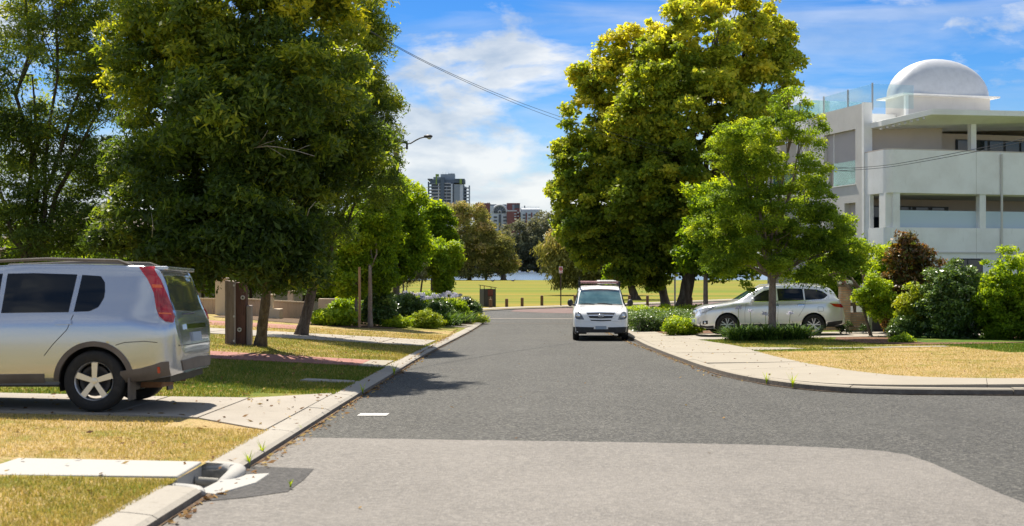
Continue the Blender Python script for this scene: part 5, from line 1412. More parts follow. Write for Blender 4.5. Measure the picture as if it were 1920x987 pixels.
# -------- the two plane trees on the right
Y1 = 66
bx = P(1278, Y1)
l1 = px_lobes([(1325, 85, 100, 80, 0), (1425, 85, 66, 74, 1), (1250, 140, 80, 80, -1), (1405, 190, 82, 84, 0.5), (1310, 215, 100, 90, -1.5), (1222, 225, 70, 80, -1), (1390, 300, 80, 80, -0.5), (1285, 335, 90, 90, -2), (1340, 415, 90, 70, -1), (1260, 455, 62, 55, -1), (1425, 22, 52, 42, 0.5), (1463, 120, 36, 64, 1), (1300, 25, 50, 36, 0), (1360, -10, 50, 36, 0.5), (1230, 80, 40, 34, 0), (1330, 480, 60, 40, 0), (1410, 400, 70, 70, 0.5), (1300, 500, 40, 26, 0), (1370, 500, 50, 30, 0.5), (1440, 240, 56, 60, 1.0)], Y1, 1.0)
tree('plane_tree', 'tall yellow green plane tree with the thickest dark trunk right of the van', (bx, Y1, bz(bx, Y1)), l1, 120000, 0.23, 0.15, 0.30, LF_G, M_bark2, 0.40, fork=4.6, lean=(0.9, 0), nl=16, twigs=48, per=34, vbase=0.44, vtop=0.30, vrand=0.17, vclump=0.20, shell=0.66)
Y2 = 68.5
bx = P(1252, Y2)
l2 = px_lobes([(1160, 170, 64, 72, 0), (1118, 240, 60, 76, 0), (1105, 330, 60, 72, -1), (1135, 415, 72, 62, -1), (1175, 300, 84, 90, -1), (1195, 470, 66, 44, 0), (1080, 285, 36, 56, 0), (1062, 350, 28, 44, 0), (1195, 95, 48, 50, 0), (1085, 395, 44, 44, -0.5), (1060, 300, 22, 30, 0.5), (1108, 150, 30, 34, 0), (1150, 465, 46, 40, -1), (1070, 425, 26, 26, 0), (1230, 400, 60, 70, 0), (1215, 300, 60, 70, 0), (1225, 200, 55, 60, 0.5), (1190, 500, 60, 34, -1), (1120, 470, 50, 34, 0), (1240, 500, 50, 36, -1), (1130, 130, 40, 44, 0), (1170, 90, 40, 40, 0), (1235, 330, 60, 90, -3), (1180, 380, 70, 60, -3), (1200, 240, 60, 60, -3), (1100, 430, 50, 40, -1.5)], Y2, 1.0)
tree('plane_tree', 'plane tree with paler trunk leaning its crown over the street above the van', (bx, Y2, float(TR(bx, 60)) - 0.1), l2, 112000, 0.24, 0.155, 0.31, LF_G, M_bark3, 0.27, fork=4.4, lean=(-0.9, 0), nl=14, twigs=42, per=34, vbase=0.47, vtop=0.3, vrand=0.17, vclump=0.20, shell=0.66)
bx = P(1323, 58)
tree('plane_tree', 'slim grey trunked tree between the plane trees and the silver wagon', (bx, 58, bz(bx, 58)), px_lobes([(1330, 440, 46, 40), (1345, 390, 50, 40), (1310, 480, 30, 26), (1360, 490, 40, 30)], 58), 24000, 0.2, 0.12, 0.28, LF_D, M_bark3, 0.13, fork=3.2, nl=4, twigs=12, per=30, vbase=0.35)
# -------- fluffy tree in front of the wagon
Yh = 36.6
bx = P(1447, Yh)
lh = px_lobes([(a, b, c * 1.08, d * 1.0) for a, b, c, d in [(1480, 195, 28, 24), (1400, 268, 62, 34), (1372, 252, 34, 22), (1500, 240, 38, 30), (1350, 325, 42, 40), (1420, 320, 52, 36), (1528, 255, 22, 24), (1536, 300, 18, 14), (1545, 318, 10, 8), (1390, 395, 70, 46), (1480, 385, 56, 40), (1338, 438, 34, 28), (1435, 460, 84, 44), (1530, 438, 58, 40), (1590, 408, 26, 16), (1365, 494, 52, 30), (1490, 502, 68, 26), (1325, 462, 22, 24), (1545, 486, 42, 28), (1335, 522, 24, 16), (1575, 500, 30, 18), (1440, 250, 44, 30), (1420, 420, 60, 46), (1500, 330, 40, 36), (1460, 300, 40, 34), (1470, 440, 60, 36), (1600, 470, 30, 18), (1520, 375, 40, 34), (1560, 450, 40, 26), (1580, 500, 30, 16), (1550, 526, 24, 12), (1400, 540, 14, 16), (1428, 548, 10, 12)]], Yh, 1.0)
th = tree('fluffy_tree', 'bright green fluffy crowned tree in front of the silver wagon', (bx, Yh, bz(bx, Yh)), lh, 135000, 0.078, 0.038, 0.15, LF_H, M_bark3, 0.135, fork=2.1, lean=(0.03, 0), nl=22, twigs=66, per=75, vbase=0.45, vtop=0.22, vrand=0.16, vclump=0.2, shell=0.7)
# -------- shrubs and beds
def shrub(label, u, v, ru, rv, Y, n, ln, wd, lm, base_z=None, cat='shrub', name='shrub', group=None, sig=None, lobes=None, **kw):
    bx = P(u, Y); b_ = bz(bx, Y) if base_z is None else base_z
    rows = lobes or [(u, v, ru, rv), (u - ru * 0.45, v + rv * 0.25, ru * 0.6, rv * 0.7), (u + ru * 0.45, v + rv * 0.25, ru * 0.6, rv * 0.7)]
    return tree(name, label, (bx, Y, b_), px_lobes(rows, Y), n, ln, wd, sig or ln * 1.3, lm, M_bark, 0.03, fork=0.12, nl=3, twigs=12, cat=cat, group=group, per=26, cname='leaves', zmin=0.0, **kw)
shrub('lime green rounded shrub at the front of the left garden bed', 800, 602, 26, 20, 47.5, 15000, 0.07, 0.028, LF_lime2, vbase=0.55)
shrub('dark rounded bush at the tip of the left garden bed by the street corner', 880, 585, 20, 24, 57, 15000, 0.085, 0.045, LF_dark, vbase=0.4)
shrub('yellow green spiky plant at the street corner tip of the bed', 898, 603, 9, 8, 56.5, 2500, 0.13, 0.03, LF_lime2, vbase=0.7)
shrub('dark glossy camellia bush behind the slim purplish trunk', 712, 580, 26, 30, 46.8, 15000, 0.10, 0.055, LF_dark, vbase=0.5)
shrub('mixed dark bush behind the lime green shrub', 755, 580, 34, 28, 50, 16000, 0.09, 0.045, LF_dark, vbase=0.45)
shrub('leafy bush at the back left of the garden bed', 655, 585, 30, 18, 48, 11000, 0.13, 0.06, LF_lime, vbase=0.35)
shrub('dark leafy bush among the agapanthus right of the lime green shrub', 822, 584, 22, 22, 52.2, 13000, 0.09, 0.045, LF_dark, vbase=0.45)
shrub('glossy green bush in the agapanthus bed nearest the dark corner bush', 853, 584, 24, 22, 54.8, 13000, 0.10, 0.045, LF_D, vbase=0.3)
shrub('green bush at the back of the agapanthus bed under the lime tree', 800, 566, 30, 16, 55.5, 12000, 0.10, 0.05, LF_D, vbase=0.4)
shrub('pale green low bush left of the lime green shrub', 740, 606, 22, 9, 46.6, 6000, 0.09, 0.04, LF_lime, vbase=0.6)
shrub('dark shrub at back of the garden bed beside the forked tree', 690, 565, 24, 26, 51, 11000, 0.11, 0.055, LF_D, vbase=0.35)
shrub('bright low leafy plants at the foot of the fence', 625, 598, 32, 10, 45.5, 7000, 0.16, 0.07, LF_lime, vbase=0.6)
shrub('bright green bush at the nose of the silver wagon', 1280, 614, 28, 13, 41.5, 16000, 0.085, 0.04, LF_lime, vbase=0.5)
shrub('dark round bush at the right edge beyond the bark bed', 1695, 618, 24, 22, 36.5, 20000, 0.06, 0.032, LF_dark, vbase=0.5)
shrub('low green clump beside the dark round bush', 1690, 640, 14, 8, 33.5, 5000, 0.07, 0.03, LF_lime, vbase=0.4)
shrub('yellow green shrub above the dark round bush', 1708, 585, 16, 46, 36.8, 12000, 0.10, 0.05, LF_lime2, vbase=0.65)
shrub('dense green shrub beyond the right end of the verge', 1790, 570, 60, 78, 36, 42000, 0.09, 0.045, LF_dark, vbase=0.5)
shrub('broad green shrub at the far right of the street frontage', 1900, 560, 66, 90, 35, 45000, 0.09, 0.045, LF_D, vbase=0.4)
bx = P(1635, 38.2)
tk = tree('small_tree', 'small crooked dark stemmed tree in the bark bed on the right', (bx, 38.2, bz(bx, 38.2)), px_lobes([(1630, 560, 22, 17), (1652, 548, 20, 15), (1618, 578, 10, 9), (1658, 582, 18, 13), (1640, 530, 16, 13), (1666, 562, 14, 12), (1644, 592, 10, 8)], 38.2), 11000, 0.085, 0.045, 0.10, LF_lime, M_bark, 0.055, fork=0.95, lean=(-0.3, 0), nl=5, twigs=15, per=24, vbase=0.5, vtop=0.3)
bx = P(1690, 39)
tree('magnolia_tree', 'bronze leaved magnolia at the right edge in front of the white balcony', (bx, 39, bz(bx, 39)), px_lobes([(1692, 488, 20, 30), (1680, 540, 24, 30), (1712, 548, 26, 40), (1699, 458, 9, 16), (1666, 566, 16, 18), (1735, 505, 20, 36), (1720, 470, 10, 18), (1690, 600, 30, 20), (1728, 590, 26, 30), (1750, 540, 14, 24)], 39), 26000, 0.14, 0.06, 0.15, LF_red, M_bark, 0.09, fork=1.0, nl=6, twigs=18, per=24, vbase=0.45, vtop=0.05, vrand=0.28)
bx = P(1570, 46.5)
tree('garden_tree', 'leafy green tree filling in behind the fluffy tree and brick pillar', (bx, 46.5, bz(bx, 46.5)), px_lobes([(1580, 470, 26, 26), (1560, 490, 34, 36), (1600, 510, 30, 24), (1540, 530, 44, 24), (1575, 530, 26, 20)], 46.5), 30000, 0.12, 0.055, 0.18, LF_D, M_bark, 0.10, fork=1.6, nl=5, twigs=15, per=28, vbase=0.4)
bx = P(1662, 40.5)
tree('tall_shrub', 'tall loose grey green shrub between the crooked tree and the bronze magnolia', (bx, 40.5, bz(bx, 40.5)), px_lobes([(1655, 525, 18, 34), (1668, 488, 14, 28), (1646, 560, 14, 20), (1672, 540, 14, 34), (1660, 590, 22, 16)], 40.5), 15000, 0.11, 0.042, 0.13, LF_D, M_bark3, 0.05, fork=0.8, nl=4, twigs=12, per=22, cat='shrub', vbase=0.5, vrand=0.25)
# frangipani: forked stems, whorls of long leaves, white flower heads
Yf = 43.0; bx = P(1630, Yf); bzv = bz(bx, Yf)
fr = thing('frangipani_tree', 'frangipani with long glossy leaves and creamy flower heads below the white balconies', 'tree', (bx, Yf, bzv))
mb = MB(); tips = []
def grow(p, d, L, r, lev):
    q = p + d * L
    mb.tube([p, (p + q) / 2 + np.array([jit(0.02), jit(0.02), 0]), q], [r, r * 0.85, r * 0.7], 7)
    if lev == 0: tips.append((q, d)); return
    for k in range(random.choice([2, 3])):
        e = d + unit(1)[0] * 0.75 + np.array([0, 0, 0.18]); e /= np.linalg.norm(e)
        grow(q, e, L * random.uniform(0.68, 0.9), r * 0.72, lev - 1)
grow(np.array([0, 0, -0.1]), np.array([0.0, 0, 1.0]), 0.95, 0.11, 0) ; tips.clear()
for a in np.linspace(0, 2 * pi, 8)[:-1]:
    d = np.array([cos(a) * 0.95, sin(a) * 0.6, 0.85]); d /= np.linalg.norm(d)
    grow(np.array([0, 0, 0.8]), d, 0.85, 0.07, 3)
mb.build('branches', M_bark3, fr, smooth='all')
co = []; fc = []; vv = []; fco = []; ffc = []; fv = []
for q, d in tips:
    for k in range(20):
        a = random.uniform(0, 2 * pi); e = random.uniform(0.05, 0.9)
        dv = np.array([cos(a) * cos(e), sin(a) * cos(e), sin(e)]) + d * 0.35; dv /= np.linalg.norm(dv)
        Lf = random.uniform(0.24, 0.40); sdv = np.cross(dv, [0, 0, 1]); sdv /= np.linalg.norm(sdv) + 1e-6
        o = len(co); c0 = q - d * random.uniform(0, 0.15)
        for t, w in ((0.05, 0.1), (0.45, 1), (0.8, 0.8), (1.0, 0.05)):
            c1 = c0 + dv * Lf * t - np.array([0, 0, 0.16 * t * t * Lf * 3]); co += [c1 + sdv * 0.05 * w, c1 - sdv * 0.05 * w]; vv += [random.uniform(0.2, 1)] * 2
        for k2 in range(3): fc.append((o + 2 * k2, o + 2 * k2 + 1, o + 2 * k2 + 3, o + 2 * k2 + 2))
    if random.random() < 0.16 and q[2] > 1.9:
        pts = q + np.array([0, 0, 0.14]) + RNG.normal(size=(18, 3)) * [0.06, 0.06, 0.035]
        c_, f_ = leaf_quads(pts, unit(18), 0.10, 0.07); ffc.append(f_ + sum(len(x) for x in fco)); fco.append(c_)
lk('leaves', np_mesh('leaves', np.array(co), np.array(fc), vv, [LF_lime]), fr)
fcoa = np.concatenate(fco); lk('flowers', np_mesh('flowers', fcoa, np.concatenate(ffc), np.full(len(fcoa), 0.6), [LF_petalw]), fr)
# -------- strap leaved agapanthus
def strap_mesh(nl_, Lr, wd, rad):
    co = []; fc = []; vv = []
    for i in range(nl_):
        a = random.uniform(0, 2 * pi); e = random.uniform(0.55, 1.35); L_ = random.uniform(*Lr)
        b0 = np.array([random.gauss(0, rad), random.gauss(0, rad), 0]); dh = np.array([cos(a), sin(a), 0]); sv = np.array([-sin(a), cos(a), 0])
        o = len(co); v = random.uniform(0, 1)
        for t in np.linspace(0, 1, 6):
            p = b0 + dh * L_ * (cos(e) * t + 0.28 * t * t) + np.array([0, 0, L_ * (sin(e) * t - 0.42 * t * t)])
            w = wd * (1 - t**3) * (0.7 + 0.6 * t * (1 - t) * 2) + 0.001
            co += [p + sv * w / 2 + [0, 0, 0.003], p - sv * w / 2 + [0, 0, 0.003]]; vv += [v, v]
        for k in range(5): fc.append((o + 2 * k, o + 2 * k + 1, o + 2 * k + 3, o + 2 * k + 2))
    return np_mesh('leaves', np.array(co), np.array(fc), vv, [LF_strap])
def umbel_mesh():
    pts = []; dirs = unit(46); dirs[:, 2] = np.abs(dirs[:, 2]) * 1.2 - 0.25
    pos = dirs * RNG.uniform(0.05, 0.095, 46)[:, None]
    return leaf_quads(pos, dirs, 0.055, 0.026)
strap = [strap_mesh(120, (0.5, 0.95), 0.035, 0.12) for _ in range(3)]
def flower_mesh(h):
    mb = MB(); mb.tube([(0, 0, 0.05), (0.02, 0.01, h * 0.6), (0, 0, h)], [0.009, 0.008, 0.006], 5)
    return mb
uc, uf = umbel_mesh()
def flower_obj(parent, x, y, h):
    mb = flower_mesh(h); st2 = mb.build('flower_stem', LF_strap, parent, smooth=True); st2.location = (x, y, 0)
    if 'var' not in st2.data.attributes:
        at = st2.data.attributes.new('var', 'FLOAT', 'POINT'); at.data.foreach_set('value', [0.9] * len(st2.data.vertices))
    if 'umbel' not in MSH: MSH['umbel'] = np_mesh('flower_head', uc, uf, RNG.random(len(uc)), [LF_petal])
    f = lk('flower_head', MSH['umbel'], st2); f.location = (0, 0, h)
MSH = {}
def agapanthus(u, Y, label, group, nf, k, sc_=1.0, zoff=0.0, fh=(0.95, 1.3)):
    x = P(u, Y)
    t = thing('agapanthus', label, 'agapanthus', (x, Y, bz(x, Y) + zoff), random.uniform(0, 6), group)
    lk('leaves', strap[k % 3], t); t.scale = (sc_,) * 3
    for _ in range(nf):
        flower_obj(t, jit(0.3), jit(0.3), random.uniform(*fh))
g1 = 'agapanthus clumps flowering in the left garden bed'; g2 = 'agapanthus clumps round the foot of the fluffy tree'
bedL = [(752, 54.0), (770, 53.2), (788, 53.6), (806, 53.0), (822, 54.0), (838, 55.2), (850, 56.4), (862, 57.2), (735, 53.6), (780, 51.6), (815, 51.8), (838, 52.8), (856, 54.0), (868, 55.4), (828, 50.6), (846, 51.6)]
where = ['left of the pale forked tree', 'right below the pale forked tree', 'just right of the pale forked tree', 'left of the lime tree foot', 'at the lime tree foot', 'right of the lime tree foot', 'left of the dark corner bush', 'behind the dark corner bush', 'by the thick dark trunk', 'behind the lime green shrub', 'right of the lime green shrub', 'between lime shrub and corner bush', 'near front of the dark corner bush', 'touching the dark corner bush', 'at the garden path edge', 'near the garden path, under the lime tree']
for i, ((u, Y), w_) in enumerate(zip(bedL, where)):
    agapanthus(u, Y, 'flowering agapanthus clump in the left bed ' + w_, g1, 4 if i < 9 else 1, i, 1.45, 0.0, (0.72, 0.92))
footR = [(1378, 36.6), (1394, 36.0), (1410, 36.9), (1424, 36.2), (1440, 35.9), (1456, 36.3), (1470, 36.9), (1484, 36.2), (1498, 36.8), (1402, 37.3), (1432, 37.4), (1462, 37.5), (1490, 37.4), (1386, 37.2), (1505, 37.2)]
where = ['beside the wagon front wheel', 'left end of the front row', 'left of the trunk, mid row', 'just left of the trunk', 'right in front of the trunk', 'just right of the trunk', 'right of the trunk, mid row', 'right end of the front row', 'under the wagon rear door', 'back row under the wagon front door', 'back row left behind the trunk', 'back row right behind the trunk', 'back row before the wagon rear wheel', 'back row at the left end', 'far right end by the rear wheel']
for i, ((u, Y), w_) in enumerate(zip(footR, where)):
    agapanthus(u, Y, 'dark agapanthus clump under the fluffy tree, ' + w_, g2, 1 if i in (1, 3, 6, 9) else 0, i + 1, 1.12 if i < 9 else 1.0, 0, (0.70, 0.9))
# -------- low clipped hedge beds under the plane trees
def hedge(label, pts, h, n, lm=LF_dark, ln=0.075, wd=0.04):
    """pts: world outline rows of (x, y, half width) along the hedge"""
    x0, y0, _ = pts[0]
    root = thing('hedge', label, 'hedge', (x0, y0, bz(x0, y0)))
    r = resample(pts, 40)
    t = RNG.random(n); i = (t * 38.99).astype(int); f = t * 38.99 - i
    c = r[i] + (r[i + 1] - r[i]) * f[:, None]
    side = RNG.random(n)
    v = RNG.uniform(-1, 1, n); top = side < 0.55
    hh = h * (1 + 0.08 * np.sin(t * 40) + 0.06 * np.sin(t * 97))
    yy = c[:, 1] + np.where(top, v, np.sign(v) * RNG.uniform(0.92, 1.05, n)) * c[:, 2]
    zz = np.where(top, hh * (1 - 0.22 * v**4), hh * RNG.random(n) ** 0.7) + RNG.normal(size=n) * 0.025
    pos = np.stack([c[:, 0], yy, G(c[:, 1]) + 0.12 + zz], 1) - np.array(root.location) + RNG.normal(size=(n, 3)) * 0.03
    out_ = np.stack([np.zeros(n), np.where(top, 0, np.sign(v)), np.where(top, 1, 0.2)], 1)
    mb = MB()
    for a, b in zip(r[:-1], r[1:]):
        pass
    r = r[1:-1]; n2 = len(r); vs = []
    ke = RNG.random(n) < 0.12; pos[ke, 0] = np.where(t[ke] < 0.5, pts[0][0], pts[-1][0]) - x0 + RNG.normal(0, 0.07, ke.sum())
    co, fc = leaf_quads(pos, out_, ln, wd)
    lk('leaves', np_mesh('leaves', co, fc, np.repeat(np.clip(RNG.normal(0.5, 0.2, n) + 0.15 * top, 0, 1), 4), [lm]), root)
    for p in r:
        z0 = float(G(p[1])) + 0.05 - root.location.z
        for dy, z in ((-0.9, 0), (-0.88, h * 0.82), (0, h * 0.93), (0.88, h * 0.82), (0.9, 0)): vs.append((p[0] - x0, p[1] + dy * p[2] - y0, z0 + z))
    mb.add(vs, [(a * 5 + k, a * 5 + k + 1, a * 5 + k + 6, a * 5 + k + 5) for a in range(n2 - 1) for k in range(4)] + [(0, 1, 2, 3, 4), tuple((n2 - 1) * 5 + k for k in (4, 3, 2, 1, 0))])
    mb.build('twiggy_core', mat('hedge twigs', (0.03, 0.03, 0.015), 0.95), root)
hedge('low dark clipped hedge nearest the driveway under the plane trees', [(4.75, 46.3, 1.1), (7, 47.0, 1.3), (9.6, 48.2, 1.5), (13, 49, 1.5)], 0.62, 26000)
hedge('second low hedge band behind the nearest one', [(4.7, 52.0, 1.6), (8, 53.0, 1.8), (13, 54, 1.8)], 0.60, 22000)
hedge('low leafy bed at the street end beside the van', [(4.7, 58.5, 1.6), (8, 59.5, 1.6), (14, 60, 1.6)], 0.62, 16000, LF_lime, 0.10, 0.045)
# -------- weeds in the kerb joints
wd_ = MB()
def weed(u, v, h, lab):
    s_ = (v - HOR) / F; Y = 1.5 / (s_ - 0.0245); x = P(u, Y)
    t = thing('weed', lab, 'weed', (x, Y, float(G(Y)) + 0.02))
    co = []; fc = []
    for i in range(14):
        a = random.uniform(0, 6.28); L_ = h * random.uniform(0.5, 1.1); dh = np.array([cos(a), sin(a), 0]); sv = np.array([-sin(a), cos(a), 0]); o = len(co)
        for q in (0, 0.5, 1.0):
            p = dh * L_ * 0.5 * q * q + np.array([0, 0, L_ * q]); w = 0.009 * (1 - q * 0.9); co += [p + sv * w, p - sv * w]
        for k in range(2): fc.append((o + 2 * k, o + 2 * k + 1, o + 2 * k + 3, o + 2 * k + 2))
    lk('leaves', np_mesh('leaves', np.array(co), np.array(fc), np.full(len(co), 0.8), [LF_lime]), t)
weed(680, 741, 0.16, 'green weed in the left gutter by the driveway corner'); weed(562, 812, 0.07, 'small dry weed where the pale asphalt meets the left kerb')
weed(492, 858, 0.14, 'thin weed in the near left kerb joint'); weed(467, 877, 0.12, 'weed beside the drain pit'); weed(739, 705, 0.22, 'tall grass stalk in the left gutter past the driveway')
weed(1437, 722, 0.20, 'weed in the right kerb joint at the bend'); weed(1486, 729, 0.24, 'leaning weed in the right kerb further round the bend'); weed(545, 918, 0.06, 'flat yellow weed on the dark asphalt patch')
# ================================================================== buildings
M_rend = mat('white render', (0.86, 0.855, 0.84), 0.8, noise=[(0.7, (0.7130, 0.6957, 0.6670), 0.4, 0.75), (5, (0.6670, 0.6497, 0.6210), 0.6, 0.85, (1, 1, 0.3))], bump=(50, 0.15, 0.01))
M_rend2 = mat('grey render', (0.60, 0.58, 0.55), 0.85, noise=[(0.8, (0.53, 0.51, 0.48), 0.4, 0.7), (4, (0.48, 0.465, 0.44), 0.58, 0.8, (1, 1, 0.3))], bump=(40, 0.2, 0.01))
M_rend3 = mat('pinkish render', (0.62, 0.54, 0.48), 0.85, noise=[(0.9, (0.56, 0.49, 0.44), 0.4, 0.7)])
M_blind = mat('roller blind', (0.50, 0.455, 0.445), 0.8, noise=[(0.8, (0.46, 0.42, 0.41), 0.4, 0.7)])
M_cool = mat('pale blue panel', (0.50, 0.60, 0.66), 0.5)
M_dkframe = mat('dark window frame', (0.03, 0.035, 0.04), 0.4)
M_win = mat('window glass', (0.02, 0.027, 0.032), 0.04, 0, 0.7)
M_ggl = glass_mat('green balustrade glass', (0.72, 0.88, 0.84), 0.02, 0.10)
M_ggl2 = glass_mat('clear balustrade glass', (0.90, 0.95, 0.94), 0.02, 0.05)
M_zinc = mat('white metal roof', (0.66, 0.67, 0.69), 0.4, 0.3, noise=[(3, (0.58, 0.59, 0.61), 0.4, 0.7)])
M_steel = mat('steel post', (0.45, 0.45, 0.44), 0.4, 0.7)
ab = thing('apartment_building', 'white rendered apartment building with curved metal roof and balconies on the right', 'building', (14.93, 50.0, -0.86), math.atan2(0.25, 0.97))
def zz(w): return w + 0.86
def part(name, boxes, m, parent=ab, bevel=0.0, label=None):
    mb = MB()
    for b in boxes: mb.bbox(b[0], b[1], b[2], b[3], zz(b[4]), zz(b[5]))
    o = mb.build(name, m, parent, bevel=bevel)
    if label: o['label'] = label
    return o
# street flank wall with its openings (x: in from the street, y: away)
T0, T1 = 0.0, 0.35
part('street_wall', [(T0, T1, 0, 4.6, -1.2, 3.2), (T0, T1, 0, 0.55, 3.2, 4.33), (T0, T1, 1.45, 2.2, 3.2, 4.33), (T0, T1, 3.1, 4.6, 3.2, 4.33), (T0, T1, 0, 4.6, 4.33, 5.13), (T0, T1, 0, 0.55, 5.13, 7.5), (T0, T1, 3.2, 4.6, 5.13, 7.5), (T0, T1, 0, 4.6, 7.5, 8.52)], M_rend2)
part('end_pier', [(-0.02, 0.38, -0.16, -0.002, -1.2, 8.55)], M_rend)
part('roller_blind', [(0.16, 0.20, 0.56, 3.19, 6.17, 7.49)], M_blind)
part('balustrade_glass', [(0.10, 0.115, 0.56, 2.55, 5.14, 6.165)], M_ggl)
part('window_frame', [(0.14, 0.22, 2.56, 2.62, 5.13, 7.5), (0.14, 0.22, 3.14, 3.195, 5.13, 6.17)], M_rend)
part('sill', [(-0.04, 0.2, 0.52, 3.24, 5.09, 5.128)], M_rend)
part('balcony_room', [(0.36, 4.0, 0.3, 3.6, 4.9, 5.1), (4.0, 4.1, 0.3, 3.6, 5.1, 7.6), (0.36, 4.0, 3.55, 3.65, 5.1, 7.6), (0.36, 4.0, 0.2, 0.3, 5.1, 7.6), (0.36, 4.1, 0.2, 3.65, 7.6, 7.7)], M_rend3)
for a0, a1 in ((0.55, 1.45), (2.2, 3.1)):
    w = part('window', [(0.26, 0.34, a0 + 0.002, a1 - 0.002, 3.202, 4.328)], M_blind)
    part('pane', [(0.235, 0.255, a0 + 0.05, a0 + 0.05 + (a1 - a0) * 0.4, 3.25, 4.28)], M_win, w)
part('corner_column', [(0.02, 0.30, 5.05, 5.25, 5.2, 7.9), (0.02, 0.26, 5.62, 5.80, 5.2, 7.9)], M_rend)
part('balcony_slab', [(-0.2, 4.6, 4.6, 8.2, 4.9, 5.2)], M_rend)
part('roof_slab', [(-0.05, 5.0, 4.602, 8.4, 7.92, 8.4)], M_rend)
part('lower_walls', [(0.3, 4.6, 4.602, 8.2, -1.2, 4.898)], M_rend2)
part('back_wall', [(3.2, 3.4, 4.602, 5.4, 5.2, 7.92)], M_rend)
part('balustrade_glass', [(0.0, 0.015, 5.82, 8.15, 5.2, 6.2), (0.02, 3.0, 8.14, 8.155, 5.2, 6.2)], M_ggl)
# roof terrace
part('terrace_glass', [(0.62, 0.635, 0.2, 2.2, 8.4, 9.42), (0.62, 0.635, 2.24, 4.3, 8.4, 9.42), (0.66, 2.6, 0.18, 0.195, 8.4, 9.42)], M_ggl2)
part('terrace_glass', [(0.2, 0.215, 4.6, 6.4, 8.4, 9.3), (0.2, 0.215, 6.44, 8.3, 8.4, 9.3), (0.2, 3.2, 4.57, 4.585, 8.4, 9.3)], M_ggl)
for a0 in (0.2, 2.2, 4.32):
    part('post', [(0.60, 0.66, a0, a0 + 0.05, 8.3, 9.46)], M_steel)
# main block and stacked balconies
part('main_block', [(0.36, 14, 1.5, 9.5, -1.2, 7.55)], M_rend3)
part('roof_deck', [(0.36, 14, 1.2, 9.5, 7.9, 8.28)], M_rend)
mb = MB(); mb.prism([(0.30, -1.0), (0.30, 1.6), (14, 1.6), (14, -2.3), (1.9, -2.2)], lambda x, y: zz(7.38 + min(x, 2.6) * 0.24), lambda x, y: zz(7.60 + min(x, 2.6) * 0.24))
mb.build('eave', M_rend, ab)
mb = MB()
for i in range(8): mb.bbox(0.28 + i * 0.19, 0.36 + i * 0.19, -0.98 - i * 0.15, -0.9 - i * 0.15, zz(7.30 + i * 0.05), zz(7.38 + i * 0.05))
mb.build('eave_brackets', M_rend2, ab)
w = part('window', [(1.55, 4.2, 1.44, 1.498, 5.45, 7.3)], M_dkframe)
for k in range(5): part('pane', [(1.60 + k * 0.53, 1.60 + k * 0.53 + 0.42, 1.40, 1.436, 5.5, 7.25)], M_win, w)
for k in range(5): part('mullion', [(1.60 + k * 0.53 + 0.425, 1.60 + k * 0.53 + 0.525, 1.40, 1.437, 5.5, 7.25)], M_cool if k % 2 else M_rend, w)
part('vent_box', [(0.75, 1.25, 1.30, 1.498, 6.55, 6.85)], M_rend2)
mb = MB(); mb.tube([(1.36, 1.40, zz(5.4)), (1.36, 1.40, zz(7.5))], 0.045, 8); mb.build('downpipe', M_rend, ab, smooth=True)
# upper balcony: solid front with a rounded corner
def parapet(name, z0, z1, m, off=0.0):
    th = 0.18; o = off
    path = [(0.39 + o, -0.17), (0.02 + o, -0.17), (0.02 + o, -1.55)] if False else [(0.02 + o, -0.17), (0.02 + o, -1.55)]
    arc = [(0.37 + o - 0.35 * cos(t), -1.55 - 0.35 * sin(t)) for t in np.linspace(0, pi / 2, 8)]
    outer = path + arc[1:] + [(14, -1.90)]
    inner = [(14, -1.90 + th)] + [(0.37 + o - 0.17 * cos(t), -1.55 - 0.17 * sin(t)) for t in np.linspace(pi / 2, 0, 8)] + [(0.20 + o, -0.17)]
    mb = MB(); mb.prism(outer + inner, zz(z0), zz(z1))
    return mb.build(name, m, ab, smooth=True)
parapet('balcony_front', 4.6, 6.38, M_rend)
parapet('balcony_cap', 6.383, 6.43, M_rend3)
part('balcony_slab', [(0.22, 14, -1.7, 1.498, 5.25, 5.4)], M_rend)
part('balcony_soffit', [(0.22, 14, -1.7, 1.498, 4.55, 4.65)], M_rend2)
parapet('balcony_front', -1.2, 3.18, M_rend, 0.004)
part('balcony_slab', [(0.22, 14, -1.7, 1.498, 2.3, 2.45)], M_rend)
part('pier', [(0.03, 0.21, -0.55, -0.17, 3.182, 4.598), (0.03, 0.36, -1.72, -1.25, 3.182, 4.598), (0.30, 0.62, -1.86, -1.60, 3.182, 4.598)], M_rend)
part('balustrade_panel', [(0.64, 14, -1.62, -1.56, 3.0, 3.9)], M_cool)
w = part('window', [(1.0, 5.2, 1.44, 1.498, 2.5, 4.25)], M_dkframe)
for k in range(5): part('pane', [(1.06 + k * 0.82, 1.06 + k * 0.82 + 0.62, 1.40, 1.436, 2.55, 4.2)], M_win, w)
for b0 in (3.0, 6.2, 9.4, 11.8):
    w = part('window', [(b0, b0 + 1.5, -1.925, -1.895, 0.3, 1.9)], M_dkframe)
    for k in range(2): part('pane', [(b0 + 0.06 + k * 0.72, b0 + 0.72 + k * 0.72, -1.94, -1.926, 0.36, 1.84)], M_win, w)
    part('sill', [(b0 - 0.05, b0 + 1.55, -1.99, -1.903, 0.22, 0.295)], M_rend2)
for z0 in (2.1,): part('string_course', [(0.4, 14, -1.93, -1.903, z0, z0 + 0.08)], M_rend2)
for b0 in (5.4, 10.9):
    mb = MB(); mb.tube([(b0, -1.96, zz(-1)), (b0, -1.96, zz(6.3))], 0.05, 8); mb.build('downpipe', M_rend2, ab, smooth=True)
    part('joint', [(b0 - 1.2, b0 - 1.185, -1.908, -1.896, 4.6, 6.38), (b0 - 1.2, b0 - 1.185, -1.908, -1.896, -1.0, 3.18)], M_rend2)
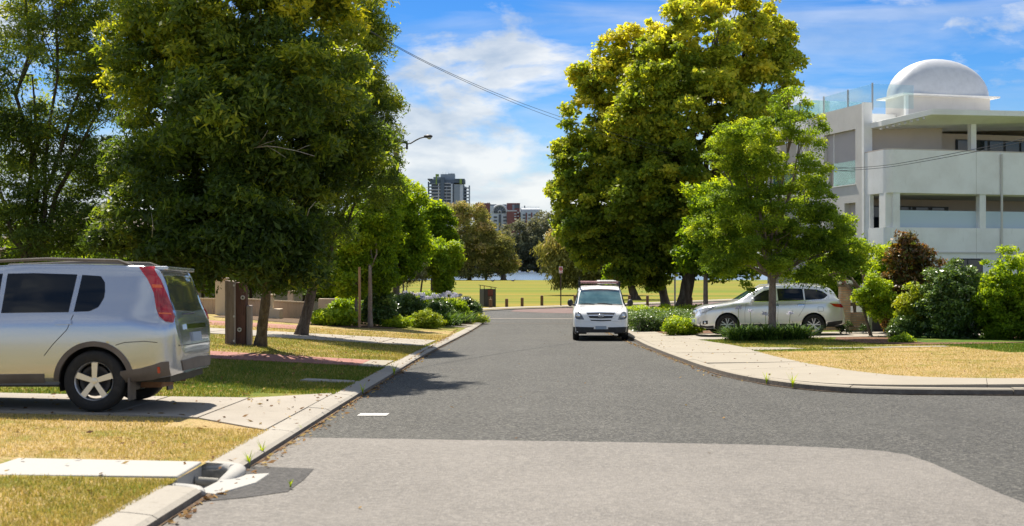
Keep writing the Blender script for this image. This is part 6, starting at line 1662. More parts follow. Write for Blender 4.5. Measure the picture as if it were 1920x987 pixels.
for b0 in (4.4, 8.6, 12.6): part('pier', [(b0, b0 + 0.3, -1.86, -1.60, 3.182, 4.598), (b0, b0 + 0.25, -1.3, -1.05, 5.4, 8.0)], M_rend)
w = part('window', [(5.6, 9.8, 1.44, 1.498, 5.45, 7.3)], M_dkframe)
for k in range(5): part('pane', [(5.66 + k * 0.83, 5.66 + k * 0.83 + 0.7, 1.40, 1.436, 5.5, 7.25)], M_win, w)
# penthouse under a curved roof
part('penthouse', [(2.38, 6.7, 0.55, 2.0, 8.0, 9.05)], M_rend2)
part('penthouse_post', [(2.36, 2.50, 0.40, 0.548, 8.0, 9.05)], M_rend)
mb = MB(); vs = []; ns, nr = 28, 12
for j in range(nr):
    e = pi / 2 * j / (nr - 1)
    for i in range(ns):
        t = 2 * pi * i / ns
        kx = abs(cos(t)) ** 0.7 * (1 if cos(t) > 0 else -1); ky = abs(sin(t)) ** 0.7 * (1 if sin(t) > 0 else -1)
        vs.append((4.55 + 2.4 * kx * cos(e), 1.28 + 1.0 * ky * cos(e), zz(9.10 + 1.72 * sin(e))))
mb.add(vs, [(j * ns + i, j * ns + (i + 1) % ns, (j + 1) * ns + (i + 1) % ns, (j + 1) * ns + i) for j in range(nr - 1) for i in range(ns)])
mb.build('curved_roof', M_zinc, ab, smooth='all')
mb = MB(); mb.bbox(2.12, 6.98, 0.22, 2.34, zz(9.03), zz(9.098)); mb.build('roof_edge', M_rend, ab)
# things on the building
def bpt(b, a, z): 
    k = math.atan2(0.25, 0.97); return (14.93 + b * cos(k) - a * sin(k), 50 + b * sin(k) + a * cos(k), z)
M_ychair = mat('mustard cushion', (0.55, 0.42, 0.07), 0.8)
ch = thing('armchair', 'mustard yellow armchair behind the green glass of the apartment balcony', 'armchair', bpt(0.8, 0.9, 5.1), 0.25)
mb = MB(); mb.bbox(-0.3, 0.3, -0.3, 0.3, 0.2, 0.42); mb.build('seat', M_ychair, ch, bevel=0.04)
mb = MB(); mb.bbox(-0.3, 0.3, 0.2, 0.34, 0.40, 0.85); mb.build('backrest', M_ychair, ch, bevel=0.05)
for sx in (-0.25, 0.25):
    for sy in (-0.25, 0.25):
        mb = MB(); mb.tube([(sx, sy, 0), (sx, sy, 0.22)], 0.02, 6); mb.build('leg', M_black, ch)
# person sitting on the far balcony, in profile, facing right
M_skin = mat('skin', (0.42, 0.25, 0.17), 0.6); M_cloth = mat('dark clothing', (0.03, 0.035, 0.05), 0.9); M_hair = mat('dark hair', (0.02, 0.015, 0.012), 0.7)
def skinned(name, verts, edges, radii, m, parent, sub=2):
    me = bpy.data.meshes.new(name); me.from_pydata(verts, edges, [])
    o = lk(name, me, parent); me.materials.append(m)
    bm = bmesh.new(); bm.from_mesh(me); bm.verts.layers.skin.verify(); ly_ = bm.verts.layers.skin[0] if hasattr(bm.verts.layers.skin, '__getitem__') else bm.verts.layers.skin.active
    for i, v in enumerate(bm.verts): v[ly_].radius = (radii[i], radii[i]); v[ly_].use_root = (i == 0)
    bm.to_mesh(me); bm.free()
    md = o.modifiers.new('skin', 'SKIN'); md.use_smooth_shade = True
    o.modifiers.new('sub', 'SUBSURF').levels = sub; o.modifiers[-1].render_levels = sub
    return o
pe = thing('person', 'person in dark clothes sitting at a table on the apartment corner balcony', 'person', bpt(0.75, 6.35, 5.2), 0.25)
V_ = [(0, 0, 0.50), (0.02, 0, 0.68), (0.05, 0, 0.88), (0.08, 0, 1.0), (0.10, 0, 1.06), (0.05, 0.17, 0.96), (0.05, -0.17, 0.96), (0.14, 0.22, 0.74), (0.14, -0.22, 0.74), (0.36, 0.16, 0.78), (0.36, -0.16, 0.78), (0.10, 0.09, 0.48), (0.10, -0.09, 0.48), (0.46, 0.10, 0.50), (0.46, -0.10, 0.50), (0.42, 0.10, 0.10), (0.42, -0.10, 0.10), (0.56, 0.10, 0.04), (0.56, -0.10, 0.04)]
E_ = [(0, 1), (1, 2), (2, 3), (3, 4), (2, 5), (2, 6), (5, 7), (6, 8), (7, 9), (8, 10), (0, 11), (0, 12), (11, 13), (12, 14), (13, 15), (14, 16), (15, 17), (16, 18)]
R_ = [0.15, 0.13, 0.15, 0.07, 0.055, 0.07, 0.07, 0.05, 0.05, 0.036, 0.036, 0.09, 0.09, 0.065, 0.065, 0.045, 0.045, 0.038, 0.038]
skinned('body', V_, E_, R_, M_cloth, pe)
mb = MB(); mb.ball((0.13, 0, 1.18), (0.095, 0.075, 0.115), 16, 12); mb.ball((0.225, 0, 1.165), (0.022, 0.013, 0.02), 8, 6); mb.ball((0.19, 0, 1.095), (0.04, 0.04, 0.03), 8, 6)
for sg in (-1, 1): mb.ball((0.12, sg * 0.076, 1.175), (0.018, 0.012, 0.03), 8, 6); mb.ball((0.208, sg * 0.03, 1.19), (0.012, 0.014, 0.01), 6, 5); 
mb.build('head', M_skin, pe, smooth='all')
mb = MB(); mb.ball((0.105, 0, 1.215), (0.10, 0.083, 0.10), 14, 10); mb.build('hair', M_hair, pe, smooth='all')
for sg in (-1, 1):
    hv = [(0.37, sg * 0.16, 0.785), (0.43, sg * 0.15, 0.785)]; he = [(0, 1)]; hr = [0.028, 0.034]
    for k in range(4):
        y_ = sg * 0.15 + (k - 1.5) * 0.02; o_ = len(hv); l_ = (0.075, 0.085, 0.08, 0.062)[k]
        hv += [(0.455, y_, 0.785), (0.455 + l_ * 0.55, y_, 0.78), (0.455 + l_, y_, 0.765)]; he += [(1, o_), (o_, o_ + 1), (o_ + 1, o_ + 2)]; hr += [0.010, 0.009, 0.008]
    o_ = len(hv); hv += [(0.41, sg * 0.12, 0.79), (0.45, sg * 0.10, 0.785)]; he += [(0, o_), (o_, o_ + 1)]; hr += [0.011, 0.009]
    skinned('hand', hv, he, hr, M_skin, pe, 1)
sc2 = thing('chair', 'chair under the person on the apartment corner balcony', 'chair', bpt(0.75, 6.35, 5.2), 0.25)
mb = MB(); mb.bbox(-0.24, 0.22, -0.22, 0.22, 0.30, 0.345); mb.build('seat', M_black, sc2)
mb = MB(); mb.bbox(-0.27, -0.23, -0.22, 0.22, 0.36, 0.85); mb.build('backrest', M_black, sc2)
for sx in (-0.22, 0.2):
    for sy in (-0.2, 0.2):
        mb = MB(); mb.tube([(sx, sy, 0), (sx, sy, 0.32)], 0.018, 6); mb.build('leg', M_black, sc2)
tb = thing('table', 'small dark table in front of the person on the corner balcony', 'table', bpt(1.35, 6.5, 5.2), 0.25)
mb = MB(); mb.lathe([(0, 0.70), (0.40, 0.70), (0.40, 0.735), (0, 0.735)], 20); mb.build('tabletop', M_black, tb)
mb = MB(); mb.tube([(0, 0, 0), (0, 0, 0.70)], 0.035, 8); mb.lathe([(0.25, 0), (0.22, 0.03), (0, 0.04)], 16); mb.build('pedestal', M_black, tb)
# ---------------------------------------------------------------- tower across the lake
M_tw = mat('tower concrete', (0.2700, 0.3172, 0.3645), 0.8, noise=[(0.05, (0.2160, 0.2565, 0.2970), 0.4, 0.7)])  # tower colours made lighter and bluer to stand in for thin haze
M_twd = mat('tower dark cladding', (0.1013, 0.1350, 0.1755), 0.6); M_twl = mat('tower pale cladding', (0.5670, 0.6210, 0.6750), 0.7, noise=[(0.06, (0.4860, 0.5400, 0.5940), 0.4, 0.7)])
M_tww = mat('tower white slab', (0.55, 0.57, 0.60), 0.7); M_twg = mat('tower glass', (0.03, 0.05, 0.075), 0.15, 0, 0.6)
M_grn = mat('green hoist', (0.22, 0.32, 0.07), 0.7)
Yt = 1000.0
tw = thing('tower_block', 'tall grey apartment tower across the lake with open frame balconies', 'building', (P(840, Yt), Yt, -1.0))
def fb(root, name, rects, m, Y, parent=None, label=None):
    """boxes given by photo columns and rows at distance Y, with depth range"""
    mb = MB(); L0 = root.location
    for u0, u1, v0, v1, d0, d1 in rects:
        mb.bbox(P(u0, Y) - L0.x, P(u1, Y) - L0.x, d0, d1, Z(v1, Y) - L0.z, Z(v0, Y) - L0.z)
    return mb.build(name, m, parent or root)
vb = 505
fb(tw, 'core_wall', [(826, 833, 333, vb, -1.5, 20)], M_twd, Yt)
fb(tw, 'wall', [(808.5, 825.9, 343, vb, 1.2, 20), (833.1, 851.4, 343, vb, 1.2, 20)], M_twg, Yt)
fb(tw, 'pale_panel', [(851.5, 862, 346, vb, -0.6, 20)], M_tw, Yt); fb(tw, 'pale_panel', [(862.1, 870, 346, vb, 0, 20)], M_twl, Yt)
fb(tw, 'fin', [(845.6, 848.6, 345, vb, -1.2, 1.15)], M_twl, Yt); fb(tw, 'dark_strip', [(848.8, 851.3, 350, vb, 0.4, 1.15)], M_twg, Yt)
fb(tw, 'upper_storey', [(806, 871, 337.2, 342.9, 0.6, 21)], M_twd, Yt)
fb(tw, 'parapet', [(801.6, 811, 335.2, 337.1, 0, 21), (852, 871, 335.3, 337.1, 0.2, 21)], M_twd, Yt)
fb(tw, 'plant_room', [(812, 826, 331.5, 337.1, 3, 16)], M_tw, Yt); fb(tw, 'plant_room', [(825.6, 852, 326, 337.15, 4, 15)], M_tw, Yt); fb(tw, 'plant_room', [(840, 851.8, 324.8, 325.9, 5, 12)], M_twd, Yt)
for i in range(27):
    v = 343.5 + i * 6.02
    fb(tw, 'floor_slab', [(808.6, 825.8, v, v + 1.3, -1.0, 1.15)], M_tww if i > 1 else M_tw, Yt)
    fb(tw, 'floor_slab', [(833.2, 845.4, v, v + 1.1, -0.8, 1.15)], M_tww, Yt)
    fb(tw, 'frame_slab', [(804.2, 808.4, v, v + 1.9, 0.2, 6)], M_twd, Yt)
    if v > 348: fb(tw, 'frame_slab', [(870.2, 878.6, v + 2, v + 3.7, 0.2, 6)], M_tw, Yt)
    fb(tw, 'balcony_screen', [(821.5, 823.5, v + 1.4, v + 5.9, -0.6, 1.1)], M_tww, Yt)
fb(tw, 'frame_post', [(802, 804.1, 341, vb, 0, 6)], M_twd, Yt); fb(tw, 'frame_post', [(878.7, 881, 348, vb, 0, 6)], M_tw, Yt); fb(tw, 'frame_post', [(868.6, 870.1, 337.2, vb, -0.5, -0.05)], M_twd, Yt)
fb(tw, 'balcony_wall', [(870.1, 874.4, 350, vb, 3, 8)], M_twd, Yt)
fb(tw, 'mullion', [(837, 838, 349, vb, -0.5, 1.1)], M_tw, Yt)
fb(tw, 'hoist_mast', [(817.3, 819.6, 327, 346, -2.6, -1.6)], M_grn, Yt); fb(tw, 'hoist_head', [(816.8, 823, 327, 331.4, -1.5, 1)], M_grn, Yt); fb(tw, 'hoist_head', [(862, 866, 336, 345, -1.8, -0.7)], M_grn, Yt)
for u in (829, 834.5, 840, 846): fb(tw, 'antenna', [(u, u + 0.35, 321, 326, 8, 8.2)], M_steel, Yt)
# ---------------------------------------------------------------- red brick blocks across the lake
Yr = 930.0
M_rbk = mat('far red brick', (0.23, 0.10, 0.095), 0.85, noise=[(0.08, (0.19, 0.085, 0.08), 0.4, 0.7)])
rb = thing('apartment_building', 'red brick apartment block with a large arched window across the lake', 'building', (P(935, Yr), Yr, -1.0))
fb(rb, 'brick_wing', [(891, 918.9, 381, vb, 1, 25)], M_rbk, Yr); fb(rb, 'brick_wing', [(950.2, 975, 381, vb, 0.5, 25)], M_rbk, Yr); fb(rb, 'brick_wing', [(950.4, 969, 397.2, vb, -5, 0.45)], M_rbk, Yr)
fb(rb, 'central_wall', [(919, 950.1, 386, vb, -0.5, 25)], M_twl, Yr); fb(rb, 'parapet', [(919.2, 949.9, 383.4, 385.95, 0.5, 20)], M_twd, Yr)
fb(rb, 'terrace_rail', [(950.3, 969.3, 395.2, 397.15, -5.2, -4.9)], M_tww, Yr)
aw = fb(rb, 'arched_window', [(926, 948, 397, 400.4, -0.9, -0.55)], M_twg, Yr)
mb = MB(); s = S(Yr); cxr = P(937, Yr) - rb.location.x; czr = Z(398, Yr) - rb.location.z; rr_ = 11.0 * s
arc = [(cxr + rr_ * cos(t), czr + rr_ * sin(t)) for t in np.linspace(0, pi, 20)]
mb.add([(x, -0.9, z) for x, z in arc] + [(x, -0.56, z) for x, z in arc], [tuple(range(20)), tuple(range(39, 19, -1))] + [(i, i + 1, 21 + i, 20 + i) for i in range(19)]); mb.build('arched_window', M_twg, rb)
mb = MB(); arc2 = [(cxr + (rr_ + 0.9) * cos(t), -0.95, czr + (rr_ + 0.9) * sin(t)) for t in np.linspace(0, pi, 20)]; mb.tube(arc2, 0.75, 6); mb.build('arch_surround', M_tww, rb)
mb = MB(); mb.tube([(cxr + 2.6 * s * cos(t), -1.2, czr + 3.0 * s * sin(t) - 0.2) for t in np.linspace(-0.2, pi + 0.2, 12)], 0.42, 6); mb.build('window_ring', M_tww, rb)
mb = MB()
for t in np.linspace(0.25, pi - 0.25, 6): mb.tube([(cxr + 3.2 * s * cos(t), -1.0, czr + 3.2 * s * sin(t)), (cxr + rr_ * cos(t), -1.0, czr + rr_ * sin(t))], 0.14, 4)
mb.build('glazing_bars', M_tw, rb)
fb(rb, 'glass_strip', [(935, 939.6, 402.5, vb, -0.9, -0.55)], M_twg, Yr)
for i in range(13):
    v = 406.0 + i * 6.6
    for u0 in (925.8, 943.4): fb(rb, 'window', [(u0, u0 + 6.3, v, v + 3.2, -0.85, -0.55)], M_twg, Yr)
    if i < 3: fb(rb, 'vent_strip', [(964, 968, 401 + i * 5, 402.6 + i * 5, -5.3, -5.05)], M_twl, Yr)
    fb(rb, 'balcony_edge', [(970.0, 973, 398 + i * 6.6, 400.6 + i * 6.6, -1.8, 0.4)], M_tww, Yr)
fb(rb, 'window', [(895, 903.5, 385.5, 389.5, 0.6, 0.95)], M_twg, Yr); fb(rb, 'window', [(965, 974, 384, 390.5, 0.1, 0.45)], M_twg, Yr); fb(rb, 'wall_panel', [(960.5, 964.6, 384, 394, 0.05, 0.45)], M_tw, Yr)
for u in (900, 904, 913, 916): fb(rb, 'roof_unit', [(u, u + 2, 379.4, 380.9, 6, 9)], M_twd, Yr)
gw = thing('apartment_building', 'pale grey wing with barrel metal roof right of the far red brick block', 'building', (P(994, Yr), Yr, -1.0))
fb(gw, 'wall', [(976.5, 1012, 396.6, vb, 0, 20)], M_twl, Yr); fb(gw, 'dark_wall', [(972.8, 976.4, 398, vb, 1, 12)], M_twg, Yr)
mb = MB(); pr = [(Z(396.5, Yr), 0.0), (Z(393, Yr), 0.6), (Z(390.5, Yr), 2.5), (Z(389.3, Yr), 6), (Z(389.0, Yr), 12), (Z(396.5, Yr), 20)]
x0, x1 = P(976, Yr) - gw.location.x, P(1012.4, Yr) - gw.location.x
mb.add([(x0, y, z + 1) for z, y in pr] + [(x1, y, z + 1) for z, y in pr], [(i, i + 1, 7 + i, 6 + i) for i in range(5)] + [tuple(range(6)), tuple(range(11, 5, -1))]); mb.build('barrel_roof', mat('far metal roof', (0.35, 0.38, 0.42), 0.35, 0.5), gw, smooth=True)
for i in range(20):
    u = 977 + i * 1.8; fb(gw, 'roof_rib', [(u, u + 0.35, 387.2, 396.4, -0.12, -0.04)], M_twl, Yr)
for i in range(13):
    v = 402 + i * 6.3
    for u0 in (980.5, 990.5, 1000.5): fb(gw, 'window', [(u0, u0 + 4.6, v, v + 2.9, -0.3, -0.05)], M_twg, Yr)
for u0 in (985.6, 995.6, 1005.6): fb(gw, 'brick_strip', [(u0, u0 + 2.6, 399, vb, -0.4, -0.06)], M_rbk, Yr)
fb(gw, 'flue', [(983, 985, 385.2, 391, 5, 7)], M_twd, Yr)
# pale block glimpsed low between the gum crowns
pb = thing('apartment_building', 'pale block with blue windows glimpsed behind the tall gum crown', 'building', (P(857, Yr), Yr + 20, -1.0))
fb(pb, 'wall', [(849, 866, 404, vb, 0, 15)], M_tww, Yr + 20)
for i in range(10): fb(pb, 'window', [(854, 859, 409 + i * 6, 412.4 + i * 6, -0.3, -0.05)], M_twg, Yr + 20)
# boats / jetty specks on the far waterline
for i, (u, v, lab) in enumerate([(975, 507.5, 'small white boat moored under the far shore trees, left one'), (985, 508.5, 'tiny pale dinghy between the moored boats'), (998, 507.5, 'white boat moored under the far shore trees, right one')]):
    bt = thing('boat', lab, 'boat', (P(u, 790), 790, -1.78))
    mb = MB(); k = 1.0 if i != 1 else 0.6
    hull = [(-2.6 * k, -0.3 * k), (-2.2 * k, -0.85 * k), (1.2 * k, -0.8 * k), (2.7 * k, 0), (1.2 * k, 0.8 * k), (-2.2 * k, 0.85 * k), (-2.6 * k, 0.3 * k)]
    mb.prism(hull, -0.2, 0.75 * k); mb.build('hull', M_vanwhite, bt, bevel=0.05)
    mb = MB(); mb.box((-0.3 * k, 0, 1.15 * k), (2.0 * k, 1.2 * k, 0.8 * k), 0, 0, 0.8); mb.build('cabin', M_vanwhite, bt)
# ---------------------------------------------------------------- cream house behind the left fence
M_cream = mat('cream render', (0.62, 0.50, 0.36), 0.85, noise=[(1.2, (0.56, 0.45, 0.33), 0.4, 0.7), (6, (0.48, 0.39, 0.28), 0.6, 0.85)], bump=(40, 0.2, 0.01))
M_tile = mat('terracotta roof', (0.13, 0.10, 0.085), 0.85, noise=[(5, (0.19, 0.15, 0.125), 0.4, 0.7)])
hs_ = thing('house', 'cream rendered house mostly hidden behind the left garden trees', 'house', (-16.0, 66.0, bz(-14, 56)))
mb = MB(); mb.bbox(-14, 5.5, 0, 9, -1.2, 3.0); mb.build('wall', M_cream, hs_)
mb = MB(); mb.add([(-14.5, -0.6, 2.95), (6, -0.6, 2.95), (6, 9.6, 2.95), (-14.5, 9.6, 2.95), (-10, 4.5, 5.4), (1.5, 4.5, 5.4)], [(0, 1, 5, 4), (1, 2, 5), (2, 3, 4, 5), (3, 0, 4), (0, 3, 2, 1)]); mb.build('roof', M_tile, hs_)
for x in (-11, -6, -1, 3):
    w = MB(); w.bbox(x - 0.7, x + 0.7, -0.05, -0.003, 0.7, 2.2); w = w.build('window', M_rend, hs_)
    p = MB(); p.bbox(x - 0.62, x + 0.62, -0.075, -0.052, 0.78, 2.12); p.build('pane', M_win, w)
# ================================================================== street furniture and small structures
M_timb = mat('weathered timber', (0.17, 0.125, 0.095), 0.9, noise=[(4, (0.27, 0.21, 0.17), 0.4, 0.7, (2, 2, 0.15)), (18, (0.08, 0.06, 0.045), 0.55, 0.75, (2, 2, 0.1))], bump=(14, 0.8, 0.02))
M_timb_r = mat('dark red timber', (0.085, 0.04, 0.032), 0.85, noise=[(4, (0.13, 0.065, 0.05), 0.4, 0.7, (2, 2, 0.15)), (18, (0.04, 0.02, 0.016), 0.55, 0.75, (2, 2, 0.1))], bump=(14, 0.8, 0.02))
M_timb_g = mat('grey timber', (0.24, 0.20, 0.185), 0.9, noise=[(4, (0.34, 0.29, 0.27), 0.4, 0.7, (2, 2, 0.15)), (20, (0.11, 0.09, 0.08), 0.55, 0.75, (2, 2, 0.1))], bump=(14, 0.8, 0.02))
M_galv = mat('galvanised washer', (0.50, 0.49, 0.47), 0.5, 0.6)
# ---- timber pile posts on the verge
Yp = 28.9
def post(u0, u1, vtop, m, lab, Y=Yp, d=0.24, rz=0.0):
    x = (P(u0, Y) + P(u1, Y)) / 2; w = P(u1, Y) - P(u0, Y); z0 = bz(x, Y); h = Z(vtop, Y) - z0
    t = thing('timber_post', lab, 'post', (x, Y, z0), rz)
    mb = MB(); n = 8; vs = []
    for i in range(n + 1):
        q = i / n; k = 1 + jit(0.02)
        for sx, sy in ((-1, -1), (1, -1), (1, 1), (-1, 1)): vs.append((sx * w / 2 * k + jit(0.004), sy * d / 2 * k, -0.15 + (h + 0.15) * q + (jit(0.02) if i == n else 0)))
    fs = [(i * 4 + k, i * 4 + (k + 1) % 4, i * 4 + 4 + (k + 1) % 4, i * 4 + 4 + k) for i in range(n) for k in range(4)] + [(n * 4, n * 4 + 1, n * 4 + 2, n * 4 + 3)]
    mb.add(vs, fs); mb.build('timber', m, t, bevel=0.012)
    return t, h, w, d
t, h, w, d = post(424, 441, 527, M_timb, 'tall weathered grey brown timber post, leftmost of the row by the leaning trunks', Yp, 0.26)
mb = MB(); mb.box((w / 2 + 0.022, -d / 2 + 0.03, h * 0.49), (0.045, 0.10, h * 0.96)); mb.build('face_board', M_timb_g, t)
for z in (h * 0.93, h * 0.44, 0.08):
    mb = MB(); mb.lathe([(0, -0.03), (0.028, -0.028), (0.028, 0.0)], 10, 'y', (w / 2 + 0.01, -d / 2 - 0.006, z)); mb.build('bolt', M_galv, t)
t, h, w, d = post(443.5, 463, 530, M_timb_r, 'dark red timber post with two round washers in the row by the leaning trunks', Yp + 0.02, 0.27)
for x, v in ((0.06, 558), (-0.02, 618)):
    z = Z(v, Yp) - t.location.z
    mb = MB(); mb.lathe([(0.018, -0.012), (0.030, -0.022), (0.050, -0.022), (0.056, -0.01), (0.056, 0.0)], 18, 'y', (x, -d / 2 - 0.002, z)); mb.build('washer', M_galv, t, smooth=True)
    mb = MB(); mb.lathe([(0, -0.03), (0.018, -0.028), (0.018, 0)], 10, 'y', (x, -d / 2 - 0.002, z)); mb.build('bolt', M_black, t)
t, h, w, d = post(464, 472.5, 572, M_timb_g, 'short grey timber post, right end of the row by the leaning trunks', Yp - 0.03, 0.2)
# ---- boarded fence, pillars and letterbox behind the left verge
M_board = mat('weathered fence board', (0.4250, 0.3187, 0.2313), 0.9, noise=[(5, (0.5375, 0.4188, 0.3125), 0.4, 0.7, (1, 1, 0.2)), (16, (0.2500, 0.1875, 0.1313), 0.58, 0.75, (1, 1, 0.2))])
def fence(lab, x0, x1, Y, h, nb, cap=True):
    z0 = min(bz(x0, Y), bz(x1, Y)); t = thing('fence', lab, 'fence', (x0, Y, z0))
    w = (x1 - x0) / nb
    ms = None
    for i in range(nb):
        xm = x0 + (i + 0.5) * w; zb_ = bz(xm, Y) - z0
        if ms is None:
            mb = MB(); mb.box((0, 0, h / 2), (w * 0.94, 0.035, h)); o = mb.build('board', M_board, t); ms = o.data
        else:
            o = lk('board', ms, t)
        o.location = (xm - x0, jit(0.012), zb_ - 0.03 + jit(0.008)); o.rotation_euler = (0, jit(0.006), 0)
    if cap:
        mb = MB(); z1, z2 = bz(x0, Y) - z0 + h - 0.02, bz(x1, Y) - z0 + h - 0.02
        mb.add([(0, -0.06, z1), (0, 0.06, z1), (0, 0.06, z1 + 0.05), (0, -0.06, z1 + 0.05), (x1 - x0, -0.06, z2), (x1 - x0, 0.06, z2), (x1 - x0, 0.06, z2 + 0.05), (x1 - x0, -0.06, z2 + 0.05)], [(0, 1, 2, 3), (7, 6, 5, 4), (0, 4, 5, 1), (1, 5, 6, 2), (2, 6, 7, 3), (3, 7, 4, 0)])
        mb.build('capping_rail', M_cream, t)
    return t
Yw = 50.0
fence('low weathered board fence behind the silver car and timber posts', -24.0, P(425, Yw), Yw, 0.66, 60)
fence('low weathered board fence between the cream letterbox pier and the second leaning trunk', P(512, Yw), P(585, Yw), Yw, 0.70, 14)
fence('low weathered board fence glimpsed between the timber posts and first leaning trunk', P(446, Yw), P(496, Yw), Yw + 0.25, 0.70, 9)
def pillar(u0, u1, vt, Y, lab, m=M_cream, cap=True, cat='pillar'):
    x0, x1 = P(u0, Y), P(u1, Y); xm = (x0 + x1) / 2; z0 = bz(xm, Y); h = Z(vt, Y) - z0
    t = thing('pillar', lab, cat, (xm, Y, z0)); w = x1 - x0
    mb = MB(); mb.box((0, 0, h / 2 - 0.1), (w, w, h + 0.2)); mb.build('shaft', m, t, bevel=0.008)
    if cap: mb = MB(); mb.box((0, 0, h + 0.035), (w + 0.1, w + 0.1, 0.07)); mb.build('cap', m, t, bevel=0.01)
    return t, h, w
pillar(406, 425, 524, Yw - 0.3, 'tall cream rendered gate pillar at the end of the board fence')
t, h, w = pillar(494, 512, 555, Yw - 1.0, 'cream letterbox pier with slotted face behind the first leaning trunk', cat='letterbox pier')
mb = MB(); mb.box((0.14, 0, 0.17), (w + 0.42, w + 0.3, 0.42)); mb.build('plinth', M_cream, t, bevel=0.02)
for r_ in range(2):
    for c_ in range(3):
        mb = MB(); mb.box((-0.09 + c_ * 0.10, -w / 2 - 0.003, h - 0.30 - r_ * 0.33), (0.045, 0.012, 0.19)); mb.build('slot', M_seam, t)
pillar(540, 550, 548, Yw + 3, 'short cream pillar behind the low fence near the second leaning trunk')
pillar(600, 640, 560, Yw + 5, 'broad cream garden pier in the gap left of the young lime tree', cap=False)
pillar(372, 379, 566, 44, 'brown timber letterbox post seen past the car tail', M_timb, False, 'post')
# ---- brick pier and wall on the right
M_brick = [mat('cream brick', (0.6500, 0.4680, 0.3055), 0.85, noise=[(9, (0.5460, 0.3900, 0.2600), 0.4, 0.7)], bump=(50, 0.4, 0.005)), mat('tan brick', (0.5720, 0.3900, 0.2470), 0.85, noise=[(9, (0.4680, 0.3250, 0.2080), 0.4, 0.7)], bump=(50, 0.4, 0.005)), mat('orange brick', (0.6240, 0.3770, 0.2210), 0.85, noise=[(9, (0.5200, 0.3120, 0.1950), 0.4, 0.7)], bump=(50, 0.4, 0.005))]
M_mortar = mat('mortar', (0.36, 0.32, 0.27), 0.95)
BK = {}
def brick(parent, x, y, z, l=0.23, w=0.11, h=0.076, rz=0.0):
    key = (round(l, 3), round(w, 3), random.randint(0, 2))
    if key not in BK:
        mb = MB(); mb.box((0, 0, 0), (l - 0.010, w - 0.010, h - 0.010)); o = mb.build('brick', M_brick[key[2]], parent); BK[key] = o.data
    else:
        o = lk('brick', BK[key], parent)
    o.location = (x + jit(0.002), y + jit(0.003), z); o.rotation_euler = (0, 0, rz)
def brick_wall(lab, name, x0, x1, Y, w, h, cat, core=True, openings=None):
    xm = (x0 + x1) / 2; z0 = bz(xm, Y); t = thing(name, lab, cat, (xm, Y, z0)); L_ = x1 - x0
    nz = int(round(h / 0.086)); ny = max(1, int(round(w / 0.12)))
    mb = MB(); mb.box((0, 0, nz * 0.086 / 2 - 0.05), (L_ - 0.014, w - 0.014, nz * 0.086 + 0.1 - 0.012)); mb.build('mortar', M_mortar, t)
    nb = max(1, int(round(L_ / 0.24))); bl = L_ / nb
    for k in range(nz):
        z = 0.043 + k * 0.086
        off = 0 if k % 2 == 0 else bl / 2
        xs = [(-L_ / 2 + (i + 0.5) * bl, bl) for i in range(nb)] if k % 2 == 0 else [(-L_ / 2 + bl / 4, bl / 2)] + [(-L_ / 2 + (i + 1) * bl, bl) for i in range(nb - 1)] + [(L_ / 2 - bl / 4, bl / 2)]
        for x, l in xs:
            brick(t, x, -w / 2 + 0.05, z, l)
        if L_ < 0.6:
            for sx in (-1, 1): brick(t, sx * (L_ / 2 - 0.052), 0.06, z, 0.11, w - 0.13)
    return t, nz * 0.086
Yk = 43.2
t, hh = brick_wall('tan brick pier at the tail of the silver wagon', 'brick_pier', P(1574, Yk), P(1592.5, Yk), Yk, 0.36, 1.62, 'pier')
mb = MB(); mb.box((0, 0, hh + 0.03), (0.46, 0.46, 0.06)); mb.build('cap', M_timb, t)
tb2, hb = brick_wall('low tan brick wall right of the brick pier', 'brick_wall', P(1592.7, Yk), P(1665, Yk), Yk + 0.05, 0.23, 0.72, 'wall')
for i, v in enumerate((556, 571)):
    mb = MB(); zc = Z(v, Yk) - tb2.location.z; w_ = P(1665, Yk) - P(1592.7, Yk)
    mb.box((0, 0, zc), (w_ - 0.01, 0.16, 0.13)); mb.build('rail', M_conc3 if i == 0 else M_timb, tb2, bevel=0.02)
for k in range(3):
    mb = MB(); w_ = P(1665, Yk) - P(1592.7, Yk); mb.box((-w_ / 2 + 0.2 + k * (w_ - 0.4) / 2, 0, (hb + Z(553, Yk) - tb2.location.z) / 2), (0.1, 0.1, Z(553, Yk) - tb2.location.z - hb)); mb.build('rail_post', M_timb, tb2)
t, hh = brick_wall('tan brick wall with rounded pale coping behind the silver wagon', 'brick_wall', P(1400, Yk + 1.2), P(1573, Yk + 1.2), Yk + 1.2, 0.23, 0.9, 'wall')
mb = MB(); w_ = P(1573, Yk + 1.2) - P(1400, Yk + 1.2); mb.tube([(-w_ / 2, 0, hh + 0.06), (w_ / 2, 0, hh + 0.06)], 0.15, 12); mb.build('coping', M_conc3, t, smooth=True)
# crumpled red and white bag on the pier
pr_ = bpy.data.objects['brick_pier']; bgm = [mat('white plastic bag', (0.72, 0.70, 0.68), 0.5), mat('red plastic bag', (0.55, 0.03, 0.05), 0.5)]
bgt = thing('plastic_bag', 'crumpled red and white bag lying on top of the brick pier', 'bag', (pr_.location.x + 0.02, pr_.location.y, pr_.location.z + 1.72))
for nm, m_, cx_, sx in (('white_side', bgm[0], 0.1, 0.20), ('red_side', bgm[1], -0.06, 0.10), ('white_end', bgm[0], -0.19, 0.09)):
    mb = MB(); mb.ball((cx_, 0, 0.05), (sx, 0.17, 0.10), 12, 8)
    mb.v = [(x + jit(0.02), y + jit(0.02), max(0.0, z + jit(0.018))) for x, y, z in mb.v]; mb.build(nm, m_, bgt)
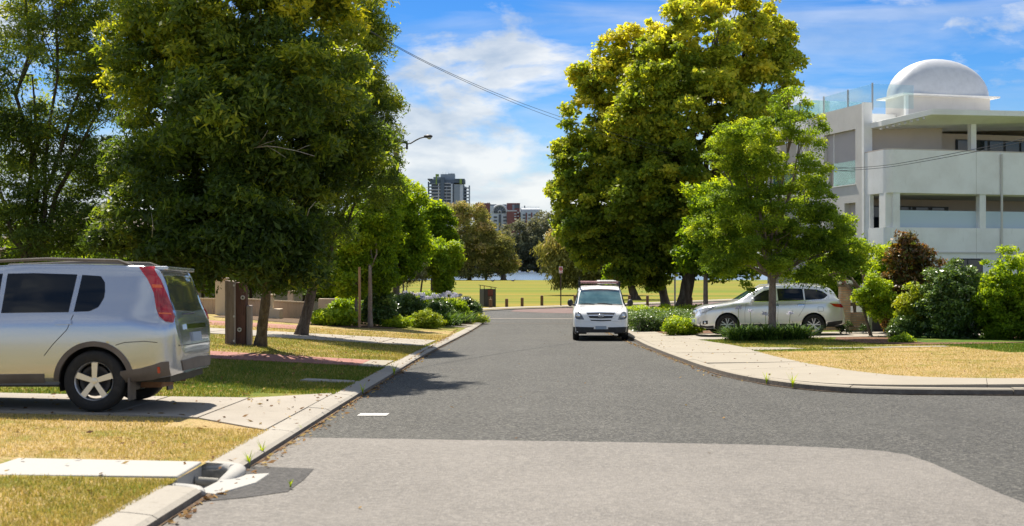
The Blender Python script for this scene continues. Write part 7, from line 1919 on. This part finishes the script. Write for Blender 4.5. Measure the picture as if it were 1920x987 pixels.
# pale post and dark arched gate beside the small crooked tree
x = P(1631, 40.5); t = thing('service_post', 'pale green service post behind the small crooked tree', 'post', (x, 40.5, bz(x, 40.5)))
mb = MB(); mb.box((0, 0, 0.38), (0.12, 0.12, 0.82)); mb.build('post', mat('pale green post', (0.42, 0.47, 0.40), 0.7), t, bevel=0.01)
mb = MB(); mb.box((0, 0, 0.82), (0.17, 0.17, 0.06)); mb.build('cap', M_conc3, t, bevel=0.01)
x = P(1647, 42.2); t = thing('wheelie_bin', 'dark rounded bin in the shade behind the small crooked tree', 'bin', (x, 42.2, bz(x, 42.2)))
mb = MB(); mb.box((0, 0, 0.30), (0.46, 0.45, 0.56), 0, 0, 1.15); mb.build('tub', M_black, t, bevel=0.04)
mb = MB(); mb.tube([(-0.27, 0, 0.60), (0.27, 0, 0.60)], 0.27, 18); mb.build('lid', M_black, t, smooth=True)
for sx in (-0.18, 0.18): mb = MB(); mb.lathe([(0, -0.03), (0.09, -0.03), (0.09, 0.03), (0, 0.03)], 14, 'x', (sx, 0.2, 0.09)); mb.build('wheel', M_rubber, t)
x = P(1600, 40.2); t = thing('fallen_branch', 'dark fallen branch with dead leaves lying before the brick pier', 'branch', (x, 40.2, bz(x, 40.2) + 0.02))
mb = MB(); mb.tube([(-0.45, 0, 0.02), (-0.2, 0.05, 0.25), (0.1, 0, 0.24), (0.42, 0, 0.22)], [0.02, 0.03, 0.025, 0.03], 7); mb.tube([(-0.3, 0.03, 0.1), (-0.34, 0.1, 0.35), (-0.28, 0.1, 0.45)], [0.02, 0.015, 0.01], 6); mb.tube([(-0.2, 0.05, 0.25), (-0.25, 0.0, 0.0)], [0.018, 0.014], 6); mb.tube([(0.42, 0, 0.22), (0.44, 0.02, 0.0)], [0.02, 0.018], 6)
mb.build('stick', M_bark, t, smooth='all')
co, fc, v = crown_data([(-0.3, 0.05, 0.2, 0.25, 0.15, 0.2), (0.4, 0, 0.2, 0.1, 0.1, 0.12)], 900, 0.07, 0.03, 0.07, per=12, zmin=0.0); lk('dead_leaves', np_mesh('dead_leaves', co, fc, v * 0.3, [LF_dark]), t)
# ---- park edge: bollards, bin enclosure, sign, wire
M_boll = mat('bollard timber', (0.12, 0.07, 0.04), 0.9, noise=[(6, (0.2, 0.12, 0.07), 0.4, 0.7, (2, 2, 0.2))])
first = None
bl = [(950, 560, 576), (979, 558, 575), (1016, 553.5, 573), (1078, 553, 572.5), (1180, 553, 570), (1214, 553.5, 570), (1296, 557, 569), (920, 561, 577.5), (1140, 553, 571)]
labs = ['short timber bollard at the park edge, nearest the bin enclosure', 'timber bollard at the park edge midway between bin enclosure and sign', 'tallest timber bollard left of the no parking sign', 'timber bollard just left of the white van', 'timber bollard just right of the white van', 'timber bollard before the plane trees, right of the forked park tree', 'timber bollard right of the thick plane trunk', 'timber bollard behind the bin enclosure', 'timber bollard hidden behind the van roof']
for (u, vt, vb_), lab in zip(bl, labs):
    s_ = (vb_ - HOR) / F; Y = 2.72 / s_
    x = P(u, Y); z0 = float(G(Y)) + 0.1; h = (vb_ - vt) * S(Y)
    if first is None:
        first = thing('bollard', lab, 'bollard', (x, Y, z0), 0, 'timber bollards along the park edge')
        mb = MB(); mb.tube([(0, 0, -0.2), (0, 0, 0.72)], 0.11, 14); mb.build('post', M_boll, first, smooth=True)
        mb = MB(); mb.lathe([(0.11, 0.72), (0.10, 0.78), (0.05, 0.81), (0, 0.82)], 14); mb.build('top', M_boll, first, smooth=True)
        first.scale = (1, 1, h / 0.82)
    else:
        d_ = dup(first, (x, Y, z0), 0, lab, (1, 1, h / 0.82))
Yn = 83.0; x = P(914.5, Yn)
bn = thing('bin_enclosure', 'dark bin enclosure with a red notice panel at the park edge', 'bin enclosure', (x, Yn, float(G(Yn)) + 0.1), 0.42)
M_dk = mat('dark slatted steel', (0.045, 0.048, 0.045), 0.6); hB = (577 - 544) * S(Yn)
for sx, nm in ((-1, 'side_panel'), (1, 'side_panel')):
    mb = MB(); mb.bbox(sx * 0.44 - 0.02, sx * 0.44 + 0.02, -0.39, 0.40, 0, hB); mb.build(nm, M_dk, bn)
mb = MB(); mb.bbox(-0.418, 0.418, 0.38, 0.42, 0, hB); mb.build('back_panel', M_dk, bn)
mb = MB(); mb.bbox(-0.418, -0.17, -0.42, -0.38, 0, hB); mb.bbox(0.22, 0.418, -0.42, -0.38, 0, hB); mb.build('front_panel', M_dk, bn)
mb = MB(); mb.bbox(-0.165, 0.215, -0.44, -0.38, hB * 0.62, hB * 0.98); mb.build('notice_panel', mat('red notice', (0.12, 0.03, 0.022), 0.6, noise=[(6, (0.16, 0.05, 0.035), 0.45, 0.7)]), bn)
mb = MB(); mb.bbox(-0.165, 0.215, -0.42, -0.385, 0, hB * 0.60); mb.build('door', mat('brown door', (0.10, 0.075, 0.05), 0.7), bn)
mb = MB(); mb.bbox(-0.02, 0.07, -0.45, -0.425, hB * 0.05, hB * 0.58); mb.build('door_strip', mat('pale strip', (0.35, 0.28, 0.2), 0.7), bn)
for sx in (-0.42, 0.42):
    mb = MB(); mb.bbox(sx - 0.02, sx + 0.02, 0.36, 0.40, hB, hB + (0.27 if sx < 0 else 0.12)); mb.bbox(sx - 0.02, sx + 0.02, -0.38, -0.34, hB, hB + (0.24 if sx < 0 else 0.10)); mb.build('roof_post', M_dk, bn)
mb = MB(); mb.add([(-0.5, -0.5, hB + 0.24), (0.5, -0.5, hB + 0.08), (0.5, 0.5, hB + 0.11), (-0.5, 0.5, hB + 0.27), (-0.5, -0.5, hB + 0.27), (0.5, -0.5, hB + 0.11), (0.5, 0.5, hB + 0.14), (-0.5, 0.5, hB + 0.30)], [(0, 3, 2, 1), (4, 5, 6, 7), (0, 1, 5, 4), (1, 2, 6, 5), (2, 3, 7, 6), (3, 0, 4, 7)]); mb.build('roof', M_dk, bn)
Yo = 84.5; x = P(1051.5, Yo); z0 = float(G(Yo)) + 0.1
sg_ = thing('parking_sign', 'white and red no parking sign on a dark pole at the park edge', 'sign', (x, Yo, z0))
hs2 = Z(500, Yo) - z0
mb = MB(); mb.tube([(0, 0, -0.2), (0, 0, hs2)], 0.045, 10); mb.build('pole', mat('dark brown pole', (0.05, 0.03, 0.022), 0.6), sg_, smooth=True)
s = S(Yo); zt_, zb2 = Z(500, Yo) - z0, Z(512.5, Yo) - z0
mb = MB(); mb.bbox(-3.6 * s, 3.6 * s, -0.065, -0.05, zb2, zt_); board = mb.build('board', mat('sign white', (0.78, 0.74, 0.74), 0.4), sg_)
M_sred = mat('sign red', (0.60, 0.03, 0.05), 0.4); M_sblk = mat('sign black', (0.03, 0.02, 0.03), 0.4)
mb = MB(); zc = zt_ - 4.6 * s
mb.tube([(2.7 * s * cos(t), -0.07, zc + 2.7 * s * sin(t)) for t in np.linspace(0, 2 * pi, 21)], 0.022, 4, cap=False); mb.tube([(-1.9 * s, -0.072, zc + 1.9 * s), (1.9 * s, -0.072, zc - 1.9 * s)], 0.02, 4)
mb.build('prohibition_ring', M_sred, board)
mb = MB(); mb.bbox(-1.1 * s, -0.5 * s, -0.069, -0.0651, zc - 1.7 * s, zc + 1.7 * s)
mb.bbox(-0.5 * s, 0.7 * s, -0.069, -0.0651, zc + 1.1 * s, zc + 1.7 * s); mb.bbox(-0.5 * s, 0.7 * s, -0.069, -0.0651, zc - 0.5 * s, zc + 0.1 * s); mb.bbox(0.701 * s, 1.3 * s, -0.069, -0.0651, zc - 0.3 * s, zc + 1.5 * s)
mb.build('letter', M_sblk, board)
mb = MB(); mb.bbox(-2.6 * s, 2.6 * s, -0.069, -0.0651, zb2 + 1.4 * s, zb2 + 2.2 * s); mb.tube([(2.4 * s, -0.068, zb2 + 0.9 * s), (3.1 * s, -0.068, zb2 + 1.8 * s), (2.4 * s, -0.068, zb2 + 2.7 * s)], 0.012, 4); mb.build('arrow', M_sred, board)
# plain pole beside the plane tree trunks
x = P(1265.5, 70); pl = MB(); pl.tube([(0, 0, -0.2), (0, 0, 2.6)], 0.055, 10); po = pl.build('sign_pole', M_steel, smooth=True); po.location = (x, 70, float(TR(x, 58)) - 0.15); tag(po, 'grey steel pole just left of the thick plane trunk', 'pole')
# ---- power pole with street lamp
Yl = 53.0; x = P(743, Yl); z0 = bz(x, Yl)
pp = thing('lamp_post', 'timber power pole with a curved street lamp arm above the left garden', 'street lamp', (x, Yl, z0))
M_lampg = mat('dark lamp metal', (0.05, 0.05, 0.055), 0.5, 0.4); hz = Z(262, Yl) - z0
mb = MB(); mb.tube([(0, 0, -0.2), (0.0, 0, hz * 0.5), (0, 0, hz)], [0.16, 0.14, 0.115], 12); mb.build('pole', M_timb, pp, smooth=True)
def q(u, v): return (P(u, Yl) - x, -0.16, Z(v, Yl) - z0)
mb = MB(); mb.tube([q(746, 268), q(757, 268), q(763, 270.5), q(770, 270), (q(780, 264)), q(788, 260), q(796, 258)], 0.032, 8); mb.build('arm', M_lampg, pp, smooth=True)
c0 = q(804, 258); s = S(Yl)
hd = MB(); hd.ball((c0[0], c0[1], c0[2] + 0.03), (7.6 * s, 0.16, 0.085), 16, 10); hd.ball((c0[0] - 6.5 * s, c0[1], c0[2] + 0.03), (2.6 * s, 0.1, 0.07), 10, 8); hd = hd.build('lamp_head', M_lampg, pp, smooth='all')
mb = MB(); mb.ball((c0[0] + 1.4 * s, c0[1], c0[2] - 0.03), (4.2 * s, 0.12, 0.075), 14, 8); mb.build('lens', mat('lamp diffuser', (0.42, 0.42, 0.38), 0.2), hd, smooth='all')
mb = MB(); a = q(763.5, 271); mb.lathe([(0.03, a[2] + 0.1), (0.05, a[2]), (0.05, a[2] - 0.06), (0.055, a[2] - 0.2), (0.04, a[2] - 0.24), (0, a[2] - 0.24)], 12, 'z', (a[0], a[1], 0)); mb.build('insulator', M_lampg, pp, smooth=True)
mb = MB(); a = q(754, 277); mb.lathe([(0.02, a[2] + 0.05), (0.035, a[2]), (0.035, a[2] - 0.24), (0, a[2] - 0.26)], 10, 'z', (a[0], a[1], 0)); mb.build('insulator', M_lampg, pp, smooth=True)
mb = MB(); mb.box((0.16, -0.14, Z(268, Yl) - z0), (0.62, 0.09, 0.09)); mb.build('crossarm', M_timb, pp)
mb = MB(); mb.tube([q(753.5, 287), q(751.5, 300), q(749.5, 312), q(745, 330), q(738, 345)], 0.012, 5); mb.build('hanging_cable', M_lampg, pp)
# ---- overhead service wires
def wire(lab, pts, r, group):
    a = np.array([(P(u, Y), Y, Z(v, Y)) for u, v, Y in pts]); b = resample(smooth_poly([tuple(p) for p in a], 3), 40)
    mb = MB(); mb.tube(b, r, 5); o = mb.build('overhead_wire', M_lampg, smooth=True); tag(o, lab, 'wire', group)
wire('upper of the two wires crossing the sky from the left tree to the plane trees', [(560, -30, 26), (730, 82, 32), (880, 155, 39), (1025, 212, 47), (1180, 260, 56), (1300, 290, 64)], 0.008, 'service wires over the street')
wire('lower of the two wires crossing the sky from the left tree to the plane trees', [(560, -28, 26.2), (728, 83, 32), (880, 158, 39), (1022, 217, 47), (1180, 268, 56), (1300, 300, 64)], 0.008, 'service wires over the street')
wire('upper wire crossing in front of the white balconies on the right', [(1300, 300, 64), (1480, 315, 52), (1560, 317, 46), (1640, 313, 42), (1700, 305, 38), (1920, 262, 30), (2100, 215, 26)], 0.010, 'wires in front of the apartments')
wire('lower wire crossing in front of the white balconies on the right', [(1300, 306, 64.2), (1480, 322, 52), (1560, 321, 46), (1640, 317, 42), (1700, 309, 38), (1920, 268, 30), (2100, 222, 26)], 0.010, 'wires in front of the apartments')
# ---- pale garden stones
def stone(u, v, w, h, lab):
    Y = None
    for yy in np.arange(20, 60, 0.1):
        x = P(u, yy)
        if HOR + F * (EYE - bz(x, yy)) / yy <= v: Y = yy; break
    x = P(u, Y); t = MB(); t.ball((0, 0, h * 0.5), (w, w * 0.7, h), 12, 8); t.v = [(a + jit(0.03), b + jit(0.03), max(-0.05, c + jit(0.02))) for a, b, c in t.v]
    o = t.build('garden_stone', M_cream, smooth='all'); o.location = (x, Y, bz(x, Y)); tag(o, lab, 'stone')
stone(669, 611, 0.16, 0.13, 'brownish stone at the foot of the tree stake'); stone(774, 601, 0.13, 0.10, 'pale stone left of the lime green shrub'); stone(1301, 628, 0.12, 0.10, 'pale stone under the nose of the silver wagon')
# ---- birds on the park lawn
for u, v, lab in ((924, 530, 'dark bird on the park lawn above the bin enclosure'), (962, 529.5, 'dark bird on the park lawn further right')):
    Y = 2.9 / ((v - HOR) / F); x = P(u, Y); t = thing('bird', lab, 'bird', (x, Y, float(G(Y)) + 0.1))
    mb = MB(); mb.ball((0, 0, 0.30), (0.28, 0.13, 0.14), 12, 8); mb.tube([(0.2, 0, 0.34), (0.30, 0, 0.46), (0.33, 0, 0.55)], [0.07, 0.05, 0.045], 8); mb.ball((0.35, 0, 0.57), (0.07, 0.05, 0.055), 8, 6); mb.tube([(0.40, 0, 0.57), (0.47, 0, 0.55)], [0.02, 0.004], 5); mb.tube([(-0.2, 0, 0.32), (-0.42, 0, 0.28)], [0.07, 0.02], 6)
    mb.build('body', M_hair, t, smooth='all')
    for sy in (-0.05, 0.05): mb = MB(); mb.tube([(0.02, sy, 0.2), (0.0, sy, 0.1), (0.03, sy, 0.0)], 0.012, 5); mb.build('leg', M_hair, t)
